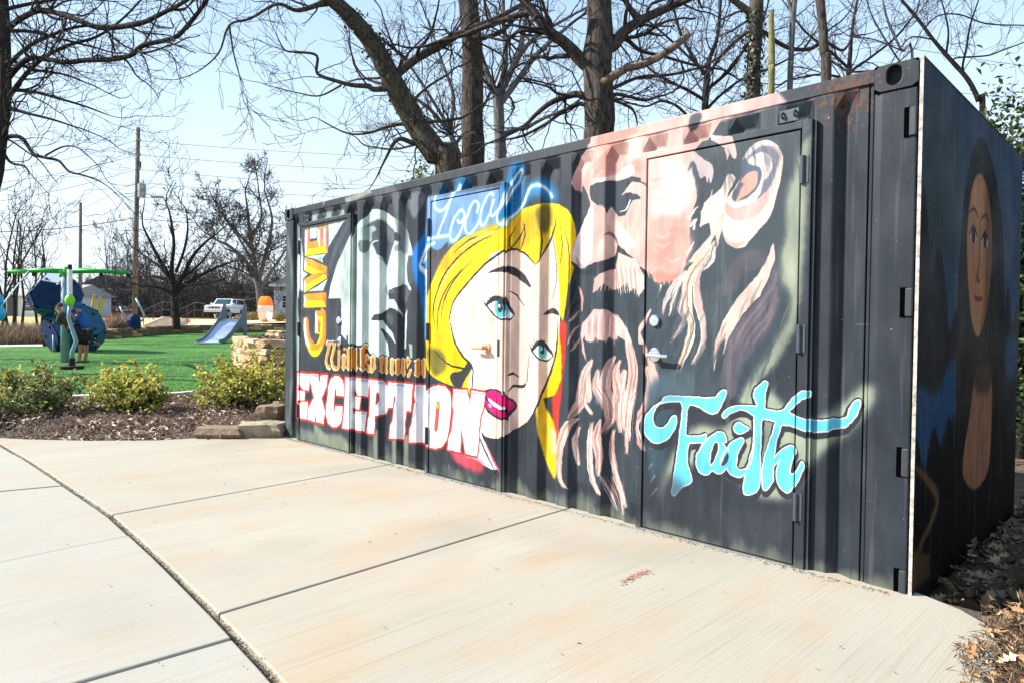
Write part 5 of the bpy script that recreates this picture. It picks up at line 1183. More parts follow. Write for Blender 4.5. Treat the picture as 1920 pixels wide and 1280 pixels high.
['S',(255,236,226),10,0.4,1,[4759,1609,4809,1587,4858,1609],[2,20,3]],
['S',(255,236,226),10,0.4,1,[4684,1702,4735,1679,4786,1700],[2,21,3]],
['S',(228,168,154),10,0.4,1,[4656,1977,4708,1951,4759,1970],[2,12,3]],
['S',(244,206,194),10,0.4,1,[4779,1865,4829,1841,4877,1860],[2,23,3]],
['S',(228,168,154),10,0.4,1,[4627,2101,4680,2074,4731,2092],[2,14,3]],
['S',(255,236,226),10,0.4,1,[4820,2100,4870,2074,4917,2091],[2,15,3]],
['S',(228,168,154),10,0.4,1,[4733,2157,4784,2130,4833,2147],[2,18,3]],
['S',(244,206,194),10,0.4,1,[4660,1574,4712,1552,4763,1574],[2,16,3]],
['S',(255,236,226),10,0.4,1,[4707,2001,4759,1976,4808,1994],[2,23,3]],
['S',(244,206,194),10,0.4,1,[4758,1818,4809,1794,4857,1814],[2,22,3]],
['S',(244,206,194),10,0.4,1,[4734,2132,4785,2106,4834,2123],[2,11,3]],
['S',(255,236,226),10,0.4,1,[4811,2019,4861,1993,4909,2011],[2,26,3]],
['S',(228,168,154),10,0.4,1,[4625,1847,4678,1822,4729,1842],[2,16,3]],
['S',(255,236,226),10,0.4,1,[4686,1755,4738,1732,4788,1753],[2,24,3]],
['S',(255,236,226),10,0.4,1,[4841,1585,4890,1564,4937,1585],[2,12,3]],
['S',(244,206,194),10,0.4,1,[4692,1830,4744,1806,4794,1826],[2,14,3]],
['S',(244,206,194),10,0.4,1,[4689,1969,4741,1944,4791,1963],[2,16,3]],
['S',(255,236,226),10,0.4,1,[4681,2033,4733,2007,4783,2026],[2,14,3]],
['S',(244,206,194),10,0.4,1,[4621,2057,4673,2031,4725,2049],[2,17,3]],
['S',(228,168,154),10,0.4,1,[4711,1788,4763,1764,4812,1784],[2,12,3]],
['S',(244,206,194),10,0.4,1,[4744,1775,4795,1752,4844,1772],[2,13,3]],
['S',(244,206,194),10,0.4,1,[4650,1679,4703,1656,4754,1678],[2,17,3]],
['S',(244,206,194),10,0.4,1,[4815,1809,4865,1785,4913,1805],[2,14,3]],
['S',(244,206,194),10,0.4,1,[4798,2128,4848,2102,4896,2119],[2,15,3]],
['S',(244,206,194),10,0.4,1,[4810,2096,4859,2070,4907,2087],[2,12,3]],
['S',(224,160,146),8,0.45,1,[4175,2234,4209,2263,4252,2284],[2,15,3]],
['S',(255,232,222),8,0.45,1,[4388,2148,4420,2176,4460,2196],[2,19,3]],
['S',(255,232,222),8,0.45,1,[4198,2159,4232,2188,4274,2209],[2,25,3]],
['S',(255,232,222),8,0.45,1,[4209,2284,4243,2312,4285,2332],[2,19,3]],
['S',(255,232,222),8,0.45,1,[4264,2315,4297,2343,4339,2363],[2,20,3]],
['S',(224,160,146),8,0.45,1,[4378,2226,4410,2254,4450,2273],[2,25,3]],
['S',(255,232,222),8,0.45,1,[4479,2223,4510,2250,4549,2270],[2,22,3]],
['S',(255,232,222),8,0.45,1,[4449,2155,4480,2183,4519,2203],[2,19,3]],
['S',(224,160,146),8,0.45,1,[4354,2227,4386,2255,4426,2274],[2,26,3]],
['S',(224,160,146),8,0.45,1,[4249,2206,4282,2235,4324,2255],[2,25,3]],
['S',(224,160,146),8,0.45,1,[4293,2138,4326,2167,4367,2188],[2,18,3]],
['S',(224,160,146),8,0.45,1,[4388,2337,4420,2364,4460,2383],[2,19,3]],
['S',(255,232,222),8,0.45,1,[4297,2138,4330,2167,4371,2187],[2,17,3]],
['S',(224,160,146),8,0.45,1,[4334,2374,4367,2401,4407,2420],[2,14,3]],
['S',(255,232,222),8,0.45,1,[4493,2318,4524,2345,4562,2364],[2,17,3]],
['S',(224,160,146),8,0.45,1,[4163,2157,4198,2186,4240,2207],[2,23,3]],
['S',(36,40,46),3,0.5,0,[4288,166,4294,82],[6,3]],
['S',(36,40,46),3,0.5,0,[2412,146,2421,58],[9,5]],
['S',(120,126,124),3,0.5,0,[3840,290,3846,240],[6,3]],
['S',(210,212,208),3,0.5,0,[2799,114,2807,39],[8,4]],
['S',(120,126,124),3,0.5,0,[1025,293,1036,242],[11,6]],
['S',(210,212,208),3,0.5,0,[4230,38,4236,-41],[6,3]],
['S',(36,40,46),3,0.5,0,[4119,264,4124,201],[6,3]],
['S',(210,212,208),3,0.5,0,[4572,288,4576,243],[5,3]],
['S',(120,126,124),3,0.5,0,[1003,411,1014,344],[11,6]],
['S',(120,126,124),3,0.5,0,[2771,229,2779,128],[8,4]],
['S',(36,40,46),3,0.5,0,[1113,364,1125,247],[11,6]],
['S',(120,126,124),3,0.5,0,[4183,165,4188,128],[6,3]],
['S',(120,126,124),3,0.5,0,[739,103,750,45],[11,6]],
['S',(210,212,208),3,0.5,0,[701,498,713,434],[11,6]],
['S',(120,126,124),3,0.5,0,[3286,182,3293,116],[7,4]],
['S',(36,40,46),3,0.5,0,[3100,289,3108,221],[7,4]],
['S',(210,212,208),3,0.5,0,[2635,228,2643,177],[8,4]],
['S',(36,40,46),3,0.5,0,[4143,148,4150,61],[6,3]],
['S',(210,212,208),3,0.5,0,[4378,94,4383,54],[6,3]],
['S',(210,212,208),3,0.5,0,[2891,73,2899,-14],[8,4]],
['S',(210,212,208),3,0.5,0,[1548,314,1559,197],[10,5]],
['S',(210,212,208),3,0.5,0,[4230,35,4236,-41],[6,3]],
['S',(36,40,46),3,0.5,0,[3088,287,3096,211],[8,4]],
['S',(210,212,208),3,0.5,0,[462,391,475,259],[12,6]],
['S',(120,126,124),3,0.5,0,[2931,342,2940,234],[8,4]],
['S',(210,212,208),3,0.5,0,[4086,308,4091,263],[6,3]],
['P',(70,96,110),30,1,1,[4652,835,4816,878,4788,469,4755,307,4661,356]],
['P',(178,188,166),35,1,1,[4739,193,4826,350,4997,438,5223,385,5344,320,5514,351,5631,555,5828,763,5896,897,5848,944,5703,803,5560,738,5477,812,5362,914,5274,851,5155,666,4959,645,4789,407]],
['O',(60,63,72),0,1,1,[4742,769,4788,807,5062,817,5105,841,5136,866,5151,861,5146,838,5113,766,5082,738,5038,742,4965,771,4926,767,4907,706,4905,598,4922,588,4989,596,5034,613,5031,589,5015,567,4937,554,4917,516,4922,421,4947,341,4888,295,4827,236,4845,397,4868,582,4882,769,4809,778,4739,763,4697,722,4679,665,4706,618,4756,617,4798,659,4818,691,4842,687,4833,626,4786,559,4715,526,4656,544,4629,591,4632,660,4675,720],[16]],
['O',(60,63,72),0,1,1,[4745,759,4791,798,5064,808,5108,832,5138,857,5154,853,5148,829,5116,758,5085,729,5040,733,4968,762,4928,758,4909,697,4908,589,4925,579,4991,587,5036,605,5034,581,5018,558,4939,545,4920,507,4925,412,4950,333,4891,287,4830,227,4847,388,4871,573,4885,761,4812,769,4742,754,4700,713,4682,656,4709,609,4759,608,4801,650,4821,682,4845,678,4836,617,4788,550,4718,517,4659,534,4632,581,4635,651,4678,711],[16]],
['O',(60,63,72),0,1,1,[4748,750,4793,789,5067,800,5110,823,5141,849,5157,844,5151,821,5118,749,5087,720,5043,725,4971,753,4931,750,4912,688,4911,580,4928,571,4994,579,5039,596,5036,572,5021,550,4942,537,4923,498,4928,403,4953,324,4893,278,4833,218,4850,379,4874,564,4887,752,4815,760,4745,745,4702,704,4685,646,4712,600,4762,599,4803,640,4824,673,4848,669,4839,608,4791,541,4721,508,4662,525,4635,572,4638,641,4681,702],[16]],
['O',(60,63,72),0,1,1,[4751,741,4796,780,5069,791,5113,815,5144,840,5159,836,5153,812,5121,741,5090,712,5045,716,4974,744,4934,741,4915,679,4914,572,4931,562,4997,570,5042,587,5039,564,5023,541,4945,528,4925,489,4931,395,4956,315,4896,269,4835,210,4853,370,4877,555,4890,743,4818,751,4748,736,4705,695,4688,637,4715,590,4765,590,4806,631,4827,664,4851,660,4842,599,4794,532,4724,499,4665,516,4638,563,4641,632,4684,693],[16]],
['O',(60,63,72),0,1,1,[5157,593,5141,632,5103,630,5041,579,4987,502,4979,441,5006,392,5045,390,5079,418,5120,407,5163,451,5175,470,5173,527,5142,563,5129,573],[16]],
['O',(60,63,72),0,1,1,[5159,585,5143,623,5106,622,5043,570,4990,493,4981,433,5008,384,5047,381,5082,410,5123,399,5165,443,5177,462,5176,519,5145,554,5132,564],[15]],
['O',(60,63,72),0,1,1,[5162,577,5146,615,5108,613,5046,562,4993,484,4984,424,5011,375,5050,372,5084,401,5125,391,5168,435,5180,454,5179,510,5147,546,5135,556],[15]],
['O',(60,63,72),0,1,1,[5164,568,5148,606,5111,604,5049,553,4995,475,4987,415,5014,366,5052,364,5087,393,5128,382,5170,426,5182,445,5181,502,5150,538,5137,547],[15]],
['O',(60,63,72),0,1,1,[5179,575,5235,612,5257,603,5224,534,5216,468,5238,442,5275,454,5275,436,5233,406,5182,422,5162,454,5171,527],[15]],
['O',(60,63,72),0,1,1,[5182,567,5237,603,5259,594,5226,526,5218,460,5241,434,5277,446,5278,428,5235,398,5185,413,5165,446,5173,518],[15]],
['O',(60,63,72),0,1,1,[5184,558,5240,595,5262,586,5229,517,5221,452,5243,426,5280,437,5280,420,5238,390,5187,405,5167,437,5176,510],[15]],
['O',(60,63,72),0,1,1,[5187,550,5242,587,5264,578,5231,509,5223,443,5246,417,5282,429,5283,412,5240,381,5190,397,5170,429,5178,501],[15]],
['O',(60,63,72),0,1,1,[5199,666,5227,699,5246,689,5280,678,5277,663,5228,640],[15]],
['O',(60,63,72),0,1,1,[5202,658,5229,690,5248,681,5282,670,5279,655,5231,632],[15]],
['O',(60,63,72),0,1,1,[5204,649,5232,682,5251,672,5284,662,5282,647,5233,623],[15]],
['O',(60,63,72),0,1,1,[5207,641,5234,674,5253,664,5287,653,5284,638,5235,615],[15]],
['O',(60,63,72),0,1,1,[5310,866,5359,927,5382,920,5367,850,5367,782,5354,729,5349,597,5346,373,5284,320,5262,347,5284,473,5314,593,5315,743,5317,766,5328,807],[14]],
['O',(60,63,72),0,1,1,[5313,858,5361,918,5385,911,5370,842,5370,774,5356,721,5352,589,5348,365,5286,312,5264,338,5286,464,5316,584,5317,734,5320,758,5331,799],[14]],
['O',(60,63,72),0,1,1,[5315,849,5363,910,5387,903,5372,834,5372,766,5358,713,5354,581,5351,357,5289,304,5267,330,5289,456,5318,576,5319,726,5322,749,5333,790],[14]],
['O',(60,63,72),0,1,1,[5318,841,5366,902,5389,895,5374,826,5374,757,5361,705,5356,573,5353,349,5291,296,5269,322,5291,448,5321,568,5322,718,5324,741,5335,782],[14]],
['O',(60,63,72),0,1,1,[5132,736,5175,776,5237,790,5314,794,5370,785,5457,782,5507,839,5561,890,5593,887,5591,868,5556,849,5507,800,5499,777,5558,756,5610,747,5689,756,5760,776,5789,834,5813,865,5828,859,5810,794,5761,737,5690,707,5611,693,5564,701,5509,715,5458,718,5406,735,5360,736,5315,743,5275,768,5225,769,5169,740,5141,716],[14]],
['O',(60,63,72),0,1,1,[5135,728,5178,767,5240,782,5316,786,5373,777,5459,774,5509,831,5563,882,5595,879,5593,860,5558,841,5510,792,5502,769,5560,748,5612,740,5691,748,5762,769,5791,827,5815,858,5830,851,5811,787,5763,729,5692,700,5613,685,5567,694,5511,707,5461,710,5409,727,5362,727,5317,734,5277,759,5228,760,5172,731,5144,708],[14]],
['O',(60,63,72),0,1,1,[5137,719,5180,759,5242,774,5318,778,5375,769,5462,766,5511,823,5565,874,5597,871,5595,852,5560,833,5512,784,5504,762,5562,740,5614,732,5693,740,5764,761,5793,819,5817,850,5832,844,5813,779,5765,721,5694,692,5615,677,5569,686,5513,699,5463,702,5411,718,5364,719,5319,726,5280,751,5230,752,5174,723,5146,699],[14]],
['O',(60,63,72),0,1,1,[5140,711,5183,751,5245,765,5321,769,5377,760,5464,758,5513,815,5567,866,5599,864,5597,844,5562,825,5514,776,5506,754,5564,732,5616,724,5695,732,5766,753,5795,812,5819,843,5834,836,5815,772,5767,714,5696,684,5618,669,5571,678,5516,691,5465,694,5413,710,5367,711,5322,718,5282,743,5233,744,5177,714,5149,691],[14]],
['O',(60,63,72),0,1,1,[5435,726,5464,721,5437,637,5422,533,5445,559,5489,604,5522,608,5534,588,5513,513,5508,473,5525,465,5547,490,5568,537,5576,511,5564,471,5537,417,5499,371,5459,392,5441,446,5451,515,5465,539,5428,500,5418,448,5419,414,5385,362,5367,382,5368,485,5386,568,5419,668],[14]],
['O',(60,63,72),0,1,1,[5438,718,5466,713,5439,629,5424,525,5447,551,5491,596,5525,600,5536,580,5515,505,5511,465,5527,457,5549,482,5570,530,5579,504,5566,463,5539,409,5502,364,5462,385,5443,438,5453,507,5467,531,5431,492,5420,440,5421,406,5387,354,5369,374,5370,477,5389,560,5422,660],[14]],
['O',(60,63,72),0,1,1,[5440,710,5468,705,5442,620,5427,517,5449,543,5493,588,5527,593,5538,572,5518,497,5513,457,5530,449,5551,475,5572,522,5581,496,5568,455,5542,401,5504,356,5464,377,5446,430,5456,499,5469,523,5433,484,5423,432,5423,398,5389,346,5371,366,5372,469,5391,552,5424,652],[14]],
['O',(60,63,72),0,1,1,[5442,702,5471,697,5444,612,5429,509,5451,535,5496,580,5529,585,5540,564,5520,489,5515,450,5532,441,5553,467,5574,514,5583,488,5570,448,5544,394,5506,348,5466,369,5448,422,5458,491,5472,515,5435,476,5425,424,5426,390,5392,338,5374,358,5375,461,5393,544,5426,644],[14]],
['O',(250,252,255),0,1,1,[4746,769,4791,807,5065,817,5109,841,5139,866,5155,862,5149,838,5116,767,5085,738,5041,742,4969,771,4929,768,4910,706,4909,598,4926,589,4992,597,5037,614,5034,590,5019,567,4940,555,4921,516,4926,421,4951,342,4891,296,4830,237,4848,398,4872,582,4885,770,4813,779,4743,764,4700,723,4683,665,4710,618,4760,618,4801,659,4822,691,4846,688,4837,626,4789,560,4719,527,4660,544,4633,591,4635,660,4678,721],[7]],
['O',(250,252,255),0,1,1,[5160,594,5144,632,5106,630,5044,579,4991,502,4982,442,5009,393,5048,390,5082,419,5123,408,5166,452,5178,471,5177,528,5145,563,5133,573],[7]],
['O',(250,252,255),0,1,1,[5182,576,5238,612,5260,603,5227,534,5219,469,5241,443,5278,454,5278,437,5236,407,5185,422,5166,455,5174,527],[7]],
['O',(250,252,255),0,1,1,[5202,667,5230,699,5249,689,5283,678,5280,664,5231,641],[7]],
['O',(250,252,255),0,1,1,[5313,866,5362,927,5385,920,5370,850,5370,782,5357,730,5352,597,5349,373,5287,321,5265,347,5287,473,5316,593,5318,743,5320,766,5331,807],[6]],
['O',(250,252,255),0,1,1,[5136,737,5178,776,5241,791,5317,794,5373,785,5460,782,5509,839,5563,890,5596,887,5593,868,5559,849,5510,801,5502,778,5560,756,5613,748,5692,756,5763,776,5791,834,5815,865,5830,859,5812,794,5763,737,5693,708,5614,693,5567,702,5512,715,5461,718,5409,735,5362,736,5318,743,5278,768,5229,769,5173,740,5144,717],[6]],
['O',(250,252,255),0,1,1,[5438,727,5467,721,5440,637,5425,533,5447,559,5492,604,5525,609,5537,588,5516,513,5511,474,5528,465,5550,491,5570,538,5579,512,5566,471,5540,417,5502,372,5462,393,5444,446,5454,515,5468,540,5431,501,5421,448,5422,414,5388,363,5370,383,5370,486,5389,568,5422,669],[6]],
['P',(118,222,244),0,1,1,[4746,769,4791,807,5065,817,5109,841,5139,866,5155,862,5149,838,5116,767,5085,738,5041,742,4969,771,4929,768,4910,706,4909,598,4926,589,4992,597,5037,614,5034,590,5019,567,4940,555,4921,516,4926,421,4951,342,4891,296,4830,237,4848,398,4872,582,4885,770,4813,779,4743,764,4700,723,4683,665,4710,618,4760,618,4801,659,4822,691,4846,688,4837,626,4789,560,4719,527,4660,544,4633,591,4635,660,4678,721]],
['P',(118,222,244),0,1,1,[5160,594,5144,632,5106,630,5044,579,4991,502,4982,442,5009,393,5048,390,5082,419,5123,408,5166,452,5178,471,5177,528,5145,563,5133,573]],
['P',(118,222,244),0,1,1,[5182,576,5238,612,5260,603,5227,534,5219,469,5241,443,5278,454,5278,437,5236,407,5185,422,5166,455,5174,527]],
['P',(118,222,244),0,1,1,[5202,667,5230,699,5249,689,5283,678,5280,664,5231,641]],
['P',(118,222,244),0,1,1,[5313,866,5362,927,5385,920,5370,850,5370,782,5357,730,5352,597,5349,373,5287,321,5265,347,5287,473,5316,593,5318,743,5320,766,5331,807]],
['P',(118,222,244),0,1,1,[5136,737,5178,776,5241,791,5317,794,5373,785,5460,782,5509,839,5563,890,5596,887,5593,868,5559,849,5510,801,5502,778,5560,756,5613,748,5692,756,5763,776,5791,834,5815,865,5830,859,5812,794,5763,737,5693,708,5614,693,5567,702,5512,715,5461,718,5409,735,5362,736,5318,743,5278,768,5229,769,5173,740,5144,717]],
['P',(118,222,244),0,1,1,[5438,727,5467,721,5440,637,5425,533,5447,559,5492,604,5525,609,5537,588,5516,513,5511,474,5528,465,5550,491,5570,538,5579,512,5566,471,5540,417,5502,372,5462,393,5444,446,5454,515,5468,540,5431,501,5421,448,5422,414,5388,363,5370,383,5370,486,5389,568,5422,669]],
['P',(250,252,255),0,1,1,[5104,587,5120,560,5109,507,5079,444,5063,448,5062,494,5077,549]],
['P',(60,63,72),0,1,1,[5103,578,5113,559,5103,506,5079,453,5069,455,5070,495,5083,547]],
['S',(250,252,255),0,1,1,[5167,560,5146,523,5131,481,5129,452],[5,9,9,5]],
['P',(60,63,72),0,1,1,[5164,526,5174,504,5156,462,5138,453,5144,483]],
['S',(250,252,255),0,1,1,[5357,732,5398,734,5435,726],[3,9,4]],
['P',(150,160,146),0,1,0,[5366,725,5421,719,5400,638,5372,543,5364,508]],
['P',(60,63,72),0,1,0,[5366,725,5377,723,5371,600,5364,508]],
['S',(250,252,255),0,1,1,[5289,453,5313,535,5318,651,5317,743],[3,7,7,3]],
['P',(66,72,80),50,0.6,1,[4699,361,4967,281,5226,211,5516,269,5574,64,4971,39,4667,68]],
['P',(120,140,150),30,0.35,1,[4640,866,4724,935,4919,976,4956,826,4782,782]],
['S',(190,192,188),6,0.6,0,[4661,356,4687,398],[3,9]],
['S',(190,192,188),6,0.6,0,[4676,198,4727,255],[3,9]],
['S',(190,192,188),6,0.6,0,[4667,276,4710,331],[3,9]],
['P',(232,196,194),10,1,0,[4128,2380,4223,2455,4299,2468,4342,2386,4207,2366]],
['P',(226,164,148),15,1,0,[4207,2366,4218,2449,4541,2452,4527,2384]],
['P',(130,140,150),10,1,1,[5152,2393,5243,2416,5303,2360,5214,2351]],
['P',(232,198,192),12,1,0,[5023,2465,5388,2452,5445,2370,5244,2359,5058,2346]],
['P',(84,92,108),8,1,1,[4890,2419,4958,2414,4926,2337,4878,2346]],
['P',(150,154,168),10,1,0,[735,2465,859,2471,757,2388]],
['P',(150,154,168),10,1,0,[1158,2473,1300,2494,1254,2430]],
['P',(206,204,190),20,0.8,0,[1159,2412,1566,2463,1654,2403,1207,2355]],
['P',(176,192,184),15,1,0,[489,2316,652,2326,1160,2310,1161,2249,545,2251]]]
PORTRAIT=[
['P',(56,84,110),0,1,0,[0,1200,0,2420,2440,2420,2440,1200]],
['P',(58,74,74),160,0.7,1,[0,1300,0,2300,500,2350,700,1800,400,1400]],
['P',(44,84,118),120,0.7,1,[1600,1400,1700,2300,2440,2400,2440,1400]],
['P',(30,32,36),20,1,1,[0,0,0,1750,120,1700,200,1450,300,1600,420,1500,550,1200,700,1320,850,1100,1000,0]],
['P',(34,86,126),40,1,1,[0,950,300,900,600,1050,950,1120,950,800,600,750,350,550,120,420,0,500]],
['P',(28,32,42),20,1,1,[2000,200,1950,1300,2050,1500,2200,1250,2440,1350,2440,0]],
['P',(36,86,122),40,1,1,[1980,1100,2200,1200,2440,1120,2440,950,2100,900]],
['P',(12,11,11),20,1,1,[0,0,0,700,150,550,300,740,450,620,600,760,800,500,1200,300,2440,550,2440,0]],
['S',(118,88,58),20,1,1,[20,580,200,500,400,380,300,280,120,200,100,100,280,120],[30,50,70,50,50,50,40]],
['P',(96,72,46),30,1,1,[0,0,0,200,250,120,300,0]],
['P',(10,7,6),6,1,1,[450,0,580,400,720,700,700,1300,760,1800,920,2150,1150,2300,1450,2220,1750,1950,1920,1500,1950,900,2100,450,2300,0]],
['P',(206,146,100),12,1,1,[870,1720,950,1980,1120,2100,1320,2050,1480,1850,1500,1600,1420,1380,1300,1230,1180,1170,1040,1250,930,1450]],
['P',(128,78,50),50,0.75,1,[1300,2050,1460,1900,1520,1600,1400,1320,1260,1190,1340,1500]],
['P',(232,180,134),40,0.6,1,[980,1980,1150,2060,1240,1950,1100,1820]],
['P',(214,128,86),40,0.6,1,[930,1550,1020,1620,1060,1500,1000,1380]],
['P',(176,122,90),12,1,1,[1160,980,1400,1000,1600,900,1620,600,1560,360,1240,290,960,380,900,500,1040,750]],
['P',(60,38,28),40,0.8,1,[1140,1000,1600,1020,1550,860,1200,860]],
['P',(206,190,170),4,1,1,[930,1730,1020,1775,1110,1730,1020,1695]],
['P',(34,22,18),3,1,1,[985,1770,1055,1770,1055,1705,985,1705]],
['S',(52,30,22),4,1,1,[920,1730,1020,1785,1120,1735],[10,24,10]],
['S',(84,52,36),8,1,1,[910,1850,1020,1885,1130,1850],[10,18,10]],
['P',(206,190,170),4,1,1,[1220,1730,1310,1775,1400,1730,1310,1695]],
['P',(34,22,18),3,1,1,[1275,1770,1345,1770,1345,1705,1275,1705]],
['S',(52,30,22),4,1,1,[1210,1730,1310,1785,1410,1735],[10,24,10]],
['S',(84,52,36),8,1,1,[1200,1850,1310,1885,1420,1850],[10,18,10]],
['S',(120,72,46),8,1,1,[1180,1740,1170,1580,1130,1510,1200,1490],[16,22,30,20]],
['S',(142,66,54),5,1,1,[1070,1400,1170,1388,1280,1400],[14,32,14]],
['S',(56,40,30),6,0.6,1,[800,1800,750,1200,740,700],[6,12,4]],
['S',(56,40,30),6,0.6,1,[820,1700,760,1200,740,700],[6,12,4]],
['S',(56,40,30),6,0.6,1,[840,1600,770,1200,740,700],[6,12,4]],
['S',(56,40,30),6,0.6,1,[860,1500,780,1200,740,700],[6,12,4]],
['S',(56,40,30),6,0.6,1,[880,1400,790,1200,740,700],[6,12,4]],
['S',(56,40,30),6,0.6,1,[900,1300,800,1200,740,700],[6,12,4]],
['S',(56,40,30),6,0.6,1,[920,1200,810,1200,740,700],[6,12,4]]]
def paint_image(name,ops,Wm,Hm,ppm,base,gain,rough=0):
    a=rasterize(ops,Wm,Hm,ppm,base)
    a=lin(np.clip(a,0,255)); a=a/(gain-.5*a*a)
    a=np.where(a<=.0031308,a*12.92,1.055*np.clip(a,0,1)**(1/2.4)-.055)
    h,w=a.shape[:2]; px=np.ones((h,w,4),np.float32); px[...,:3]=a[::-1]
    im=bpy.data.images.new(name,w,h); im.pixels.foreach_set(px.ravel()); im.update(); im.pack(); return im
def paint_mat(name,im,grime,rough=.45):
    m=bpy.data.materials.new(name); m.use_nodes=True; t=m.node_tree; b=t.nodes['Principled BSDF']; b.inputs['Specular IOR Level'].default_value=.2 if grime else .03
    tx=t.nodes.new('ShaderNodeTexImage'); tx.image=im; tx.interpolation='Cubic'; tx.extension='EXTEND'
    uv=t.nodes.new('ShaderNodeUVMap'); uv.uv_map='UVMap'
    geo=t.nodes.new('ShaderNodeNewGeometry')
    # slightly uneven hand-held edges
    n0=t.nodes.new('ShaderNodeTexNoise'); n0.inputs['Scale'].default_value=26; n0.inputs['Detail'].default_value=4; t.links.new(geo.outputs['Position'],n0.inputs['Vector'])
    va=t.nodes.new('ShaderNodeVectorMath'); va.operation='MULTIPLY_ADD'; va.inputs[1].default_value=(.0030,.0060,0); t.links.new(n0.outputs['Color'],va.inputs[0]); t.links.new(uv.outputs[0],va.inputs[2])
    vb=t.nodes.new('ShaderNodeVectorMath'); vb.operation='SUBTRACT'; vb.inputs[1].default_value=(.0015,.0030,0); t.links.new(va.outputs[0],vb.inputs[0]); t.links.new(vb.outputs[0],tx.inputs['Vector'])
    def noise(sc,scale,det):
        mp=t.nodes.new('ShaderNodeMapping'); mp.inputs['Scale'].default_value=sc; t.links.new(geo.outputs['Position'],mp.inputs['Vector'])
        n=t.nodes.new('ShaderNodeTexNoise'); n.inputs['Scale'].default_value=scale; n.inputs['Detail'].default_value=det; t.links.new(mp.outputs[0],n.inputs['Vector']); return n
    def ramp(o,p0,p1,a,z):
        r=t.nodes.new('ShaderNodeValToRGB'); e=r.color_ramp.elements; e[0].position=p0; e[1].position=p1; e[0].color=a; e[1].color=z; t.links.new(o,r.inputs['Fac']); return r.outputs[0]
    def mix(f,a,bb,mode,k=None):
        x=t.nodes.new('ShaderNodeMix'); x.data_type='RGBA'; x.blend_type=mode
        if isinstance(f,float): x.inputs['Factor'].default_value=f
        else: t.links.new(f,x.inputs['Factor'])
        for s_,v in (('A',a),('B',bb)):
            if isinstance(v,tuple): x.inputs[s_].default_value=v
            else: t.links.new(v,x.inputs[s_])
        return x.outputs['Result']
    br=noise((1,1,.35),14,5); bl=noise((1,1,1),2.2,5); sp=noise((1,1,1),70,2); st=noise((26,26,1.2),1,4)
    c=mix(1.0,tx.outputs[0],ramp(br.outputs['Fac'],.3,.72,(.72,.73,.75,1),(1.2,1.19,1.18,1)),'MULTIPLY')
    c=mix(1.0,c,ramp(bl.outputs['Fac'],.3,.7,(.87,.88,.90,1),(1.1,1.1,1.08,1)),'MULTIPLY')
    c=mix(ramp(sp.outputs['Fac'],.765,.79,(0,0,0,1),(.7,.7,.7,1)),c,(.42,.42,.40,1),'MIX')
    c=mix(ramp(st.outputs['Fac'],.6,.8,(0,0,0,1),(.16,.16,.16,1)),c,(.26,.27,.27,1),'MIX')
    sc_=noise((3,3,30),1.4,6); c=mix(ramp(sc_.outputs['Fac'],.70,.76,(0,0,0,1),(.16,.16,.16,1)),c,(.30,.30,.29,1),'MIX')
    if grime:
        sx=t.nodes.new('ShaderNodeSeparateXYZ'); t.links.new(geo.outputs['Position'],sx.inputs[0])
        g1=noise((9,9,2.5),1,6)
        zo=t.nodes.new('ShaderNodeMath'); zo.operation='ADD'; zo.inputs[1].default_value=.5; t.links.new(sx.outputs['Z'],zo.inputs[0])
        ad=t.nodes.new('ShaderNodeMath'); ad.operation='MULTIPLY_ADD'; ad.inputs[1].default_value=-.34; t.links.new(g1.outputs['Fac'],ad.inputs[0]); t.links.new(zo.outputs[0],ad.inputs[2])
        # rust bleeding out of the rail end beside the right corner casting
        vd=t.nodes.new('ShaderNodeVectorMath'); vd.operation='DISTANCE'; vd.inputs[1].default_value=(5.76,0,2.37); t.links.new(geo.outputs['Position'],vd.inputs[0])
        rn=noise((1,1,.7),46,6); ra=t.nodes.new('ShaderNodeMath'); ra.operation='MULTIPLY_ADD'; ra.inputs[1].default_value=-1.1; t.links.new(vd.outputs['Value'],ra.inputs[0]); t.links.new(rn.outputs['Fac'],ra.inputs[2])
        c=mix(ramp(ra.outputs[0],.36,.44,(0,0,0,1),(.85,.85,.85,1)),c,(.075,.036,.022,1),'MIX')
        c=mix(ramp(ad.outputs[0],.31,.395,(.6,.6,.6,1),(0,0,0,1)),c,(.15,.165,.125,1),'MIX')
    t.links.new(c,b.inputs['Base Color'])
    rr=ramp(bl.outputs['Fac'],.3,.7,(rough-.1,)*3+(1,),(rough+.14,)*3+(1,)); t.links.new(rr,b.inputs['Roughness'])
    u=t.nodes.new('ShaderNodeBump'); u.inputs['Strength'].default_value=.12; u.inputs['Distance'].default_value=.004; t.links.new(br.outputs['Fac'],u.inputs['Height']); t.links.new(u.outputs['Normal'],b.inputs['Normal'])
    return m
CL,CH=6.058,2.45
mural=paint_mat('mural_paint',paint_image('mural',MURAL,CL,CH,480,(58,65,75),2.2),True)
portrait=paint_mat('portrait_paint',paint_image('portrait',PORTRAIT,2.44,2.45,300,(22,25,28),2.5),False,.6)
def _fuv(c,yp):
    # where the paint sits on the folded steel: the painter kept the drawing whole across the ribs when seen from the plaza
    k=(yp-CAM.y)/(c[:,1]-CAM.y)
    return np.stack([(CAM.x+(c[:,0]-CAM.x)*k)/CL,(CAM.z+(c[:,2]-CAM.z)*k)/CH],1)
fuv=lambda c:_fuv(c,.02)
duv=lambda c:_fuv(c,-.012)
euv=lambda c: np.stack([c[:,1]/2.44,c[:,2]/2.45],1)

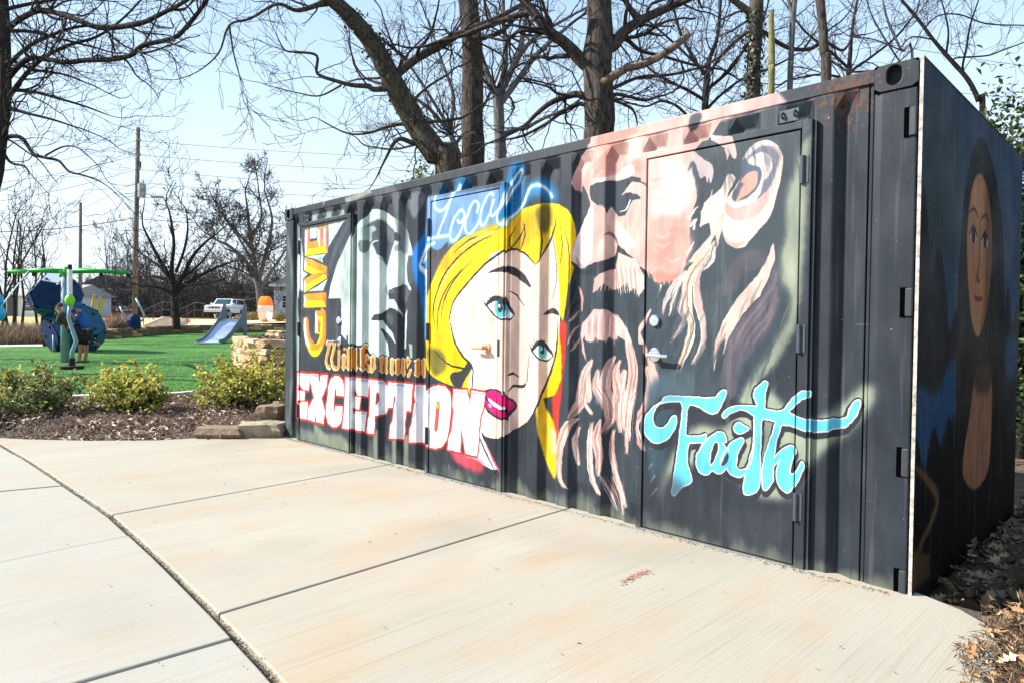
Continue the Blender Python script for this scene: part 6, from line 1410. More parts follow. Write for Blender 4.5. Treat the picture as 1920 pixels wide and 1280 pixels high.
# ------------------------------------------------------------------ shipping container
def container():
    t=thing('shipping_container','black shipping container with a painted mural of faces and lettering along its side','shipping container',(0,0,0))
    # corrugated long side
    X=[.172];Y=[.030]; k=-13
    while True:
        e=3.735+.279*k
        for x,y in ((e-.093,.006),(e,.006),(e+.050,.054),(e+.136,.054)):
            if x>X[-1]+.004 and x<5.795: X.append(x); Y.append(y)
        k+=1
        if 3.735+.279*k-.1>5.79: break
    X.append(5.80);Y.append(.02)
    b=MB(); rows=[(-.05,1),(2.285,1),(2.352,0),(2.37,0)]; n=len(X)
    V=[(x,(y if r else min(y,.010)),z) for z,r in rows for x,y in zip(X,Y)]
    Fc=[(i*n+j,i*n+j+1,(i+1)*n+j+1,(i+1)*n+j) for i in range(3) for j in range(n-1)]
    b.add(V,Fc); o=b.build('corrugated_side_wall',mural,t,uv=fuv)
    sm=o.modifiers.new('bevel','BEVEL'); sm.width=.006; sm.segments=2; sm.limit_method='ANGLE'; sm.angle_limit=rad(25)
    b=MB().box(.1,2.38,-.05,5.96,2.42,2.37); b.build('back_wall',steel,t)
    b=MB().box(.03,.1,-.05,.06,2.34,2.37); b.build('end_wall',steel,t)
    b=MB().box(6.0,.1,-.05,6.04,2.34,2.37); b.build('container_door_end',steel,t)
    b=MB().box(.02,.062,2.385,6.03,2.376,2.415); b.build('roof',steel,t)
    MB().box(.172,.001,2.362,5.872,.06,2.428).build('top_rail',mural,t,bevel=.004,uv=fuv)
    MB().box(.172,2.38,2.362,5.872,2.438,2.428).build('top_rail',steel,t,bevel=.004)
    MB().box(0.004,.18,2.33,.06,2.26,2.428).build('end_header',steel,t,bevel=.004)
    MB().box(5.99,.18,2.33,6.05,2.26,2.428).build('end_header',steel,t,bevel=.004)
    # corner posts
    MB().box(.004,.004,-.06,.168,.10,2.309).build('corner_post',mural,t,bevel=.012,uv=fuv)
    MB().prism([(5.868,.012,-.06),(5.905,.004,-.06),(6.052,.004,-.06),(6.052,.12,-.06),(5.868,.12,-.06)],(0,0,2.369)).build('corner_post',mural,t,bevel=.006,uv=fuv)
    MB().box(5.80,.014,-.05,5.845,.06,2.362).build('side_flange',mural,t,bevel=.003,uv=fuv)
    MB().box(5.851,.016,-.05,5.866,.06,2.362).build('side_flange',mural,t,bevel=.003,uv=fuv)
    for x0,x1 in ((.004,.168),(5.88,6.052)): MB().box(x0,2.3,-.06,x1,2.434,2.309).build('corner_post',steel,t,bevel=.01)
    # corner castings with their slotted eyes (ring of faces round a recess)
    def casting(x0,x1,y0,y1,cx,out=-1):
        z0,z1=2.312,2.432; b=MB(); rx,rz,zc=.032,.046,2.378; n=20
        yf=y0 if out<0 else y1; yb=yf+.05*(-out)
        E=[]; 
        for i in range(n):
            a=2*math.pi*i/n; c_,s_=math.cos(a),math.sin(a)
            E.append((cx+rx*c_, zc+ (rz-rx)*(1 if s_>0 else -1)*(abs(s_)>1e-6)+rx*s_))
        O=[]
        for i in range(n):
            a=2*math.pi*i/n; c_,s_=math.cos(a),math.sin(a); q=max(abs(c_)/ (1),abs(s_)/(1)); c_/=q; s_/=q
            O.append(((x0+x1)/2+c_*(x1-x0)/2,(z0+z1)/2+s_*(z1-z0)/2))
        V=[(x,yf,z) for x,z in O]+[(x,yf,z) for x,z in E]+[(x,yb,z) for x,z in E]; Fc=[]
        for i in range(n):
            j=(i+1)%n; Fc+=[(i,j,n+j,n+i),(n+i,n+j,2*n+j,2*n+i)]
        b.add(V,Fc+[tuple(range(2*n,3*n))])
        ys=(y0,y1); yo=y1 if out<0 else y0
        V=[(x0,yf,z0),(x1,yf,z0),(x1,yo,z0),(x0,yo,z0),(x0,yf,z1),(x1,yf,z1),(x1,yo,z1),(x0,yo,z1)]
        b.add(V,[(0,1,2,3),(4,5,6,7),(1,2,6,5),(2,3,7,6),(3,0,4,7)])
        return b.build('corner_casting',mural if out<0 else steel,t,uv=fuv,bevel=.004)
    casting(-.002,.172,-.004,.17,.07); casting(5.872,6.056,-.004,.17,5.955); casting(-.002,.172,2.27,2.44,.07,1); casting(5.872,6.056,2.27,2.44,5.96,1)
    # hinge lugs on the right corner post
    for z in (2.15,1.33,.60,.04):
        MB().box(6.000,-.001,z-.068,6.024,.006,z+.068).build('lug_recess_shade',mat('recess_shade_black',hexc(2,2,2),.95,spec=.02),t)  # solid black block, the slot's shade is put into its colour
        MB().prism([(6.020,-.002,z-.064),(6.030,-.007,z-.064),(6.050,-.008,z-.064),(6.056,-.001,z-.064),(6.03,.003,z-.064)],(0,0,.128)).build('hinge_lug',mat('lug_steel',hexc(44,48,54),.5),t,bevel=.004)
    # doors
    def door(x0,x1,hx,px,lever,paint,lock,z1=2.205,z0=.012):
        fr=MB(); w=.042; y0,y1=-.030,.03
        fr.box(x0-w,y0,z0-.03,x0-.003,y1,z1+w); fr.box(x1+.003,y0,z0-.03,x1+w+.012,y1,z1+w); fr.box(x0-.003,y0+.0006,z1+.004,x1+.003,y1,z1+w-.0006)
        fr.build('door_frame',mural,t,bevel=.003,uv=duv)
        MB().box(x0-.003,-.034,-.012,x1+.003,.02,z0-.006).build('threshold',chrome if False else mat('worn_aluminium',(.16,.16,.165),.5,metal=.5),t,bevel=.002)
        # return edge beyond the frame: black rubber seal and the cut end of the corrugation
        xs=x1+w+.012
        MB().box(xs+.002,-.018,z0-.03,xs+.016,.05,z1+w-.01).build('door_seal',mural,t,uv=fuv)
        d=MB().box(x0+.006,-.024,z0,x1-.006,.012,z1-.004).build('door',mural,t,bevel=.003,uv=duv)
        for z in (2.0,1.155,.31):
            h=MB(); h.tube([(hx,-.036,z-.07),(hx,-.036,z+.07)],.012,10)
            sg=1 if hx>(x0+x1)/2 else -1
            h.box(hx-.004,-.0335,z-.068,hx+sg*.03,-.0315,z+.068) if sg>0 else h.box(hx-.03,-.0335,z-.068,hx+.004,-.0315,z+.068)
            for q in (-.024,.024): h.tube([(hx,-.036,z+q-.001),(hx,-.036,z+q+.001)],.0128,10)
            h.build('hinge',steel if hx>4 else dark_steel,d,bevel=.001)
        hm=paint
        h=MB(); zc=1.045
        h.tube([(px,-.024,zc),(px,-.031,zc),(px,-.036,zc)],[.041,.041,.034],24); h.tube([(px,-.036,zc),(px,-.078,zc)],.015,14)
        h.tube([(px-lever*.012,-.078,zc),(px+lever*.03,-.08,zc),(px+lever*.075,-.082,zc-.003),(px+lever*.118,-.074,zc-.004)],[.014,.013,.0115,.0095],12)
        h.build('lever_handle',hm,d,smooth=False)
        if lock:
            q=MB(); q.tube([(px,-.024,1.245),(px,-.04,1.245),(px,-.044,1.245)],[.034,.033,.028],24); q.tube([(px,-.044,1.245),(px,-.047,1.245)],[.011,.010],12); q.build('deadbolt',hm,d)
        sx=x0-.02 if px<(x0+x1)/2 else x1+.012
        q=MB(); q.box(sx-.012,-.0325,zc-.06,sx+.012,-.0305,zc+.06); q.build('strike_plate',dark_steel,d)
        return d
    door(.388,1.302,.376,1.165,-1,chrome,True); door(2.558,3.36,2.545,3.245,-1,tan_paint,False); door(4.630,5.545,5.556,4.703,1,chrome,True)
    # little lamp brackets above two doors
    for x in (.47,5.47):
        q=MB(); q.box(x-.05,-.004,2.262,x+.05,.004,2.325)
        for e in (-.032,.032): q.tube([(x+e,-.004,2.285),(x+e,-.02,2.29),(x+e,-.024,2.30),(x+e,-.012,2.312),(x+e,-.004,2.31)],.006,8)
        q.build('bracket',steel,t,bevel=.001)
    # painted boards on the end
    white=mat('raw_board_edge',hexc(186,180,170),.85,(34,hexc(96,86,78)[:3],.8))
    for y0,y1 in ((-.004,1.2185),(1.2205,2.445)):
        o=MB().box(6.062,y0,-.075,6.077,y1,2.436).build('mural_board',[portrait,white],t,uv=euv)
        for p in o.data.polygons:
            if p.normal.x<.5: p.material_index=1
        o['label']='end board painted with a long haired figure, '+('near half' if y0<0 else 'far half')
    return t
container()
# ------------------------------------------------------------------ tubes for branches (fast)
def tubes(paths):
    """paths: list of (points Nx3, radii N, sides) -> V,Q arrays"""
    VV=[];QQ=[];base=0
    for P,R,n in paths:
        k=len(P); d=np.empty_like(P); d[1:-1]=P[2:]-P[:-2]; d[0]=P[1]-P[0]; d[-1]=P[-1]-P[-2]
        d/=np.linalg.norm(d,axis=1)[:,None]+1e-9
        ref=np.array([.31,.17,.93]) if abs(d[0,2])<.85 else np.array([.95,.2,.1])
        a=ref-d*(d@ref)[:,None]; a/=np.linalg.norm(a,axis=1)[:,None]+1e-9
        c=np.cross(d,a); th=np.arange(n)*2*np.pi/n
        ring=P[:,None,:]+(a[:,None,:]*np.cos(th)[None,:,None]+c[:,None,:]*np.sin(th)[None,:,None])*R[:,None,None]
        VV.append(ring.reshape(-1,3))
        i=np.arange(k-1)[:,None]*n; j=np.arange(n)[None,:]; j2=(j+1)%n
        QQ.append((np.stack([i+j,i+j2,i+n+j2,i+n+j],-1).reshape(-1,4))+base); base+=k*n
    return np.concatenate(VV),np.concatenate(QQ)
def sides(r): return 12 if r>.12 else 8 if r>.05 else 5 if r>.015 else 3
def grow(rg,p,d,L,r,lvl,out,wig=.22,up=.05,dens=3.0,minr=.0035,shrink=.55):
    n=max(4,min(11,int(L/.14)+3)); st=L/(n-1); P=[np.array(p,float)]; d=np.array(d,float)
    for i in range(n-1):
        d=d+rg.normal(0,wig*.85,3)+np.array([0,0,up]); d/=np.linalg.norm(d); P.append(P[-1]+d*st)
    P=np.array(P); R=np.maximum(np.linspace(r,r*.38,n),minr); out.append((P,R,sides(r)))
    if lvl<=0: return
    k=max(1,int(rg.poisson(L*dens))) if lvl>0 else 0
    k=min(k,9)
    for _ in range(k):
        t=rg.uniform(.22,1)*(n-1); i=min(int(t),n-2); f=t-i
        q=P[i]*(1-f)+P[i+1]*f; dd=P[i+1]-P[i]; dd/=np.linalg.norm(dd)
        ax=rg.normal(0,1,3); ax-=dd*(ax@dd); ax/=np.linalg.norm(ax)+1e-9
        an=rg.uniform(.45,1.15); nd=dd*math.cos(an)+ax*math.sin(an)
        grow(rg,q,nd,L*shrink*rg.uniform(.6,1.15),max(minr,R[i]*rg.uniform(.45,.68)),lvl-1,out,wig*1.08,up,dens*1.5,minr,shrink)
def limb_path(pts,rs,n=6,jit=0,rg=None):
    P=[np.array(v,float) for v in pts]; m=len(P); out=[];rr=[]
    for i in range(m-1):
        a,b,c,d=P[max(i-1,0)],P[i],P[i+1],P[min(i+2,m-1)]
        for t in np.arange(n)/n:
            out.append(.5*((2*b)+(c-a)*t+(2*a-5*b+4*c-d)*t*t+(-a+3*b-3*c+d)*t**3)); rr.append(rs[i]+(rs[i+1]-rs[i])*t)
    out.append(P[-1]); rr.append(rs[-1]); out=np.array(out)
    if jit: out[1:-1]+=rg.normal(0,jit,(len(out)-2,3))
    return out,np.array(rr)
def bark_mat(name,c0,c1,sc=6,moss=None):
    m=bpy.data.materials.new(name); m.use_nodes=True; t=m.node_tree; b=t.nodes['Principled BSDF']; b.inputs['Roughness'].default_value=.95; b.inputs['Specular IOR Level'].default_value=.1
    tc=t.nodes.new('ShaderNodeTexCoord'); mp=t.nodes.new('ShaderNodeMapping'); mp.inputs['Scale'].default_value=(1,1,.16); t.links.new(tc.outputs['Object'],mp.inputs[0])
    n=t.nodes.new('ShaderNodeTexNoise'); n.inputs['Scale'].default_value=sc*6; n.inputs['Detail'].default_value=5; n.inputs['Roughness'].default_value=.65; t.links.new(mp.outputs[0],n.inputs['Vector'])
    r=t.nodes.new('ShaderNodeValToRGB'); e=r.color_ramp.elements; e[0].position=.36; e[0].color=c0+(1,); e[1].position=.64; e[1].color=c1+(1,); t.links.new(n.outputs['Fac'],r.inputs['Fac']); c=r.outputs[0]
    n2=t.nodes.new('ShaderNodeTexNoise'); n2.inputs['Scale'].default_value=3; n2.inputs['Detail'].default_value=5; t.links.new(tc.outputs['Object'],n2.inputs['Vector'])
    r2=t.nodes.new('ShaderNodeValToRGB'); r2.color_ramp.elements[0].position=.5; r2.color_ramp.elements[1].position=.68; t.links.new(n2.outputs['Fac'],r2.inputs['Fac'])
    x=t.nodes.new('ShaderNodeMix'); x.data_type='RGBA'; mm=t.nodes.new('ShaderNodeMath'); mm.operation='MULTIPLY'; mm.inputs[1].default_value=.55; t.links.new(r2.outputs[0],mm.inputs[0]); t.links.new(mm.outputs[0],x.inputs['Factor']); t.links.new(c,x.inputs['A']); x.inputs['B'].default_value=(moss or tuple(v*1.25 for v in c1))+(1,); t.links.new(x.outputs['Result'],b.inputs['Base Color'])
    u=t.nodes.new('ShaderNodeBump'); u.inputs['Strength'].default_value=1; u.inputs['Distance'].default_value=.05; t.links.new(n.outputs['Fac'],u.inputs['Height']); t.links.new(u.outputs['Normal'],b.inputs['Normal'])
    return m
bark=bark_mat('grey_brown_bark',(.018,.014,.012),(.105,.086,.072))
bark_moss=bark_mat('mossy_bark',(.022,.018,.014),(.125,.105,.082),6,(.11,.10,.055))
bark_dark=bark_mat('dark_bark',(.014,.012,.011),(.05,.043,.04))
bark_grey=bark_mat('smooth_grey_bark',(.07,.066,.064),(.17,.16,.155),4)
twigm=bark_mat('twig_bark',(.028,.024,.022),(.075,.066,.06))
twig_far=mat('far_twig_bark',(.046,.041,.040),.95)
dead=bark_mat('dead_wood',(.07,.045,.03),(.26,.19,.14),5)
def trunk_mesh(name,pts,rs,m,parent,rg,n=16,rough=.05):
    P,R=limb_path(pts,rs,5); k=len(P); V,Q=tubes([(P,R,n)])
    ring=np.repeat(P,n,0); off=V-ring; th=np.tile(np.arange(n),k)
    ph=rg.uniform(0,6.28,n)[th]; V=ring+off*(1+rough*np.sin(ph+np.repeat(np.arange(k),n)*.55)[:,None]+rg.normal(0,rough*.4,(k*n,1)))
    V=V-np.array(parent.location)
    return link(name,mesh_from(name,V,Q,smooth=True),m,parent)
def tree(name,label,trunk,limbs,seed,lvl=3,dens=2.2,twl=1.5,mb=None,mt=None,cat='tree',wig=.24,up=.05,minr=.0042,extra=None):
    """trunk/limbs: lists of (px,py,D,radius_in_photo_px); side branches grow from the limbs"""
    rg=np.random.default_rng(seed); mb=mb or bark; mt=mt or twigm
    tp=[at(a,b,c) for a,b,c,_ in trunk]; tr=[w*c/F_PX for _,_,c,w in trunk]
    base=Vector((tp[0].x,tp[0].y,gz(tp[0].x,tp[0].y)))
    t=thing(name,label,cat,base)
    if tp[0].z-base.z>.3: tp=[base-Vector((0,0,.1))]+tp; tr=[tr[0]*1.25]+tr
    trunk_mesh('trunk',tp,tr,mb,t,rg)
    TP,TR=limb_path(tp,tr,5)
    out=[]
    for l in limbs:
        lp=[at(a,b,c) for a,b,c,_ in l]; lr=[max(.006,w*c/F_PX) for _,_,c,w in l]
        a0=np.array(lp[0]); dd_=[np.linalg.norm(np.array(q)-a0) for q in TP]; j=int(np.argmin(dd_))
        if dd_[j]<TR[j]*2.6: lp=[Vector(TP[max(0,j-1)])]+lp; lr=[lr[0]*1.25]+lr
        P,R=limb_path(lp,lr,5)
        if lr[0]>.03:
            V,Q=tubes([(P,R,10)]); link('limb',mesh_from('limb',V-np.array(base),Q,smooth=True),mb,t)
        else: out.append((P,R,sides(lr[0])))
        # side branches along the limb
        seg=np.linalg.norm(np.diff(P,axis=0),axis=1); Lt=seg.sum(); nb=max(2,int(Lt*dens))
        for _ in range(nb):
            i=int(len(P)*rg.uniform(.12,1))-1; i=max(0,min(i,len(P)-2)); dd=P[i+1]-P[i]; dd/=np.linalg.norm(dd)
            ax=rg.normal(0,1,3); ax-=dd*(ax@dd); ax/=np.linalg.norm(ax); an=rg.uniform(.5,1.2)
            grow(rg,P[i],dd*math.cos(an)+ax*math.sin(an),twl*rg.uniform(.45,1.2),max(minr,R[i]*rg.uniform(.3,.5)),lvl-1,out,wig,up,2.0,minr)
        dd=P[-1]-P[-2]; dd/=np.linalg.norm(dd); grow(rg,P[-1],dd,twl*rg.uniform(.7,1.2),R[-1],lvl-1,out,wig,up,2.0,minr)
    if extra:
        for (a,b,c,dx,dz,L,r) in extra:
            grow(rg,np.array(at(a,b,c)),np.array(RT*dx+UP*dz+FW*rg.normal(0,.4)),L,r,lvl,out,wig,up,2.2,minr)
    if out:
        V,Q=tubes(out); link('crown',mesh_from('crown',V-np.array(base),Q),mt,t)
    return t
def leaves(C,N,size,rg,colors,asp=.45,fold=.35):
    """folded leaves: centres C, facing N, colours -> V,Q(tri pairs as quads),col"""
    n=len(C); a=rg.normal(0,1,(n,3)); a-=N*np.sum(a*N,1)[:,None]; a/=np.linalg.norm(a,axis=1)[:,None]; b=np.cross(N,a)
    s=size*rg.uniform(.65,1.25,n)[:,None] if np.isscalar(size) else size[:,None]
    w=s*asp
    p0=C; p3=C+a*s; pl=C+a*s*.5+b*w*.5+N*w*fold; pr=C+a*s*.5-b*w*.5+N*w*fold
    V=np.stack([p0,pl,p3,pr],1).reshape(-1,3); i=np.arange(n)[:,None]*4
    T=np.concatenate([i+np.array([[0,2,1]]),i+np.array([[0,3,2]])],0)
    return V,T,np.repeat(colors,4,0)
leafm=mat('broad_leaf',(.05,.1,.03),.45,attr='col',spec=.25)
def _thin(m,k):
    # light shines through thin leaves
    t=m.node_tree; b=t.nodes['Principled BSDF']; a=[n for n in t.nodes if n.type=='ATTRIBUTE'][0]; o=[n for n in t.nodes if n.type=='OUTPUT_MATERIAL'][0]
    tr=t.nodes.new('ShaderNodeBsdfTranslucent'); t.links.new(a.outputs['Color'],tr.inputs['Color']); x=t.nodes.new('ShaderNodeMixShader'); x.inputs[0].default_value=k
    t.links.new(b.outputs[0],x.inputs[1]); t.links.new(tr.outputs[0],x.inputs[2]); t.links.new(x.outputs[0],o.inputs['Surface'])
_thin(leafm,.35)
ivym=mat('ivy_leaf',(.05,.1,.03),.45,attr='col')
litterm=mat('dry_leaf',(.2,.1,.05),.8,attr='col')
def unit(v): return v/(np.linalg.norm(v,axis=-1,keepdims=True)+1e-9)
def shrub(name,label,c,rx,ry,h,n,seed,pal,size=.055,group=None,cat='shrub',tips=70):
    rg=np.random.default_rng(seed); t=thing(name,label,cat,c,group); c=np.array(c)
    st=[];C=[];N=[]
    for i in range(tips):
        a=rg.uniform(0,6.283); q=math.sqrt(rg.uniform(0,1)); u=rg.uniform(.25,1)**.6
        lump=1+.22*math.sin(a*3+seed)+.15*math.sin(a*5+2*seed)
        e=c+np.array([rx*q*math.cos(a)*lump,ry*q*math.sin(a)*lump,h*(u*math.sqrt(max(.05,1-q*q*.75)))*rg.uniform(.6,1.22)])
        b0=c+np.array([rg.normal(0,.05),rg.normal(0,.05),0]); mid=(b0+e)/2+rg.normal(0,.05,3)
        P,R=limb_path([b0,mid,e],[.008,.005,.003],3); st.append((P,R,4))
        k=max(4,int(n/tips))
        for j in range(k):   # a whorl of leaves at the tip and a few lower down
            w=e+rg.normal(0,.035,3) if j<k*.6 else P[rg.integers(len(P)//2,len(P))]+rg.normal(0,.03,3)
            d=unit(rg.normal(0,1,3)+np.array([0,0,.9])); C.append(w); N.append(d)
    C=np.array(C);N=np.array(N); col=pal[rg.choice(len(pal),len(C),p=np.array([p[3] for p in pal])/sum(p[3] for p in pal))] if False else np.array([pal[i][:3] for i in rg.choice(len(pal),len(C),p=np.array([p[3] for p in pal])/sum(p[3] for p in pal))])
    hi=(C[:,2]-c[2]>h*.55)&(rg.uniform(0,1,len(C))<.42); col[hi]=(.52,.46,.07) if pal is AZ else (.36,.36,.08)   # yellower leaves in the upper part
    col=col*rg.uniform(.75,1.25,(len(C),1))
    V,T,cc=leaves(C,N,size,rg,col)
    link('foliage',mesh_from('foliage',V-c,T,col=cc),leafm,t)
    V,Q=tubes(st); link('stem',mesh_from('stem',V-c,Q),twigm,t); return t
AZ=[(.34,.36,.07,3),(.22,.25,.06,3),(.50,.47,.08,2.8),(.58,.55,.16,1.8),(.12,.13,.045,2),(.42,.15,.03,.25),(.22,.16,.07,.7)]
AZD=[(.15,.18,.075,3),(.10,.125,.055,3),(.26,.28,.09,2),(.46,.44,.12,1.3),(.14,.12,.08,.7)]
def place(px,D): p=gp(px,D); return (p.x,p.y,p.z+.03)
shrub('azalea_shrub','dark green azalea shrub in front of the swing at the left end of the bed',place(62,9.1),.70,.55,.64,2700,3,AZD,.082,tips=110)
shrub('azalea_shrub','yellow green azalea with orange leaves in the middle of the bed',place(247,9.3),.50,.48,.74,2200,7,AZ,.078,tips=88)
shrub('azalea_shrub','wide yellow green azalea between the stone wall and the container',place(446,9.9),.70,.6,.74,3000,12,AZ,.078,tips=120)
shrub('azalea_shrub','low leafy azalea shoots at the far left corner of the bed',place(-10,8.2),.42,.4,.42,900,23,AZD,.058,tips=45)
shrub('azalea_shrub','small azalea sprig against the foot of the stone wall',place(512,10.6),.32,.3,.85,700,29,AZ,.055,tips=34)

# ------------------------------------------------------------------ bark mulch chips and leaf litter
def litter(name,pts,size,pal,seed,zj=.02,asp=.4,flat=.9,oak=False):
    rg=np.random.default_rng(seed); n=len(pts); C=np.array(pts)+np.stack([np.zeros(n),np.zeros(n),rg.uniform(0,zj,n)],1)
    N=unit(rg.normal(0,1,(n,3))*(1-flat)*1.6+np.array([0,0,1])); w=np.array([p[3] for p in pal]); col=np.array([pal[i][:3] for i in rg.choice(len(pal),n,p=w/w.sum())])*rg.uniform(.7,1.3,(n,1))
    if not oak:
        V,T,c=leaves(C,N,size,rg,col,asp); 
    else:
        # lobed oak leaves: a fan outline of 12 points round a raised midrib point
        a=rg.normal(0,1,(n,3)); a-=N*np.sum(a*N,1)[:,None]; a=unit(a); b=np.cross(N,a); s=size*rg.uniform(.6,1.3,n)
        out=[(0,.04),(.14,.10),(.22,.30),(.34,.14),(.46,.42),(.60,.18),(.74,.34),(.84,.12),(1,.0),(.84,-.12),(.74,-.34),(.60,-.18),(.46,-.42),(.34,-.14),(.22,-.30),(.14,-.10)]
        k=len(out); V=np.empty((n,k+1,3)); V[:,0]=C+a*(s*.5)[:,None]-N*(s*.06)[:,None]
        for j,(u,v) in enumerate(out): V[:,j+1]=C+a*(s*u)[:,None]+b*(s*v*.62)[:,None]+N*(s*(abs(v)*.45+.12*(2*u-1)**2))[:,None]*rg.uniform(.2,1.3,(n,1))
        i=np.arange(n)[:,None]*(k+1); T=np.concatenate([i+np.array([[0,j+1,(j+1)%k+1]]) for j in range(k)],0); V=V.reshape(-1,3); c=np.repeat(col,k+1,0)
    o=link(name,mesh_from(name,V,T,col=c),litterm); o['kind']='stuff'; return o
CH=[(.14,.095,.065,3),(.07,.046,.034,2.6),(.25,.17,.12,2.2),(.36,.27,.20,1.4),(.21,.10,.06,1)]
def bed_pts(n,seed,f0,f1,a,b,cut=-9):
    rg=np.random.default_rng(seed); P=[]
    for _ in range(n):
        px=rg.uniform(a,b); q0,q1=f0(px),f1(px); D=q0+(q1-q0)*rg.uniform(0,1)**1.1; p=gp(px,D); P.append((p.x,p.y,p.z+bumpf(px,D)+.004)) if math.sin(p.x*5.1)*math.sin(p.y*4.3+1)+math.sin(p.x*2.2+p.y*1.7)*.7>cut+rg.normal(0,.35) else None
    return P
litter('bark_chips',bed_pts(15000,1,lambda p:bed_front(p)-.02,lambda p:lawn_front(p)-.02,-120,545),.042,CH,2,.02,.32,.72)
litter('bed_leaf_litter',bed_pts(7000,4,lambda p:bed_front(p),lambda p:lawn_front(p)-.05,-120,545,.15),.075,[(.38,.25,.17,2),(.46,.36,.27,1.8),(.22,.12,.07,1.6),(.54,.46,.37,.8)],5,.04,.5,.72)
# right hand litter: straw and oak leaves spilling on the slab corner, and the dark floor behind the container
def rect_pts(n,seed,fn):
    rg=np.random.default_rng(seed); P=[]
    while len(P)<n:
        p=fn(rg)
        if p is not None: P.append(p)
    return P
def right_heap(rg):
    x=6.3+rg.uniform(0,1.5); y=rg.uniform(-1.35,.45)
    edge=float(np.interp(y,[-1.35,-.95,-.70,-.56,-.45,-.34,-.18,-.06,.45],[6.56,6.50,6.42,6.36,6.38,6.42,6.41,6.40,6.5]))
    e=x-edge+rg.normal(0,.015)
    if e<0: return None
    return (x,y,(.002 if x<6.47 else -.02)+min(.055,e*.35)*1.0)
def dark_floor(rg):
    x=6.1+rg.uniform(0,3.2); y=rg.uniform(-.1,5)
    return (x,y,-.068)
LIT=[(.30,.19,.10,2),(.16,.10,.06,2.5),(.42,.30,.18,1.2),(.09,.06,.04,2)]
b=MB(); 
hp=[];
for i in range(22):
    for j in range(16):
        y=-1.5+i*.095; e=j*.1; edge=float(np.interp(y,[-1.5,-.95,-.70,-.56,-.45,-.34,-.18,-.06,.45],[6.60,6.55,6.48,6.42,6.44,6.47,6.46,6.44,6.52])); hp.append((edge+e,y,-.03+min(.05,e*.4)))
Q=[(i*16+j,i*16+j+1,(i+1)*16+j+1,(i+1)*16+j) for i in range(21) for j in range(15)]
o=link('litter_bed',mesh_from('litter_bed',hp,Q,smooth=True),mulch); o['kind']='structure'
litter('straw_litter',rect_pts(19000,31,right_heap),.042,[(.13,.085,.048,3),(.07,.045,.028,3),(.24,.155,.085,2),(.40,.26,.13,.8)],32,.035,.12,.55)
litter('oak_leaf_litter',rect_pts(520,33,right_heap),.06,[(.46,.27,.13,2),(.55,.38,.22,2),(.34,.17,.07,1.5),(.22,.12,.06,1.5)],34,.045,oak=True,flat=.62)
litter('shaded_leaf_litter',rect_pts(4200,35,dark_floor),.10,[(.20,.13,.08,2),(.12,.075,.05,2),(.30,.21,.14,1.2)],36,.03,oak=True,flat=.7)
# scattered crumbs on the concrete and grit in the long joint
def crumbs(rg):
    x=rg.uniform(-1.2,6.4); y=rg.uniform(-3.3,-.02)
    if y>-1.2 and x<-.2: return None
    return (x,y,.003)
litter('pavement_crumbs',rect_pts(90,41,crumbs),.016,[(.08,.06,.045,3),(.2,.13,.08,1),(.42,.22,.08,.5)],42,.004,.5,.9)
def foot(rg):
    x=rg.uniform(.2,6.0); return (x,-.045-abs(rg.normal(0,.025)),.002)
litter('foot_grit',rect_pts(1800,43,foot),.009,[(.16,.15,.13,2),(.36,.34,.30,2),(.07,.065,.06,2)],44,.003,.7,.8)
def joint(rg):
    x=rg.uniform(-1.5,5.2); return (x,jy(x)+rg.normal(0,.008),-.024+rg.uniform(0,.02))
litter('joint_debris',rect_pts(3200,45,joint),.008,[(.12,.10,.06,2),(.06,.055,.05,3),(.28,.25,.16,1.4)],46,.006,.6,.5)

# ------------------------------------------------------------------ stones
stonem=[mat('sandstone_a',hexc(190,164,126),.9,(7,hexc(188,150,104)[:3],.8),(16,.8,.03)),mat('sandstone_b',hexc(200,182,150),.9,(9,hexc(200,172,132)[:3],.8),(18,.8,.03)),mat('sandstone_c',hexc(172,136,92),.9,(8,hexc(222,196,156)[:3],.7),(16,.8,.03)),mat('sandstone_d',hexc(128,108,88),.9,(7,hexc(104,86,68)[:3],.8),(16,.8,.03))]
stonem.append(mat('sandstone_e',hexc(158,146,124),.9,(7,hexc(120,106,86)[:3],.8),(16,.9,.03)))
def stone_mesh(L,H,Dp,rg):
    """rough block: a box cut 3x2x2 with pushed corners"""
    b=bmesh.new(); bmesh.ops.create_cube(b,size=1); bmesh.ops.subdivide_edges(b,edges=b.edges[:],cuts=1,use_grid_fill=True)
    for v in b.verts:
        k=sum(abs(c)>.4 for c in v.co); f=.86 if k==3 else .96 if k==2 else 1.05
        v.co=Vector((v.co.x*L*f,v.co.y*Dp*f,v.co.z*H*f))+Vector(rg.normal(0,1,3)*np.array([L,Dp,H])*.05)
    me=bpy.data.meshes.new('stone'); b.to_mesh(me); b.free(); return me
def stone(me,loc,rz,parent,m,name='stone'):
    o=bpy.data.objects.new(name,me); COL.objects.link(o); o.parent=parent; o.location=Vector(loc)-parent.location; o.rotation_euler=(0,0,rz)
    if len(me.materials)==0: me.materials.append(m)
    return o
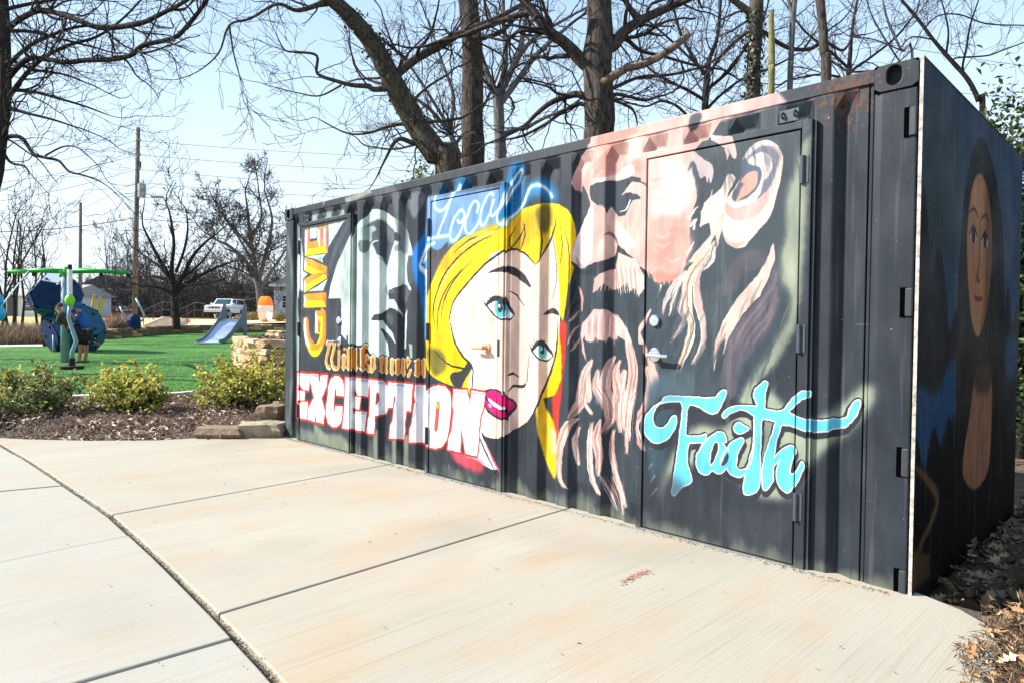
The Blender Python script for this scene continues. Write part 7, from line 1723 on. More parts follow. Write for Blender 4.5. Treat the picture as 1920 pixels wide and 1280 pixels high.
def stone_wall(name,label,line,h_fn,ch,Ls,seed,thick=.3,base=None,mats=(0,1,2,0,1)):
    rg=np.random.default_rng(seed); p0=Vector(line[0]); t=thing(name,label,'stone wall',p0)
    protos=[stone_mesh(1,1,1,rg) for _ in range(9)]
    for i,me in enumerate(protos): me.materials.append(stonem[mats[i%len(mats)]])
    P=[Vector(p) for p in line]; seg=[(P[i+1]-P[i]).length for i in range(len(P)-1)]; tot=sum(seg)
    def pos(s):
        for i,l in enumerate(seg):
            if s<=l or i==len(seg)-1:
                d=(P[i+1]-P[i]).normalized(); return P[i]+d*s,math.atan2(d.y,d.x)
            s-=l
    # rubble core so no gaps show light
    core=MB()
    for i in range(len(P)-1):
        d=(P[i+1]-P[i]).normalized(); nrm=Vector((-d.y,d.x,0)); h=h_fn(0)*.94
        core.obox((P[i]+P[i+1])/2+Vector((0,0,h/2-.1)),d*(seg[i]/2),nrm*thick*.33,(0,0,h/2+.1))
    core.build('core',stonem[3],t)
    z=0;row=0
    while z<h_fn(0)-.02:
        hh=ch*rg.uniform(.85,1.2); 
        if z+hh>h_fn(0)-.05: hh=h_fn(0)-z
        s=-rg.uniform(0,Ls*.5)
        while s<tot:
            L=Ls*rg.uniform(.55,1.45); c=min(max(s+L/2,.02),tot-.02); p,a=pos(c)
            o=stone(protos[rg.integers(9)],(p.x,p.y,p.z+z+hh/2),a+rg.normal(0,.03)+(math.pi if rg.uniform()<.5 else 0),t,stonem[0])
            o.scale=(L*.965,thick*rg.uniform(.92,1.15),hh*.95)
            s+=L
        z+=hh; row+=1
    return t
# the near wall is a raised round bed just left of the container
n0=[gp(px,D) for px,D in ((459,13.4),(452,14.6),(450,16.2))]
fr=[gp(px,D) for px,D in ((450,16.4),(452,14.8),(460,13.6),(478,13.0),(505,12.8),(540,12.9),(575,13.3))]
for p in fr: p.z=.0
stone_wall('stone_wall','pale stacked sandstone retaining wall beside the left end of the container',fr,lambda s:.93,.15,.27,51,.3)
top=[gp(px,D) for px,D in ((455,16.6),(457,14.9),(464,13.8),(480,13.2),(506,13.0),(540,13.1),(575,13.5),(600,17)) ]
b=MB(); b.prism([(p.x,p.y,.80) for p in top],(0,0,.10)); o=b.build('raised_bed_soil',mulch); o['kind']='structure'
rgt=np.random.default_rng(6)
litter('raised_bed_litter',[tuple(at(rgt.uniform(470,560),600,D:=rgt.uniform(13.3,16.2)).xy)+(.905,) for _ in range(700)],.07,[(.34,.22,.15,2),(.45,.34,.25,1.5),(.2,.12,.07,1.5)],62,.03,.5,.75)
f2=[gp(px,D) for px,D in ((512,19.5),(530,19.3),(560,19.6))]
for p in f2: p.z=gz(p.x,p.y)+.05
stone_wall('stone_wall','short upper sandstone wall behind the raised bed at the container corner',f2,lambda s:1.05,.17,.3,57,.3)
far=[gp(px,lawn_back(px)+.18) for px in range(190,640,30)]
stone_wall('stone_wall','long low dark stone wall along the back of the lawn',far,lambda s:.46,.155,.55,58,.34,mats=(3,3,2,3,0))
# edging stones at the front of the bed
def edge_stone(px,D,L,H,Dp,rz,label,mi,seed,z=0):
    me=stone_mesh(L,H,Dp,np.random.default_rng(seed)); o=link('edging_stone',me,stonem[mi]); p=gp(px,D); o.location=(p.x,p.y,z+H/2-.02); o.rotation_euler=(0,0,rz)
    bv=o.modifiers.new('round','SUBSURF'); bv.levels=1; bv.render_levels=1; bv.subdivision_type='SIMPLE'
    tag(o,label,'edging stone'); return o
az=math.atan2(RT.y,RT.x)
edge_stone(420,7.30,.52,.13,.30,az+.02,'long flat brown edging stone, left of the two lying on the slab edge',3,71)
edge_stone(497,7.40,.46,.17,.34,az+.12,'pale flat edging stone touching the container corner',4,72)
edge_stone(509,7.75,.30,.17,.26,az-.1,'rounded brown stone resting on the pale edging stone',3,73,.15)
edge_stone(524,8.1,.14,.26,.2,az+.2,'upright grey stone wedged against the container corner',3,74,.05)

# ------------------------------------------------------------------ trees behind the container
tree('oak_tree','leaning tree with ivy on its trunk rising behind the middle of the container',
 [(842,330,12,24),(818,290,12,23),(775,225,12,21),(735,150,11.8,19),(700,85,11.6,17),(660,35,11.4,15),(622,0,11.2,13),(560,-45,11,11)],
 [[(735,150,11.8,9),(770,118,12,8),(820,85,12.2,7),(870,60,12.4,6),(930,35,12.6,5),(985,5,12.8,4)],
  [(702,168,11.7,5),(690,162,11.7,5),(660,160,11.6,4),(630,152,11.5,3.5),(595,138,11.4,3),(594,105,11.3,2.6),(560,98,11.2,2.2),(535,95,11.2,1.6),(520,70,11.1,1)],
  [(622,0,11.2,6),(560,20,11,4),(520,8,10.9,3),(470,35,10.8,2.4),(430,48,10.7,2),(410,100,10.7,1.6),(370,135,10.6,1),(330,150,10.6,.8)],
  [(430,48,10.7,2),(438,100,10.7,1.5),(450,145,10.7,1)],
  [(765,232,12,4),(745,234,12,3.5),(720,240,12,3),(690,250,11.9,2.2),(650,250,11.9,1.6),(600,225,11.8,1)],
  [(640,160,11.6,2),(600,180,11.6,1.6),(560,175,11.5,1.2),(500,160,11.4,.8)],
  [(778,232,12,3),(820,228,12.2,3),(865,222,12.4,2.5)],
  [(775,268,12,5),(745,262,11.9,4),(722,300,11.9,2.2),(705,335,11.9,1.2),(692,355,11.9,.8)],
  [(760,205,12,3),(800,165,12.2,2.4),(840,140,12.4,2)]],101,lvl=3,dens=4.6,twl=1.2,mb=bark_moss)
def ivy(parent,pts,n,seed,size=.07):
    rg=np.random.default_rng(seed); C=[];N=[]
    P,R=limb_path([at(a,b,c) for a,b,c,_ in pts],[w*c/F_PX for _,_,c,w in pts],6)
    for _ in range(n):
        i=rg.integers(len(P)); a=rg.uniform(0,6.283); d=np.array([math.cos(a),math.sin(a),rg.normal(0,.3)]); d/=np.linalg.norm(d); C.append(P[i]+d*R[i]*1.05+rg.normal(0,.05,3)); N.append(unit(d+rg.normal(0,.4,3)))
    col=np.array([[(.02,.035,.015),(.035,.055,.02),(.015,.022,.012)][k] for k in rg.integers(0,3,n)])
    V,T,c=leaves(np.array(C),np.array(N),size,rg,col,.8,.1); link('ivy',mesh_from('ivy',V-np.array(parent.location),T,col=c),ivym,parent)
ivy(bpy.data.objects['oak_tree'],[(800,262,12,18),(765,205,12,18),(735,150,11.8,17),(700,80,11.6,16),(660,30,11.4,14)],620,5)
t2=tree('pine_tree','straight dark trunk standing just right of the leaning tree',
 [(886,310,13,22),(886,250,13,21),(886,160,13,20),(884,70,13,19),(878,0,13,18),(874,-60,13,17)],
 [[(868,62,13,5),(830,88,13.2,4),(790,110,13.4,3.5),(745,140,13.6,3)],[(905,72,13,4),(940,60,13,4),(975,22,13,3),(1000,-10,13,2.5)]],102,lvl=3,dens=4,twl=1.4,mb=bark)
t3=tree('oak_tree','thick furrowed trunk with a broken dead bough behind the bearded face',
 [(1122,300,11,29),(1124,240,11,27),(1122,170,11,28),(1120,110,11,27),(1124,60,11,25),(1124,0,11,23),(1122,-70,11,21)],
 [[(1095,118,11,13),(1060,82,11,11),(1030,60,11,10),(1005,30,11,9),(985,5,11,8),(960,-30,11,8)],
  [(1000,22,11,7),(975,28,11.1,6),(940,40,11.2,5.5),(905,52,11.3,5),(870,66,11.4,4)],
  [(1150,85,11,12),(1170,60,11,10),(1200,40,11,9),(1240,20,11.2,8),(1275,5,11.3,7),(1320,-15,11.5,6)],
  [(1195,38,11,6),(1180,15,11,5),(1165,-10,11,4)],
  [(1088,178,11,7),(1060,182,11.1,6),(1030,195,11.1,5),(1005,215,11.2,4),(985,235,11.2,3.5),(960,250,11.3,2.5),(935,262,11.3,2)],
  [(1088,195,11,4),(1055,210,11.1,3.5),(1020,235,11.2,3),(980,255,11.3,2.5),(950,262,11.3,1.5)],
  [(1150,178,11,3.5),(1180,182,11,3),(1210,188,11,3),(1232,182,11,2)],
  [(1150,165,11.2,4),(1200,145,11.4,3),(1260,140,11.6,2.6),(1320,125,11.8,2)],
  [(1168,70,11.2,4),(1200,95,11.4,3.5),(1240,105,11.6,3),(1300,122,11.8,2.5),(1350,130,12,2)],
  [(1145,188,11,3),(1185,205,11.2,2.4),(1195,232,11.2,1.2)]],103,lvl=3,dens=5,twl=1.25)
b=MB(); P=[at(a,c,10.8) for a,c in ((1128,158),(1150,143),(1175,128),(1205,122),(1235,108),(1258,92),(1280,75),(1290,65),(1284,52))]
b.tube(P,[.075,.07,.062,.058,.056,.056,.056,.05,.02],9); o=b.build('broken_bough',dead,t3,smooth=True); o['label']='bare reddish broken bough stub'
tree('maple_tree','grey many-stemmed tree between the straight trunk and the furrowed trunk',
 [(938,300,17,11),(936,250,17,10),(935,200,17,10),(930,172,17,9)],
 [[(930,175,17,6),(915,140,17,5),(905,110,17,4),(895,70,17,3)],[(932,178,17,7),(945,140,17,6),(948,90,17,5),(944,40,17,4),(944,-10,17,3)],[(936,180,17,7),(960,130,17,6),(975,90,17,5),(985,40,17,4),(990,0,17,3)],
  [(942,190,17,6),(975,145,17,5.5),(1000,110,17,5),(1030,80,17,4),(1065,50,17.2,3)],[(960,125,17,4),(985,88,17.2,4),(1020,60,17.4,3),(1080,25,17.6,2.4),(1120,5,18,2)],[(938,260,17,5),(955,245,16.9,4),(985,240,16.8,3.6),(1020,222,16.7,3),(1060,205,16.6,2.5),(1090,185,16.6,2)],
  [(925,50,17,3),(915,20,17,2.6),(905,-5,17,2)]],104,lvl=3,dens=3.6,twl=1.7,mb=bark_grey,minr=.005)
t4=tree('oak_tree','ivy wrapped trunk standing behind the top rail near the ear',
 [(1413,200,16,12),(1413,140,16,12),(1415,80,16,12),(1418,30,16,13),(1420,-30,16,12)],
 [[(1404,22,16,7),(1385,8,16,6),(1360,-10,16,5)],[(1430,60,16,4),(1455,78,16,4),(1485,92,16,4),(1520,92,16,3.5),(1545,78,16,3),(1580,95,16,2.4),(1600,70,16,1.8),(1625,65,16,1.2)],[(1400,62,16,4),(1372,85,16,3),(1350,105,16,2)]],105,lvl=3,dens=4,twl=1.5)
ivy(t4,[(1413,190,16,13),(1413,140,16,13),(1415,80,16,13),(1418,20,16,14)],800,8,.09)
b=None
tree('dead_snag','short mossy yellow green snag snapped off at the top',[(1446,180,15,6),(1447,130,15,6),(1447,80,15,5.5),(1446,40,15,5),(1447,20,15,4.5)],[],106,mb=bark_mat('lichen_bark',(.10,.10,.035),(.30,.27,.12),6,(.26,.26,.08)),cat='dead tree')
tree('young_tree','thin forked grey sapling beside the mossy snag',[(1481,175,15,5),(1483,120,15,5),(1485,70,15,5),(1486,40,15,5.5),(1490,0,15,5)],[[(1486,35,15,3.5),(1481,10,15,3),(1476,-10,15,2.5)],[(1484,125,15,1.5),(1510,128,15,1.2),(1550,140,15,1)]],107,lvl=2,dens=1.5,twl=1.2,mb=bark_grey)
tree('pine_tree','slim straight brown trunk nearest the container corner casting',[(1549,165,14,9),(1546,100,14,8.5),(1541,40,14,8),(1537,-10,14,8)],[[(1552,110,14,2.5),(1575,125,14,2.2),(1595,135,14,2),(1640,133,14,1.8)],[(1550,60,14,2),(1575,42,14,1.4)]],108,lvl=3,dens=2,twl=1.2,mb=bark)
tree('oak_tree','slender dark tree curving up above the painted end board',[(1842,225,16,5),(1835,190,16,4.5),(1815,150,16,4.2),(1780,110,16,3.6),(1750,75,16,3.2),(1720,35,16,2.8),(1690,0,16,2.4)],
 [[(1805,125,16,2),(1812,90,16,1.8),(1820,45,16,1.6),(1835,0,16,1.2)],[(1775,95,16,2),(1778,55,16,1.6),(1765,0,16,1.2)],[(1790,110,16,1.6),(1850,105,16,1.6),(1880,95,16,1.4),(1920,80,16,1.2)],[(1750,75,16,1.6),(1710,70,16,1.4),(1690,88,16,1.2)],[(1735,52,16,1.6),(1760,30,16,1.4),(1800,28,16,1.4),(1850,45,16,1.4),(1920,48,16,1.2)]],109,lvl=3,dens=3.8,twl=1.5,mb=bark_dark,minr=.0045)
tree('young_tree','two bare grey saplings leaning left behind the corner casting',[(1712,140,15,2.4),(1690,95,15,2.2),(1665,40,15,2),(1655,0,15,1.8)],[[(1690,120,15,1.6),(1660,75,15,1.6),(1635,30,15,1.4),(1625,0,15,1.2)],[(1690,95,15,1.4),(1640,75,15.2,1.2),(1600,70,15.2,1)]],110,lvl=3,dens=4,twl=1.3,mb=bark_grey)
tree('maple_tree','spreading bare tree filling the sky between the two thick trunks and the ivy trunk',
 [(1320,260,20,6),(1322,200,20,6),(1325,150,20,5.5),(1330,110,20,5)],
 [[(1330,112,20,4),(1345,70,20,3.5),(1350,20,20,3),(1352,-20,20,2.5)],[(1328,150,20,3.5),(1300,110,20,3),(1275,60,20,2.5),(1262,10,20,2)],[(1322,190,20,3.5),(1290,170,20,3),(1250,150,20,2.6),(1210,120,20,2),(1195,60,20,1.6)],[(1325,170,20,3.5),(1370,130,20,3),(1400,85,20,2.5),(1430,40,20,2)],[(1322,210,20,3),(1350,180,20,2.6),(1390,150,20,2.2),(1440,130,20,2),(1480,110,20,1.6)],[(1300,230,20,3),(1270,200,20,2.6),(1240,190,20,2.2),(1210,200,20,1.8),(1170,190,20,1.4)],[(1325,140,20,2.6),(1240,60,20,2),(1190,20,20,1.6),(1170,-10,20,1.2)],[(1310,240,20,3),(1345,225,20,2.6),(1380,205,20,2),(1420,190,20,1.6)]],111,lvl=3,dens=3.8,twl=1.9,mb=bark_dark,minr=.006)
tree('maple_tree','bare twiggy tree showing between the slim brown trunk and the corner casting',
 [(1590,180,21,4),(1592,130,21,4),(1595,90,21,3.6)],[[(1595,92,21,3),(1600,40,21,2.5),(1610,-10,21,2)],[(1592,130,21,3),(1560,100,21,2.4),(1510,60,21,2),(1480,20,21,1.5)],[(1592,140,21,3),(1630,110,21,2.4),(1680,70,21,2),(1720,20,21,1.5)],[(1590,150,21,2.4),(1540,140,21,2),(1480,150,21,1.5)]],112,lvl=3,dens=3.8,twl=1.9,mb=bark_dark,minr=.006)
tree('maple_tree','pale twiggy tree behind the leaning trunk, low over the container roof',
 [(880,330,22,6),(860,290,22,5.5),(840,240,22,5)],[[(840,245,22,4),(800,200,22,3.4),(750,170,22,2.6),(690,150,22,2)],[(845,245,22,4),(850,180,22,3.4),(830,120,22,2.6),(810,60,22,2)],[(855,270,22,3.4),(900,210,22,3),(930,150,22,2.4),(950,90,22,2)],[(850,270,22,3),(790,270,22,2.6),(740,280,22,2),(690,275,22,1.5)],[(842,240,22,3),(780,140,22,2.6),(740,90,22,2),(720,40,22,1.6)]],113,lvl=3,dens=3.6,twl=1.9,mb=bark_grey,minr=.006)
# left edge tree: trunk cut by the frame, long boughs reaching in
tree('oak_tree','large bare tree cut by the left edge with long dark boughs reaching across the sky',
 [(-75,640,15,15),(-60,520,15,14),(-36,420,15,13),(-10,335,15,12),(2,255,15,11),(8,180,15,10.5),(9,100,15,10),(6,30,15,10),(0,-50,15,9)],
 [[(8,60,15,6),(40,35,14.8,5),(75,20,14.6,5),(110,26,14.4,5),(145,38,14.2,5),(185,52,14,5),(230,50,13.8,5),(270,42,13.6,4.5),(305,25,13.4,4),(335,10,13.2,3.6),(370,-12,13,3)],
  [(12,150,15,6),(50,112,14.6,5),(90,112,14.4,4.5),(125,117,14.2,4.5),(165,113,14,4.5),(205,112,13.8,4.5),(245,104,13.6,4.5),(270,85,13.4,4.5),(325,72,13.2,4.2),(352,48,13,4),(385,5,12.8,3.5),(400,-25,12.6,3)],
  [(10,130,15,4),(50,90,14.8,3.5),(100,65,14.6,3),(150,50,14.5,2.6),(200,50,14.4,2)],
  [(6,200,15,5),(40,150,14.8,4),(80,110,14.7,3.6),(130,85,14.6,3),(180,70,14.5,2.5),(225,40,14.4,2),(265,0,14.4,1.6)],
  [(4,262,15,5),(20,256,14.9,4),(42,260,14.8,3.6),(62,288,14.7,3.2),(85,296,14.6,2.8),(110,302,14.5,2.4),(130,322,14.4,2),(160,330,14.3,1.6),(195,345,14.2,1),(225,370,14.2,.7)],
  [(85,292,14.6,2),(120,275,14.5,1.6),(150,280,14.4,1.2),(185,312,14.4,.8)],
  [(4,285,15,3),(20,305,14.9,2.5),(45,312,14.8,1.8),(56,325,14.8,1)],
  [(14,170,15,4),(60,172,14.8,3),(110,185,14.7,2.4),(160,200,14.6,1.8),(200,215,14.6,1)],
  [(14,205,15,4),(60,215,14.8,2.6),(100,225,14.7,2),(140,238,14.7,1.4)],
  [(10,60,15,4),(60,60,15,3),(120,75,15.2,2.4),(180,90,15.3,1.8)],[(6,20,15,4),(70,5,15,3),(140,-5,15,2)],[(10,110,15,3.5),(60,130,15.2,2.6),(120,140,15.3,2),(160,155,15.3,1.4)]],120,lvl=3,dens=4.6,twl=1.5,mb=bark_dark)
# mid-ground trees on the lawn edge and the bank
tree('cherry_tree','dark rounded bare tree at the wall beside the bank steps',
 [(331,618,37.5,7.5),(330,590,37.5,6.5),(327,560,37.5,6),(325,535,37.5,5.5)],
 [[(325,538,37.5,4.5),(312,510,37.5,3.8),(295,480,37.3,3.2),(280,450,37.1,2.4),(268,425,37,1.6)],[(325,535,37.5,4.5),(322,500,37.5,3.8),(326,460,37.5,3),(322,420,37.5,2.2),(316,392,37.5,1.4)],[(328,540,37.5,4.5),(345,515,37.5,3.8),(362,480,37.6,3),(385,455,37.8,2.4),(405,440,38,1.6)],[(330,550,37.5,4),(352,530,37.5,3.4),(380,515,37.4,2.8),(410,500,37.2,2.2),(440,490,37,1.4)],
  [(324,525,37.5,3.5),(300,520,37.6,2.8),(275,518,37.8,2),(250,520,38,1.3)],[(318,512,37.5,3),(285,490,37.8,2.2),(258,470,38,1.5)],[(330,510,37.5,3),(345,470,37.2,2.4),(352,430,37,1.8),(350,400,37,1.2)],[(345,520,37.5,2.6),(375,495,38,2),(395,470,38.3,1.4)],[(330,555,37.5,3),(300,540,37,2.4),(270,535,36.7,1.6)],[(340,535,37.5,2.6),(390,530,37,1.8),(430,520,36.8,1.2)]],130,lvl=4,dens=1.5,twl=1.9,mb=bark_dark,minr=.011,wig=.2)
tree('oak_tree','tall bare grey oak behind the parked white truck',
 [(492,598,62,8),(489,570,62,7),(486,545,62,6.5),(480,520,62,6)],
 [[(480,522,62,5),(468,500,62,4.2),(450,480,62,3.6),(430,462,62,2.8),(405,450,62,2),(390,440,62,1.4)],[(480,520,62,5),(476,480,62,4),(468,440,62,3.2),(465,400,62,2.4),(460,365,62,1.4)],[(484,530,62,4.5),(495,490,62,3.8),(505,450,62,3),(510,410,62,2.2),(500,370,62,1.4)],[(486,545,62,4),(505,515,62,3.2),(522,490,62,2.4),(535,470,62,1.5)],[(474,470,62,3),(440,430,62,2.2),(415,400,62,1.4)],[(470,445,62,2.8),(490,410,62,2),(485,360,62,1.2)],[(478,500,62,3),(450,450,62,2.2),(430,420,62,1.4)]],131,lvl=4,dens=.85,twl=3.4,mb=bark_grey,mt=twig_far,minr=.02,wig=.2)
def proto_tree(seed,h,stems=1,spread=.5,lvl=4,minr=.02):
    rg=np.random.default_rng(seed); out=[]; tr=[]
    for s_ in range(stems):
        d=np.array([rg.normal(0,.16*(stems>1)),rg.normal(0,.16*(stems>1)),1]); p=np.array([rg.normal(0,.25*(stems>1)),rg.normal(0,.25*(stems>1)),-.2]); P=[p]
        for i in range(7): d=d+rg.normal(0,.07,3); d/=np.linalg.norm(d); P.append(P[-1]+d*h/8)
        P=np.array(P); R=np.linspace(h*.016,h*.005,8)/(1 if stems==1 else 1.4); tr.append((P,R,8))
        for k in range(int(13/ (1 if stems==1 else 1.8))):
            i=rg.integers(2,8); i=min(i,7); a=rg.uniform(0,6.283); e=rg.uniform(.25,1.1)
            grow(rg,P[i],(math.cos(a)*math.sin(e),math.sin(a)*math.sin(e),math.cos(e)),h*rg.uniform(.2,.42)*(1.3-i*.07),R[i]*.6,lvl-1,out,.17,.06,3.2/h*2.2,minr,.58)
    return tr,out
def proto_obj(name,label,seed,h,loc,mb,mt,group,stems=1,lvl=4,minr=.02):
    tr,out=proto_tree(seed,h,stems,lvl=lvl,minr=minr); t=thing(name,label,'tree',loc,group)
    V,Q=tubes(tr); link('trunk',mesh_from('trunk',V,Q,smooth=True),mb,t); V,Q=tubes(out); link('crown',mesh_from('crown',V,Q),mt,t); return t
# clump at the left behind the brown grass
tree_l=proto_obj('young_tree','slim bare tree with upright stems, second from the left edge behind the brown grass',201,7.5,gp(40,40),bark_dark,twigm,'slim bare trees behind the brown grass',stems=3,lvl=3,minr=.012)
for px,D,sc,lb in ((8,42,1.1,'slim bare tree with upright stems at the very left edge behind the brown grass'),(70,43,.95,'slim bare tree rising right above the brown grass, left of the blue climber')):
    dup(tree_l,gp(px,D),rng.uniform(0,6),(sc,)*3,lb)
grp='bare trees of the far treeline'; lb='bare grey tree in the far treeline behind the houses and the street'
pr=[proto_obj('bare_tree',lb,210+i,10,gp([215,300,260,420][i],[72,80,88,84][i]),bark_grey,twig_far,grp,stems=[2,1,1,2][i],lvl=4,minr=.018) for i in range(4)]
rr=np.random.default_rng(9)
for i,(px,D,sc) in enumerate(((205,66,.75),(232,78,.95),(275,74,.8),(290,96,.9),(318,90,.85),(345,76,.75),(360,98,.9),(385,88,.85),(400,74,.7),(425,100,.95),(440,80,.8),(455,92,.8),(470,76,.75),(500,84,.95),(515,96,1),(530,78,.95),(545,90,1.0),(20,82,.7),(90,84,.6),(130,100,.55),(165,90,.65),(185,104,.65),(-40,90,.9),(225,110,.9),(255,104,.95),(335,112,.95),(410,112,.9),(480,112,1.0),(110,112,.6),(560,70,1.05),(600,80,1.1))):
    dup(pr[i%4],gp(px,D)-Vector((0,0,.2)),rr.uniform(0,6.28),(sc*rr.uniform(.9,1.1),)*3)
# evergreens
def evergreen(name,label,c,rx,ry,h,z0,n,seed,size,cols,stem=True):
    rg=np.random.default_rng(seed); t=thing(name,label,'evergreen tree',c); c=np.array(c)
    cl=[]
    for _ in range(34):
        v=unit(rg.normal(0,1,3)); q=rg.uniform(.35,1)**.5; cl.append(c+np.array([v[0]*rx*q,v[1]*ry*q,z0+(h-z0)*.5*(1+v[2]*q)]))
    C=[];N=[]
    for k in cl:
        m=n//34; o=rg.normal(0,1,(m,3))*np.array([rx,ry,(h-z0)*.5])*.17; C.append(k+o); N.append(unit(o*2/np.linalg.norm([rx,ry,h])+rg.normal(0,.6,(m,3))+np.array([0,0,.45])))
    C=np.concatenate(C);N=np.concatenate(N); col=np.array(cols)[rg.integers(0,len(cols),len(C))]*rg.uniform(.7,1.3,(len(C),1))
    V,T,cc=leaves(C,N,size,rg,col,.45,.2); link('foliage',mesh_from('foliage',V-c,T,col=cc),leafm,t)
    st=[limb_path([c,c+np.array([rg.normal(0,.1),rg.normal(0,.1),h*.5]),k],[.05,.03,.008],4)+(5,) for k in cl]
    V,Q=tubes(st); link('trunk',mesh_from('trunk',V-c,Q),bark_dark,t); return t
q=at(1925,300,7.0); evergreen('magnolia_tree','glossy leaved evergreen beyond the far edge of the painted end board',(q.x,q.y,-.07),.78,.85,3.7,.2,11500,301,.09,[(.03,.055,.018),(.06,.095,.025),(.02,.035,.014),(.10,.13,.04)])
q=at(790,325,24); evergreen('cedar_tree','small round green evergreen top showing over the roof beside the leaning trunk',(q.x,q.y,-.07),.95,.95,6.9,4.6,2600,302,.13,[(.05,.10,.02),(.09,.15,.03),(.12,.18,.04)])

# ------------------------------------------------------------------ utility poles and wires
wood=bark_mat('pole_wood',(.075,.07,.058),(.19,.175,.145),3)
def pole(px0,py0,px1,py1,D,r,label,kit=False):
    p0=gp(px0,D); top=at(px1,py1,D); t=thing('utility_pole',label,'utility pole',p0)
    MB().tube([p0-Vector((0,0,.2)),top],[r,r*.72],12).build('pole',wood,t,smooth=True)
    if kit:
        b=MB(); c=at(px1+7,358,D-.1); b.tube([c+UP*.42,c-UP*.42],[.24,.24],14); b.tube([c+UP*.42,c+UP*.5],[.24,.12],14); b.tube([c+UP*.5+RT*.08,c+UP*.72+RT*.08],.04,8); b.build('transformer',mat('transformer_grey',hexc(150,158,164),.5),t)
        b=MB(); a=at(px1+1,372,D); e=at(px1+32,370,D-.2); b.tube([a,a+(e-a)*.5+UP*.25,e],.03,8); b.obox(e+RT*.15,RT*.38,FW*.12,UP*.06); b.build('street_light_arm',mat('lamp_grey',hexc(140,146,150),.5),t)
        for py in (263,290,317):
            b=MB(); a=at(px1+3,py,D-.2); b.tube([at(px1,py,D),a],.025,6); b.tube([a-UP*.06,a+UP*.1],[.07,.05],8); b.build('insulator',mat('insulator_glaze',hexc(92,90,88),.35),t)
        b=MB(); b.tube([at(px1+4,312,D-.2)-UP*.1,at(px1+4,312,D-.2)+UP*.3],.06,8); b.build('cutout_fuse',dark_steel,t)
    return t
pole(252,604,259,240,44,.17,'tall wooden utility pole with a transformer and a street light arm',True)
pole(150,604,151,380,58,.16,'plain wooden utility pole behind the blue climber')
wirem=mat('wire_black',hexc(40,42,46),.6)
def wire(a,b,r,label,sag=.25):
    A=at(*a);B=at(*b); b_=MB(); n=14; P=[A+(B-A)*(i/n)-Vector((0,0,1))*sag*4*(i/n)*(1-i/n) for i in range(n+1)]
    b_.tube(P,r,4,False); o=b_.build('overhead_wire',wirem); tag(o,label,'overhead wire','wires strung from the tall utility pole'); return o
for (y0,y1,l) in ((263,330,'topmost overhead wire running left from the tall pole to the frame edge'),(290,350,'second overhead wire from the top running left from the tall pole'),(317,386,'third overhead wire from the top running left from the tall pole')):
    wire((259,y0,44),(-60,y1,38),.012,l)
wire((256,408,44),(-60,436,36),.022,'thick low telephone cable crossing left below the transformer')
wire((256,410,44),(560,418,60),.02,'thick low telephone cable running right from the tall pole')
for (y0,x1,y1,l) in ((264,860,296,'topmost overhead wire running right from the tall pole to the trees'),(291,860,322,'second overhead wire from the top running right from the tall pole'),(318,800,350,'third overhead wire from the top running right from the tall pole'),(342,760,372,'lowest thin wire running right from the tall pole')):
    wire((260,y0,44),(x1,y1,60),.013,l)
wire((256,340,44),(40,430,70),.014,'slack service wire dropping left from the transformer to the houses',.4)
def wire2(a,b,label):
    o=wire(a,b,.008,label,.1); o['group']='wires above the container corner'
wire2((1560,62,24),(1990,132,22),'upper wire slanting down right above the container corner casting')
wire2((1480,135,24),(1990,190,22),'lower wire slanting down right behind the container corner casting')
# ------------------------------------------------------------------ grass blades, ornamental grass, brush
def blades(name,n,seed,fn,h,w,cols,m,lean=.35):
    rg=np.random.default_rng(seed); P=np.array([fn(rg) for _ in range(n)]); a=rg.uniform(0,6.283,n); d=np.stack([np.cos(a),np.sin(a),np.zeros(n)],1)
    hh=h*rg.uniform(.5,1.2,(n,1)); tip=P+np.array([0,0,1])*hh+np.stack([rg.normal(0,lean,n),rg.normal(0,lean,n),np.zeros(n)],1)*hh
    V=np.stack([P-d*w,P+d*w,tip],1).reshape(-1,3); T=np.arange(3*n).reshape(n,3)
    c=np.array(cols)[rg.integers(0,len(cols),n)]*rg.uniform(.75,1.25,(n,1))
    o=link(name,mesh_from(name,V,T,col=np.repeat(c,3,0)),m); o['kind']='stuff'; return o
bladem=mat('grass_blade',(.05,.2,.03),.55,attr='col',spec=.3)
def lawn_pt(rg):
    px=rg.uniform(-60,520); D=lawn_front(px)+.12+(rg.uniform(0,1)**1.9)*14; p=gp(px,D); return (p.x,p.y,p.z)
blades('turf_blades',60000,81,lawn_pt,.022,.007,[(.08,.23,.03),(.11,.29,.04),(.17,.34,.08),(.055,.18,.022)],bladem,.9)
def orn_pt(rg):
    px=rg.uniform(-160,96); D=lawn_back(px)+1.5+rg.uniform(0,2.4); p=gp(px,D); return (p.x,p.y,p.z)
blades('ornamental_grass',9000,82,orn_pt,.85,.012,[(.22,.14,.09),(.30,.21,.13),(.16,.10,.07),(.36,.27,.18)],bladem,.45)
def orn2(rg):
    px=rg.uniform(196,236); D=lawn_back(px)+.8+rg.uniform(0,1.5); p=gp(px,D); return (p.x,p.y,p.z+bank_z(px,D))
blades('dry_grass_tuft',1500,83,orn2,.8,.012,[(.30,.19,.13),(.40,.28,.19),(.22,.14,.10)],bladem,.4)
def brush():
    rg=np.random.default_rng(84); out=[]
    for px in np.arange(190,600,2.2):
        for D in (70,82):
            p=gp(px+rg.uniform(-3,3),D+rg.uniform(-4,4)); 
            for _ in range(2):
                grow(rg,np.array(p),(rg.normal(0,.35),rg.normal(0,.35),1),rg.uniform(1.6,4.2),.03,2,out,.2,.05,1.6,.016)
    V,Q=tubes(out); o=link('brushwood',mesh_from('brushwood',V,Q),twig_far); o['kind']='stuff'
brush()
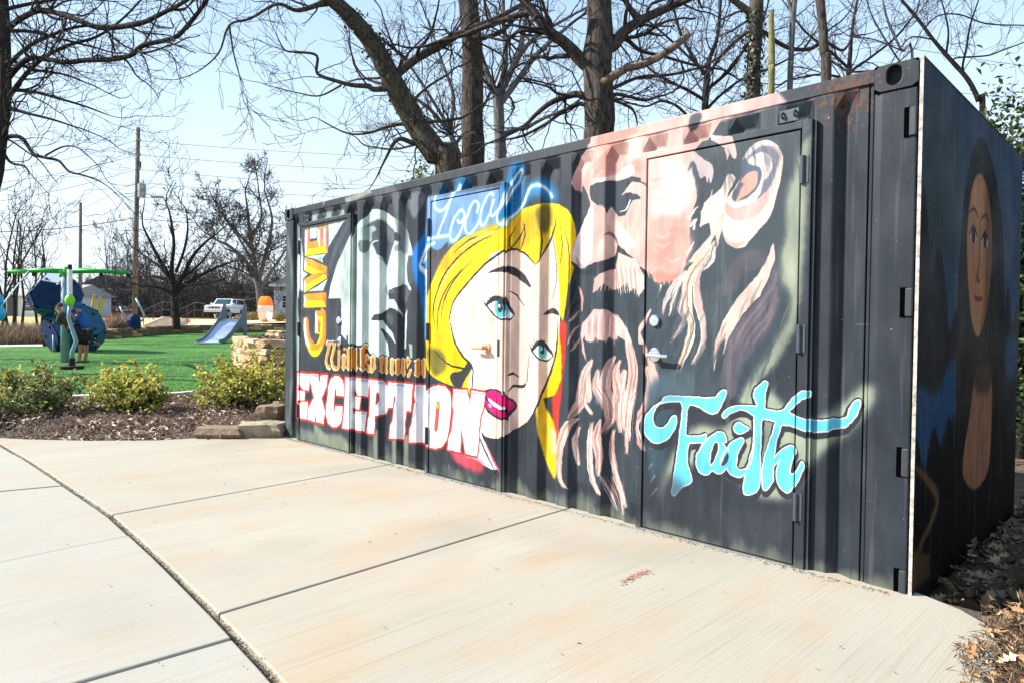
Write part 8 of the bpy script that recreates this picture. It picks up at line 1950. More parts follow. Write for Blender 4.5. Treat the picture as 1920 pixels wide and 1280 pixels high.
# ------------------------------------------------------------------ spinner swing
teal=mat('galvanised_teal',hexc(128,156,172),.5,(14,hexc(104,132,146)[:3],.6),metal=.1); green=mat('bright_green_paint',(.015,.34,.03),.4)
rubber=mat('black_rubber',hexc(24,25,28),.7); white_coil=mat('white_coil',hexc(226,228,230),.5); lime=mat('lime_plastic',(.22,.62,.02),.4)
def spinner():
    base=gp(122,20.5); t=thing('spinner_swing','tall teal post with four bright green overhead arms on the lawn','play equipment',base)
    top=base+Vector((0,0,2.70)); hub=base+Vector((0,0,2.72))
    MB().tube([base-Vector((0,0,.1)),top],[.115,.105],20).build('post',teal,t,smooth=True)
    b=MB(); b.tube([top-Vector((0,0,.12)),top+Vector((0,0,.08))],.15,20); b.build('hub',green,t)
    for d,L in ((-RT*.98+FW*.1,1.85),(RT*.96+FW*.3,1.72)):
        d=d.normalized(); b=MB(); e=hub+d*L; b.tube([hub,hub+d*L*.5+Vector((0,0,.03)),e],[.075,.068,.055],10); b.build('arm',green,t,smooth=True)
        b=MB(); 
        for q in (.55,.98): b.tube([hub+d*L*q-Vector((0,0,.03)),hub+d*L*q-Vector((0,0,.14))],.05,8)
        b.build('arm_clamp',rubber,t)
    b=MB(); b.prism([hub-RT*.95+FW*.5+Vector((0,0,.0)),hub-RT*.45+FW*.9+Vector((0,0,.13)),hub+FW*1.+Vector((0,0,.16)),hub+RT*.5+FW*.9+Vector((0,0,.1)),hub+RT*.9+FW*.5],(0,0,.05)); b.build('arm_plate',green,t,bevel=.01)
    fd=(at(131,505,15.9)-hub); fd.z=.0; e=hub+fd; e.z=hub.z-.25
    b=MB(); b.tube([hub,hub+(e-hub)*.5+Vector((0,0,.06)),e],[.07,.062,.05],10); b.build('arm',green,t,smooth=True)
    b=MB(); b.tube([e+UP*.06,e-UP*.05],.045,10); b.build('arm_clamp',rubber,t)
    # hanging pole: white coil, lime grip ball, bent tube, rubber seat
    zt=e.z; P=[]
    for i in range(15*10): a=i/10*6.283; P.append(e+RT*(.045*math.cos(a))+FW*(.045*math.sin(a))-Vector((0,0,.05+i/150*.62)))
    b=MB(); b.tube(P,.016,5); b.build('spring_coil',white_coil,t)
    b=MB(); c=e-Vector((0,0,.78)); 
    for k in range(7): pass
    b.tube([c+Vector((0,0,.16)),c+Vector((0,0,.11)),c+Vector((0,0,.03)),c-Vector((0,0,.07)),c-Vector((0,0,.13))],[.02,.075,.11,.09,.03],12); b.build('grip_ball',lime,t,smooth=True)
    lo=e.copy(); lo.z=.16
    b=MB(); h=c.z-.1-lo.z
    b.tube([c-Vector((0,0,.1)),lo+Vector((0,0,h*.8))-RT*.03,lo+Vector((0,0,h*.6))+RT*.06,lo+Vector((0,0,h*.42))+RT*.15,lo+Vector((0,0,h*.26))+RT*.06,lo+Vector((0,0,.1))+RT*.05],[.035,.04,.045,.047,.046,.043],10); b.build('hanging_pole',teal,t,smooth=True)
    b=MB(); b.tube([lo+RT*.05+Vector((0,0,.22)),lo+RT*.05],.07,12); b.tube([lo+RT*.05+Vector((0,0,.04)),lo+RT*.05-Vector((0,0,.04))],[.26,.24],20); b.build('disc_seat',rubber,t,bevel=.01)
    le=hub-RT*1.8; b=MB(); b.tube([le,at(-20,560,19)],.016,5); b.tube([hub-RT*1.1,at(-10,590,18.6)],.018,5); b.build('rope',white_coil,t)
    return t
spinner()
pod=at(-9,578,18.8); t=thing('play_pod','bright blue rounded play pod hanging on ropes at the left edge of the frame','play equipment',pod)
b=MB(); 
for dz,r in ((.22,.20),(-.14,.25)):
    P=[pod+Vector((0,0,dz+r*math.cos(a))) for a in np.linspace(.15,2.99,9)]; b.tube(P,[max(.03,r*math.sin(a)) for a in np.linspace(.15,2.99,9)],16)
b.build('pod_shell',mat('sky_blue_plastic',(.03,.36,.72),.35),t,smooth=True)
# ------------------------------------------------------------------ climbing polyhedra (panelled truncated octahedra)
navy=mat('navy_panel',(.004,.020,.075),.6,(5,(.008,.03,.1),.5),spec=.15); tealp=mat('teal_panel',(.016,.085,.15),.6,(5,(.022,.11,.19),.5),spec=.15); darkp=mat('dark_green_panel',(.018,.03,.022),.5); glarep=mat('glare_panel',(.42,.5,.56),.3)  # the pale boards are blue ones with sun glare painted into the colour
def polyhedron(t,c,s,rot,cols,parent_lab=None):
    """every face of a truncated octahedron is its own board, set a little apart from its neighbours"""
    import itertools
    Vv=set()
    for p in itertools.permutations((0,1,2)):
        for a in (1,-1):
            for b in (1,-1):
                Vv.add(tuple((p[i] if p[i]==0 else p[i]*(a if p[i]==1 else b)) for i in range(3)))
    Vv=[Vector(v) for v in Vv]; fs=[]
    for n in [Vector(q) for q in ((1,0,0),(-1,0,0),(0,1,0),(0,-1,0),(0,0,1),(0,0,-1))]+[Vector((a,b,d)) for a in(1,-1) for b in(1,-1) for d in(1,-1)]:
        m=max(v.dot(n) for v in Vv); f=[v for v in Vv if abs(v.dot(n)-m)<1e-4]; cc=sum(f,Vector())/len(f); u=(f[0]-cc).normalized(); w=n.normalized().cross(u)
        f.sort(key=lambda v:math.atan2((v-cc).dot(w),(v-cc).dot(u))); fs.append((f,cc,n.normalized()))
    R=Matrix.Rotation(rot[2],3,'Z')@Matrix.Rotation(rot[1],3,'Y')@Matrix.Rotation(rot[0],3,'X')
    for i,(f,cc,n) in enumerate(fs):
        P=[c+R@((cc+(v-cc)*.965)*s) for v in f]; nn=R@n
        if i>5:   # round off the hexagon boards a little
            Q=[]; k=len(P)
            for j in range(k):
                Q+= [P[j]*.82+P[j-1]*.18,P[j]*.82+P[(j+1)%k]*.18]
            P=Q
        b=MB(); b.prism([p-nn*.02 for p in P],nn*.045); o=b.build('panel',cols[i%len(cols)],t,bevel=.008)
        C=sum(P,Vector())/len(P)
        for q in (1,5,9) if len(P)>6 else (0,2):
            kx=C+(P[q]-C)*.6; b=MB(); b.tube([kx+nn*.02,kx+nn*.06],[.065,.045],8); b.build('hand_hold',rubber,o)
cb=gp(133,25.6); t=thing('climbing_frame','stacked pair of panelled blue polyhedra climbing frame behind the spinner swing','climbing frame',cb)
polyhedron(t,at(104,556,25.3),.40,(.35,.55,.3),[glarep,navy,tealp,navy,glarep,tealp,navy,tealp,navy,tealp,navy,tealp,navy,darkp])
polyhedron(t,at(139,619,25.8),.48,(-.2,.35,1.0),[tealp,navy,tealp,tealp,navy,navy,tealp,navy,tealp,tealp,navy,tealp])
b=MB(); b.tube([gp(101,25.0)-Vector((0,0,.1)),gp(101,25.0)+Vector((0,0,.7))],.05,10); b.build('leg',teal,t,smooth=True)
# navy spinner post with curved handles on the bank
sp=gp(251,35.6); sp.z+=.40; t=thing('play_spinner','navy drum with raised curved teal handlebars behind the low stone wall','play equipment',sp)
b=MB(); b.tube([sp,sp+Vector((0,0,.45)),sp+Vector((0,0,.62)),sp+Vector((0,0,.78))],[.34,.33,.27,.1],18); b.build('drum',navy,t)
b=MB()
for P in ((at(243,603,35.6),at(236,597,35.6),at(231,588,35.6),at(225,575,35.6)),(at(259,605,35.6),at(268,600,35.6),at(271,592,35.6),at(266,581,35.6),at(255,560,35.6))): b.tube(P,.055,8)
b.build('handlebar',teal,t,smooth=True)
yel=mat('yellow_paint',(.58,.40,.06),.45); t=thing('play_poles','three leaning yellow play poles sticking up behind the climbing frame','play equipment',gp(188,31))
for (x0,y0,x1,y1) in ((168,586,177,551),(181,592,193,562),(178,590,188,556)):
    MB().tube([at(x0,y0+18,31),at(x1,y1,31)],.055,8).build('pole',yel,t)
# ------------------------------------------------------------------ slide
def slide():
    B=gp(390,31.2); B.z+=.02; fwd=B-CAM; fwd.z=0; fwd.normalize(); lat=fwd.cross(Vector((0,0,1))).normalized(); lon=(lat*.47+fwd*.88).normalized(); t=thing('embankment_slide','wide grey plastic slide with two tall side posts on the lawn','slide',B)
    grey=mat('slate_grey_plastic',hexc(92,100,112),.5); steelp=mat('slide_steel',hexc(176,190,210),.35,metal=.2)
    g0=lambda s: gz(*(B+lon*s).xy)
    prof=[(0,.0),(0,.17),(.55,.22),(1.1,.44),(1.75,.82),(2.15,1.10),(2.38,1.42),(2.46,1.60),(2.56,1.64),(2.68,1.58),(2.74,1.40),(2.74,-.05),(2.48,-.05),(2.40,.36),(2.0,.58),(1.5,.36),(.9,.08),(.5,-.02)]
    for k in (-.50,.44):
        b=MB(); b.prism([B+lat*k+lon*s+Vector((0,0,z+.10*s)) for s,z in prof],lat*.06); b.build('side_panel',grey,t,bevel=.015)
    b=MB(); c=[(0,.05),(.45,.07),(.9,.22),(1.5,.55),(2.0,.82),(2.45,.90)]
    for i in range(len(c)-1):
        a,d=c[i],c[i+1]; V=[B+lat*k+lon*s+Vector((0,0,z+.10*s+e)) for e in (-.04,0) for (s,z) in (a,d) for k in (-.50,.50)]
        b.add(V,[(0,1,3,2),(4,5,7,6),(0,1,5,4),(2,3,7,6)])
    b.build('chute',steelp,t,smooth=False)
    b=MB(); b.tube([B-lat*.53+lon*2.5+Vector((0,0,1.72)),B+lat*.53+lon*2.5+Vector((0,0,1.72))],.03,8); b.build('cross_bar',steelp,t)
    b=MB(); b.obox(B+Vector((0,0,.03))-lon*.05,lat*.53,lon*.09,Vector((0,0,.035))); b.build('foot_lip',mat('pale_lip',hexc(196,202,210),.4),t,bevel=.01)
slide()
# ------------------------------------------------------------------ hoop, steps, shrubs on the bank
hc=at(498,572,52); hc.z=gz(hc.x,hc.y)+bank_z(498,52)+.95; t=thing('hoop_sculpture','big upright hoop, white below and orange on top, on the dry bank','sculpture',hc)
_vd=hc-CAM; _vd.z=0; _vd.normalize(); _rt=_vd.cross(Vector((0,0,1))).normalized(); axis=(_rt*.955-_vd*.30).normalized(); side=Vector((0,0,1)).cross(axis).normalized()
def hoop(a0,a1,m,name):
    b=MB(); n=22; R=.97
    V=[];Fc=[]
    for i in range(n+1):
        a=a0+(a1-a0)*i/n
        for r,x in ((R,-.29),(R+.02,0),(R,.29),(R-.09,.29),(R-.09,-.29)): V.append(hc+axis*x+(side*math.cos(a)+Vector((0,0,1))*math.sin(a))*r)
    for i in range(n):
        for j in range(5): Fc.append((i*5+j,i*5+(j+1)%5,(i+1)*5+(j+1)%5,(i+1)*5+j))
    Fc+=[(0,1,2,3,4),tuple(n*5+j for j in range(5))]; b.add(V,Fc); b.build(name,m,t)
hoop(rad(20),rad(165),mat('orange_paint',(.75,.20,.012),.4),'orange_arc'); hoop(rad(165),rad(380),mat('hoop_white',hexc(226,218,210),.5),'white_arc')
def bush(px,D,rx,h,seed,label,cols):
    p=gp(px,D); p.z+=bank_z(px,D); rg=np.random.default_rng(seed); n=900; v=unit(rg.normal(0,1,(n,3))); q=rg.uniform(.3,1,(n,1))**.5; C=np.array(p)+np.array([0,0,h*.5])+v*q*np.array([rx,rx*.7,h*.5])
    t=thing('low_shrub',label,'shrub',p); N=unit(v+np.array([0,0,.6])+rg.normal(0,.5,(n,3))); V,T,c=leaves(C,N,.13,rg,np.array(cols)[rg.integers(0,len(cols),n)],.5,.2); link('foliage',mesh_from('foliage',V-np.array(p),T,col=c),leafm,t)
    rg=np.random.default_rng(seed); V,Q=tubes([limb_path([p,p+Vector((0,0,h*.4)),Vector(C[i])],[.03,.02,.008],2)+(4,) for i in range(0,n,60)]); link('stem',mesh_from('stem',V-np.array(p),Q),twigm,t)
YG=[(.20,.19,.04),(.28,.22,.06),(.14,.15,.03),(.30,.18,.07)]
bush(472,55,1.05,.75,91,'yellow green low shrub to the left of the hoop',YG); bush(524,55,.75,.8,92,'yellow green low shrub between the hoop and the container',YG); bush(452,56,.6,.5,93,'brownish low shrub beside the slide post',[(.20,.13,.06),(.26,.18,.08)])
railm=mat('rail_steel',hexc(70,66,64),.4)
def steps():
    p=gp(305,39.5); p.z+=.30; stc=mat('step_concrete',hexc(206,188,164),.85); o=bpy.data.objects.new('bank_steps',None); COL.objects.link(o); o.location=p; o['kind']='structure'
    lat=Vector((.7062,.7080,0)); f=Vector((-.7080,.7062,0))
    for i in range(5):
        b=MB(); b.obox(p+f*(.36*i)+Vector((0,0,.09*i)),lat*.85,f*.20,Vector((0,0,.12))); b.build('step',stc,o,bevel=.008)
    for k in (-1.0,):
        b=MB(); a=p+lat*k; b.prism([a-f*.3-Vector((0,0,.3)),a-f*.3+Vector((0,0,.12)),a+f*1.9+Vector((0,0,.62)),a+f*2.6+Vector((0,0,.62)),a+f*2.6-Vector((0,0,.3))],lat*.16); b.build('cheek_wall',stc,o,bevel=.01)
    for k,lab in ((-1.05,'thin steel handrail on the left side of the bank steps'),(.95,'thin steel handrail on the right side of the bank steps')):
        a=p+lat*k; h=thing('handrail',lab,'handrail',a)
        b=MB(); b.tube([a-f*.1,a-f*.1+Vector((0,0,.95)),a+f*1.9+Vector((0,0,1.5)),a+f*3.2+Vector((0,0,1.5))],.028,6); b.build('top_rail',railm,h)
        for s_,z0,z1 in ((1.0,.3,1.24),(1.9,.5,1.5),(3.1,.5,1.5)):
            MB().tube([a+f*s_+Vector((0,0,z0)),a+f*s_+Vector((0,0,z1))],.024,6).build('rail_post',railm,h)
        b=MB(); b.tube([a-f*.1+Vector((0,0,.5)),a+f*1.9+Vector((0,0,1.05)),a+f*3.2+Vector((0,0,1.05))],.02,6); b.build('mid_rail',railm,h)
steps()
# ------------------------------------------------------------------ houses
whitew=mat('white_siding',hexc(205,208,214),.8,(.8,hexc(188,192,200)[:3],.6)); glassd=mat('dark_window',(.02,.024,.03),.1,spec=.6); trim=mat('white_trim',hexc(222,222,222),.6); brick=mat('red_brick',hexc(136,78,66),.9,(6,hexc(110,62,54)[:3],.7)); roofb=mat('brown_roof',hexc(88,76,74),.9,(3,hexc(70,60,60)[:3],.7)); roofg=mat('grey_roof',hexc(150,152,158),.8); brownw=mat('brown_siding',hexc(104,84,78),.85)
def house(name,label,px,D,w,dp,h,rh,wallm,roofm,wins,yaw=0,brick_h=0,ridge='x',door=None,porch=False,zoff=0):
    p=gp(px,D); p.z+=zoff-.1; t=thing(name,label,'house',p); a=Vector((math.cos(yaw),math.sin(yaw),0)); lat=Vector((.7062,.7080,0))*a.x+Vector((-.7080,.7062,0))*a.y; f=Vector((-lat.y,lat.x,0)); z=Vector((0,0,1))
    if brick_h:
        b=MB(); b.obox(p+f*dp/2+z*brick_h/2,lat*(w/2+.02),f*(dp/2+.02),z*brick_h/2); b.build('foundation',brick,t)
    b=MB(); b.obox(p+f*dp/2+z*(brick_h+(h-brick_h)/2),lat*w/2,f*dp/2,z*(h-brick_h)/2); wall=b.build('wall',wallm,t)
    b=MB()
    for i in range(int((h-brick_h)/.28)):   # weatherboard laps
        b.obox(p-f*.012+z*(brick_h+.14+.28*i),lat*(w/2),f*.014,z*.012)
    b.build('siding_lap',wallm,wall)
    ov=.35; b=MB()
    if ridge=='x':
        b.prism([p+lat*(-w/2-ov)-f*ov+z*h,p+lat*(-w/2-ov)+f*dp/2+z*(h+rh),p+lat*(-w/2-ov)+f*(dp+ov)+z*h],lat*(w+2*ov))
    else:
        b.prism([p-lat*(w/2+ov)-f*ov+z*h,p-f*ov+z*(h+rh),p+lat*(w/2+ov)-f*ov+z*h],f*(dp+2*ov))
    rf=b.build('roof',roofm,t)
    b=MB(); b.obox(p-f*(ov+.03)+z*(h-.04),lat*(w/2+ov),f*.03,z*.12); b.build('fascia',trim,rf)
    if ridge!='x':
        b=MB(); b.obox(p+lat*w*.2+f*dp*.6+z*(h+rh*.9),lat*.25,f*.25,z*.7); b.build('chimney',brick,rf)
    for (x,z0,ww,hh) in wins:
        b=MB(); c=p+lat*x+z*(z0+hh/2)
        for s_ in (-1,1): b.obox(c-f*.03+lat*s_*(ww/2+.05),lat*.05,f*.03,z*(hh/2+.1)); b.obox(c-f*.03+z*s_*(hh/2+.05),lat*(ww/2-.001),f*.03,z*.05)
        b.obox(c-f*.028,lat*(ww/2-.001),f*.02,z*.03); fr=b.build('window',trim,t); b=MB(); b.obox(c-f*.012,lat*ww/2,f*.01,z*hh/2); b.build('pane',glassd,fr)
    if door is not None:
        b=MB(); c=p+lat*door+z*(brick_h+1.05); b.obox(c-f*.02,lat*.48,f*.02,z*1.05); b.build('door',glassd,t)
    if porch:
        b=MB(); b.obox(p-f*1.1+z*(brick_h-.06),lat*w/2,f*1.08,z*.06); b.build('porch_floor',trim,t)
        for x in np.linspace(-w/2+.1,w/2-.1,4):
            b=MB(); b.obox(p-f*2.05+lat*x+z*(brick_h+1.3),lat*.07,f*.07,z*1.3); b.build('porch_post',trim,t)
        b=MB(); b.prism([p-f*2.5+lat*(-w/2-.3)+z*(brick_h+2.62),p-f*.03+lat*(-w/2-.3)+z*(brick_h+3.25),p-f*.03+lat*(-w/2-.3)+z*(brick_h+2.62)],lat*(w+.6)); b.build('porch_roof',roofm,t)
        b=MB()
        for x in np.arange(-w/2+.1,w/2,.22): b.obox(p-f*2.1+lat*x+z*(brick_h+.42),lat*.03,f*.03,z*.40)
        b.build('porch_railing',brick,t)
    return t
house('house','white wooden house with a brown gable roof and porch behind the climbing frame',196,69,5.6,7,3.0,1.5,whitew,roofb,[(-1.9,1.35,.62,1.25),(-.5,1.35,.62,1.25),(.9,1.35,.5,1.1),(2.1,1.35,.45,1.0)],.08,.85,'y',door=-1.2,zoff=-.1)
house('house','low white house with a pale roof at the left edge behind the bare trees',40,58,7.5,6,2.35,1.0,whitew,roofg,[(-2.2,.9,.8,.9),(.6,.9,.8,.9),(2.6,.9,.7,.9)],-.1,.25,'x',door=-.8,zoff=-.35)
house('house','brown house with a wide dark roof half hidden behind the utility pole',284,86,8.5,8,2.6,2.0,brownw,roofb,[(-2.8,1.0,.8,1.1),(-.6,1.0,.8,1.1),(2.4,1.0,.8,1.1)],.05,.3,'x',door=1.1,zoff=.2)
house('house','white house corner showing in the gap beside the container',556,66,4.4,5,3.4,1.3,whitew,roofg,[(-1.0,1.2,.7,1.2)],0,.3,'y',zoff=0)
# ------------------------------------------------------------------ parked truck
def truck():
    p=gp(424,59.5); p.z+=.05; v=p-CAM; v.z=0; v.normalize(); r=v.cross(Vector((0,0,1))).normalized(); f=(-v*.91-r*.42).normalized(); s=Vector((0,0,1)).cross(f); z=Vector((0,0,1)); t=thing('parked_truck','white boxy four wheel drive parked nose left at the top of the bank','truck',p)
    wp=mat('white_car_paint',hexc(222,224,228),.25,spec=.5); gl=mat('teal_car_glass',(.02,.06,.07),.05,spec=.7); blk=mat('black_trim',hexc(28,28,30),.5)
    W2=.85; X=lambda x,y,h: p+f*x+s*y+z*h
    b=MB(); side=[(2.15,.55),(2.2,.72),(2.16,1.02),(2.0,1.08),(.85,1.14),(.8,1.16),(-2.1,1.16),(-2.2,1.1),(-2.2,.6),(-2.15,.5),(-1.75,.48),(-1.68,.72),(-1.45,.86),(-1.15,.86),(-.92,.72),(-.86,.48),(.95,.48),(1.02,.72),(1.24,.86),(1.52,.86),(1.76,.72),(1.82,.5)]
    b.prism([X(x,-W2,h) for x,h in side],s*(2*W2)); body=b.build('body',wp,t,bevel=.03)
    b=MB(); lo=[(.86,1.14),(-2.12,1.14)]; up=[(.30,1.70),(-1.95,1.72)]
    V=[X(.86,-W2+.03,1.14),X(.86,W2-.03,1.14),X(-2.12,W2-.03,1.14),X(-2.12,-W2+.03,1.14),X(.28,-W2+.14,1.70),X(.28,W2-.14,1.70),X(-1.95,W2-.12,1.72),X(-1.95,-W2+.12,1.72)]
    b.add(V,[(3,2,1,0),(4,5,6,7),(0,1,5,4),(1,2,6,5),(2,3,7,6),(3,0,4,7)]); b.build('cab',wp,t,bevel=.03)
    def pane(q,name,par=t):
        c=sum(q,Vector())/4; n=(q[1]-q[0]).cross(q[3]-q[0]).normalized(); 
        if n.dot(c-(p+z*1.2))<0: n=-n
        b=MB(); b.prism([c+(k-c)*1+n*.004 for k in q],n*.012); b.build(name,gl,par)
    L=lambda a,b_,k:a+(b_-a)*k
    def quad(i0,i1,j1,j0,a,b_,c,d): # bilinear crop
        P=lambda u,w:L(L(V[i0],V[i1],u),L(V[j0],V[j1],u),w)
        return [P(a,c),P(b_,c),P(b_,d),P(a,d)]
    pane(quad(0,1,5,4,.07,.93,.12,.9),'windscreen'); pane(quad(1,2,6,5,.06,.30,.15,.86),'side_window'); pane(quad(1,2,6,5,.36,.94,.15,.86),'side_window'); pane(quad(0,3,7,4,.06,.30,.15,.86),'side_window'); pane(quad(0,3,7,4,.36,.94,.15,.86),'side_window'); pane(quad(3,2,6,7,.1,.9,.15,.86),'rear_window')
    for x in (1.38,-1.30):
        for y in (-1,1):
            c=X(x,y*(W2-.10),.37); b=MB(); b.tube([c-s*.11,c+s*.11],.37,20); w=b.build('wheel',rubber,t,bevel=.03); b=MB(); e=c+s*y*.112; b.tube([e-s*y*.02,e+s*y*.008],[.22,.19],14); b.build('rim',mat('wheel_rim',hexc(176,178,182),.35,metal=.6),w)
    b=MB(); b.obox(X(2.20,0,.60),f*.06,s*(W2+.03),z*.10); b.build('bumper',mat('chrome_bumper',hexc(196,190,184),.3,metal=.5),t,bevel=.02)
    b=MB(); b.obox(X(2.185,0,.88),f*.012,s*.46,z*.085); g=b.build('grille',blk,t)
    b=MB()
    for k in (-.3,0,.3): b.obox(X(2.2,k,.88),f*.006,s*.02,z*.083)
    b.build('grille_bar',wp,g)
    for y in (-1,1):
        b=MB(); b.obox(X(2.185,y*.64,.88),f*.014,s*.145,z*.09); b.build('headlight',mat('headlight_glass',hexc(190,198,206),.15,spec=.6),t,bevel=.01)
        b=MB(); b.obox(X(.72,y*(W2+.09),1.24),f*.05,s*.09,z*.08); b.build('wing_mirror',wp,t,bevel=.02)
    b=MB(); b.obox(X(2.12,0,.44),f*.03,s*.75,z*.07); b.build('skirt',blk,t)
truck()
# ------------------------------------------------------------------ people on the lawn
def skin_mesh(name,pts,edges,radii,m,parent,root=0,sub=2):
    org=parent.location if parent is not None else Vector()
    if parent is not None and parent.parent is not None: org=org+parent.parent.location
    me=bpy.data.meshes.new(name); me.from_pydata([tuple(Vector(q)-org) for q in pts],edges,[]); o=link(name,me,m,parent)
    sk=o.modifiers.new('skin','SKIN'); sk.use_smooth_shade=True
    for i,v in enumerate(me.skin_vertices[0].data):
        r=radii[i]; v.radius=(r,r) if np.isscalar(r) else r; v.use_root=(i==root)
    s_=o.modifiers.new('sub','SUBSURF'); s_.levels=sub; s_.render_levels=sub; return o
skinm=mat('skin_tone',hexc(168,112,88),.55); bluet=mat('blue_cloth',(.012,.085,.32),.85,(30,(.02,.12,.42),.5)); blackt=mat('black_cloth',hexc(26,27,32),.9); olivet=mat('olive_cloth',(.035,.036,.020),.9,(16,(.06,.058,.03),.7)); hairm=mat('brown_hair',(.07,.04,.025),.8,(40,(.12,.075,.045),.7)); sole=mat('black_sandal',hexc(30,29,30),.7)
def adult():
    D=20.6; A=lambda x,y,d=0: at(x,y,D+d); base=gp(155,D)
    t=thing('person','person in a blue hooded top, black shorts and black sandals leaning over a child','person',base)
    J=dict(pel=A(156,620),sp=A(154,608),ch=A(150,595),nk=A(148,585),hd=A(145,576),ht=A(143,569),hl=A(153,625,-.10),kl=A(151,649,-.12),al=A(149.5,674,-.12),hl2=A(150,678,-.12),tl=A(141,679,-.22),hr=A(160,625,.10),kr=A(162,650,.08),ar=A(161,674,.05),hr2=A(161.5,677.5,.05),tr=A(153,678.5,-.02),
           shl=A(146,590,-.16),ell=A(141,601,-.24),wl=A(134,590,-.34),hal=A(131,586,-.36),shr=A(153,591,.16),elr=A(146,600,.24),wr=A(138,592,.1),har=A(135,588,.05))
    k=list(J); ix={q:i for i,q in enumerate(k)}; pts=[J[q] for q in k]
    ed=[('pel','sp'),('sp','ch'),('ch','nk'),('nk','hd'),('hd','ht'),('pel','hl'),('hl','kl'),('kl','al'),('al','hl2'),('al','tl'),('pel','hr'),('hr','kr'),('kr','ar'),('ar','hr2'),('ar','tr'),('ch','shl'),('shl','ell'),('ell','wl'),('wl','hal'),('ch','shr'),('shr','elr'),('elr','wr'),('wr','har')]
    rd=dict(pel=.15,sp=.14,ch=.15,nk=.06,hd=.095,ht=.08,hl=.10,kl=.065,al=.04,hl2=.035,tl=.03,hr=.10,kr=.065,ar=.04,hr2=.035,tr=.03,shl=.065,ell=.05,wl=.034,hal=.035,shr=.065,elr=.05,wr=.034,har=.035)
    E=[(ix[a],ix[b]) for a,b in ed]; R=[rd[q] for q in k]
    for h,w in (('hal','wl'),('har','wr')):      # five short fingers on each hand
        d=(J[h]-J[w]).normalized(); u=d.cross(UP).normalized()
        for i,(o_,l) in enumerate(((-.028,.06),(-.009,.075),(.010,.07),(.028,.055),(-.05,.02))):
            pts.append(J[h]+u*o_+d*l-UP*.02); E.append((ix[h],len(pts)-1)); R.append(.0095)
    skin_mesh('body',pts,E,R,skinm,t)
    def sub(name,names,r,m,pairs,parent=t):
        i2={q:i for i,q in enumerate(names)}; return skin_mesh(name,[J[q] for q in names],[(i2[a],i2[b]) for a,b in pairs],r,m,parent)
    J['ml']=J['hl'].lerp(J['kl'],.93); J['mr']=J['hr'].lerp(J['kr'],.93); J['fl']=J['ell'].lerp(J['wl'],.25); J['fr']=J['elr'].lerp(J['wr'],.25)
    sub('hooded_top',['pel','sp','ch','nk','shl','ell','fl','shr','elr','fr'],[.185,.185,.185,.10,.09,.075,.065,.09,.075,.065],bluet,[('pel','sp'),('sp','ch'),('ch','nk'),('ch','shl'),('shl','ell'),('ell','fl'),('ch','shr'),('shr','elr'),('elr','fr')])
    sub('shorts',['pel','hl','ml','hr','mr'],[.18,.145,.115,.145,.115],blackt,[('pel','hl'),('hl','ml'),('pel','hr'),('hr','mr')])
    J['h0']=A(149,581,.05); J['h1']=A(146.8,572.5,.02); J['h2']=A(143.2,567,.0); sub('hood',['h0','h1','h2'],[.125,.135,.10],bluet,[('h0','h1'),('h1','h2')])
    for a,b_ in (('hl2','tl'),('hr2','tr')):
        d=(J[b_]-J[a]); q=MB(); c=(J[a]+J[b_])/2; c.z=base.z+.02; dd=Vector((d.x,d.y,0)).normalized(); q.obox(c,dd*.15,Vector((-dd.y,dd.x,0))*.05,(0,0,.016)); q.build('sandal',sole,t,bevel=.01)
    # face on the head: eyes, nose, mouth, ear, looking left and down
    fd=(-RT*.93-FW*.1-UP*.35).normalized(); c=J['hd']; q=MB()
    q.tube([c+fd*.10+UP*.01,c+fd*.135-UP*.015,c+fd*.10-UP*.025],[.012,.018,.012],6); q.build('nose',skinm,t,smooth=True)
    q=MB(); u=fd.cross(UP).normalized()
    for k_ in (-1,1): q.tube([c+fd*.09+u*k_*.035+UP*.03,c+fd*.105+u*k_*.035+UP*.03],.011,8)
    q.build('eye',blackt,t); q=MB(); q.tube([c+fd*.10-u*.025-UP*.055,c+fd*.106-UP*.057,c+fd*.10+u*.025-UP*.055],.007,6); q.build('mouth',mat('lip_tone',hexc(140,72,66),.6),t)
adult()
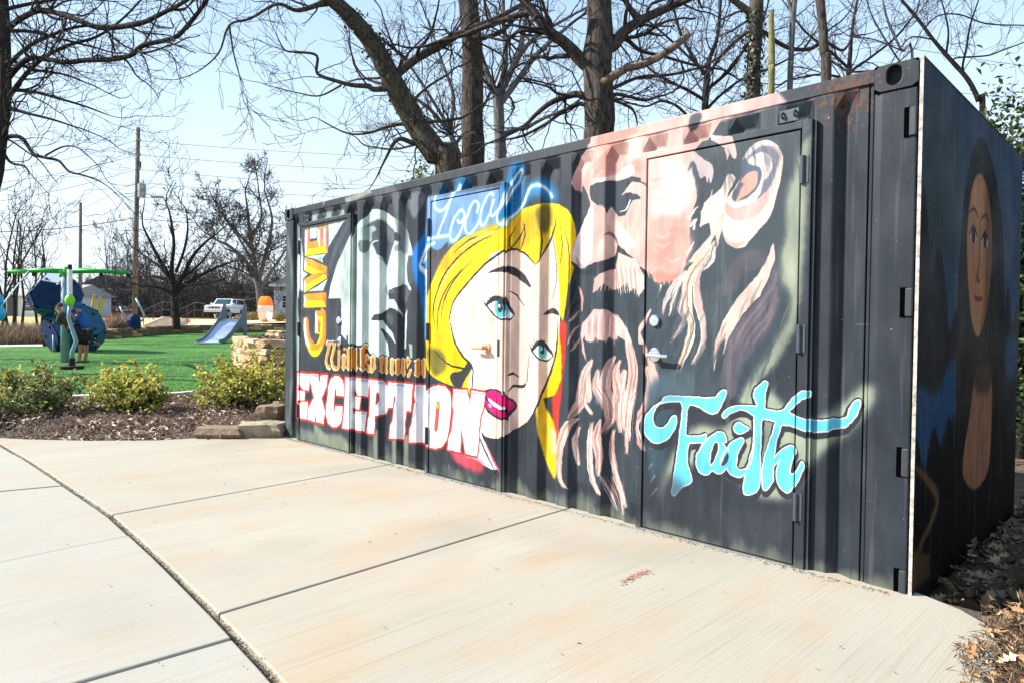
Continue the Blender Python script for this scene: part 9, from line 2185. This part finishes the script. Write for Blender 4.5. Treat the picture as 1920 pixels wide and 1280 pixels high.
def child():
    D=20.15; A=lambda x,y,d=0: at(x,y,D+d); base=A(140,625)
    t=thing('person','brown haired child in a dark olive jacket held slanting in the arms of the adult','person',base)
    J=dict(ch=A(116,594),nk=A(112,585),hd=A(110,577),ht=A(109,571),sp=A(124,604),pel=A(135,613),sl=A(112,595,-.12),el=A(108,604,-.14),wl=A(116,610,-.14),hl_=A(119,611,-.14),sr=A(118,593,.12),er=A(124,598,.2),wr=A(130,595,.2),hr_=A(133,594,.2),hl=A(138,616,-.06),kl=A(152,630,-.1),al=A(168,641,.0),tl=A(176,643,.0),hr=A(139,614,.08),kr=A(158,627,.1),ar=A(176,642,.12),tr=A(186,645,.12))
    k=list(J); ix={q:i for i,q in enumerate(k)}; pts=[J[q] for q in k]
    ed=[('ch','nk'),('nk','hd'),('hd','ht'),('ch','sp'),('sp','pel'),('ch','sl'),('sl','el'),('el','wl'),('wl','hl_'),('ch','sr'),('sr','er'),('er','wr'),('wr','hr_'),('pel','hl'),('hl','kl'),('kl','al'),('al','tl'),('pel','hr'),('hr','kr'),('kr','ar'),('ar','tr')]
    rd=dict(ch=.105,nk=.05,hd=.088,ht=.07,sp=.10,pel=.105,sl=.05,el=.04,wl=.028,hl_=.026,sr=.05,er=.04,wr=.028,hr_=.026,hl=.08,kl=.055,al=.035,tl=.03,hr=.08,kr=.055,ar=.035,tr=.03)
    E=[(ix[a],ix[b]) for a,b in ed]; R=[rd[q] for q in k]
    for h,w in (('hl_','wl'),('hr_','wr')):
        d=(J[h]-J[w]).normalized(); u=d.cross(UP).normalized()
        for o_,l in ((-.022,.045),(-.007,.055),(.008,.05),(.022,.04),(-.035,.015)):
            pts.append(J[h]+u*o_+d*l); E.append((ix[h],len(pts)-1)); R.append(.0085)
    skin_mesh('body',pts,E,R,skinm,t)
    def sub(name,names,r,m,pairs):
        i2={q:i for i,q in enumerate(names)}; return skin_mesh(name,[J[q] for q in names],[(i2[a],i2[b]) for a,b in pairs],r,m,t)
    sub('jacket',['ch','nk','sp','pel','sl','el','wl','sr','er','wr'],[.16,.09,.155,.15,.08,.065,.05,.08,.065,.05],olivet,[('ch','nk'),('ch','sp'),('sp','pel'),('ch','sl'),('sl','el'),('el','wl'),('ch','sr'),('sr','er'),('er','wr')])
    J['b0']=A(107,592,.0); J['b1']=A(105,586,.02); sub('jacket_hood',['nk','b0','b1'],[.10,.095,.06],olivet,[('nk','b0'),('b0','b1')])
    sub('trousers',['pel','hl','kl','al','hr','kr','ar'],[.135,.11,.085,.06,.11,.085,.06],blackt,[('pel','hl'),('hl','kl'),('kl','al'),('pel','hr'),('hr','kr'),('kr','ar')])
    J['c0']=A(113,578,.03); J['c1']=A(111,572,.03); J['c2']=A(108,570,0); sub('hair',['c0','c1','c2'],[.10,.115,.09],hairm,[('c0','c1'),('c1','c2')])
    J['s0']=A(165,641,.0); J['s1']=A(173,644,.12); J['s2']=A(189,646,.12)
    sub('shoe',['al','tl'],[.06,.045],sole,[('al','tl')]); sub('shoe',['s1','s2'],[.06,.045],mat('grey_shoe',hexc(90,92,98),.7),[('s1','s2')])
    fd=(-RT*.9-FW*.2-UP*.3).normalized(); c=J['hd']; q=MB(); q.tube([c+fd*.085,c+fd*.115-UP*.012,c+fd*.085-UP*.02],[.01,.014,.01],6); q.build('nose',skinm,t,smooth=True)
child()
# ------------------------------------------------------------------ hose in the shade behind the container
b=MB(); P=[Vector((6.55,.55,-.05)),Vector((6.62,.95,-.03)),Vector((6.72,1.25,.10)),Vector((6.95,1.55,.16)),Vector((7.3,1.8,.05)),Vector((7.8,2.0,-.04))]
Pp,Rr=limb_path(P,[.018]*6,6); b.tube([Vector(q) for q in Pp],.018,8); o=b.build('garden_hose',rubber,smooth=True); tag(o,'black hose looping over the shaded leaves behind the container','hose')

# chalky red scuff and small marks on the slab
def chalk(rg):
    t_=rg.uniform(0,1); a,b_=gp(1175,1),None
    x=5.22+rg.normal(0,.05)+.16*t_; y=-1.02+rg.normal(0,.035)+.12*t_
    return (x,y,.0015)
_g=lambda px,py:(lambda d:CAM+d*(-CAM.z/d.z))(FW+RT*((px-960)/F_PX)+UP*((640-py)/F_PX))
c0=_g(1172,1090); c1=_g(1210,1070)
def chalk(rg):
    t_=rg.uniform(0,1); p=c0.lerp(c1,t_); return (p.x+rg.normal(0,.012),p.y+rg.normal(0,.03),.0012)
litter('chalk_smear',rect_pts(130,47,chalk),.016,[(.42,.20,.15,2),(.36,.24,.19,1)],48,.001,.5,1.0)
# two bare trees standing left of the view; their crowns throw the broken shade on the lawn and the bed
for px,D,sc,lb in ((-330,21.5,1.0,'bare tree standing left of the view whose shade falls across the lawn'),(-150,31,1.0,'bare tree standing left of the view near the back of the lawn')):
    if px==-330: _st=proto_obj('shade_tree',lb,231,10.5,gp(px,D),bark_dark,twigm,'trees left of the view',lvl=4,minr=.014)
    else: dup(_st,gp(px,D),2.1,(1,1,1),lb)
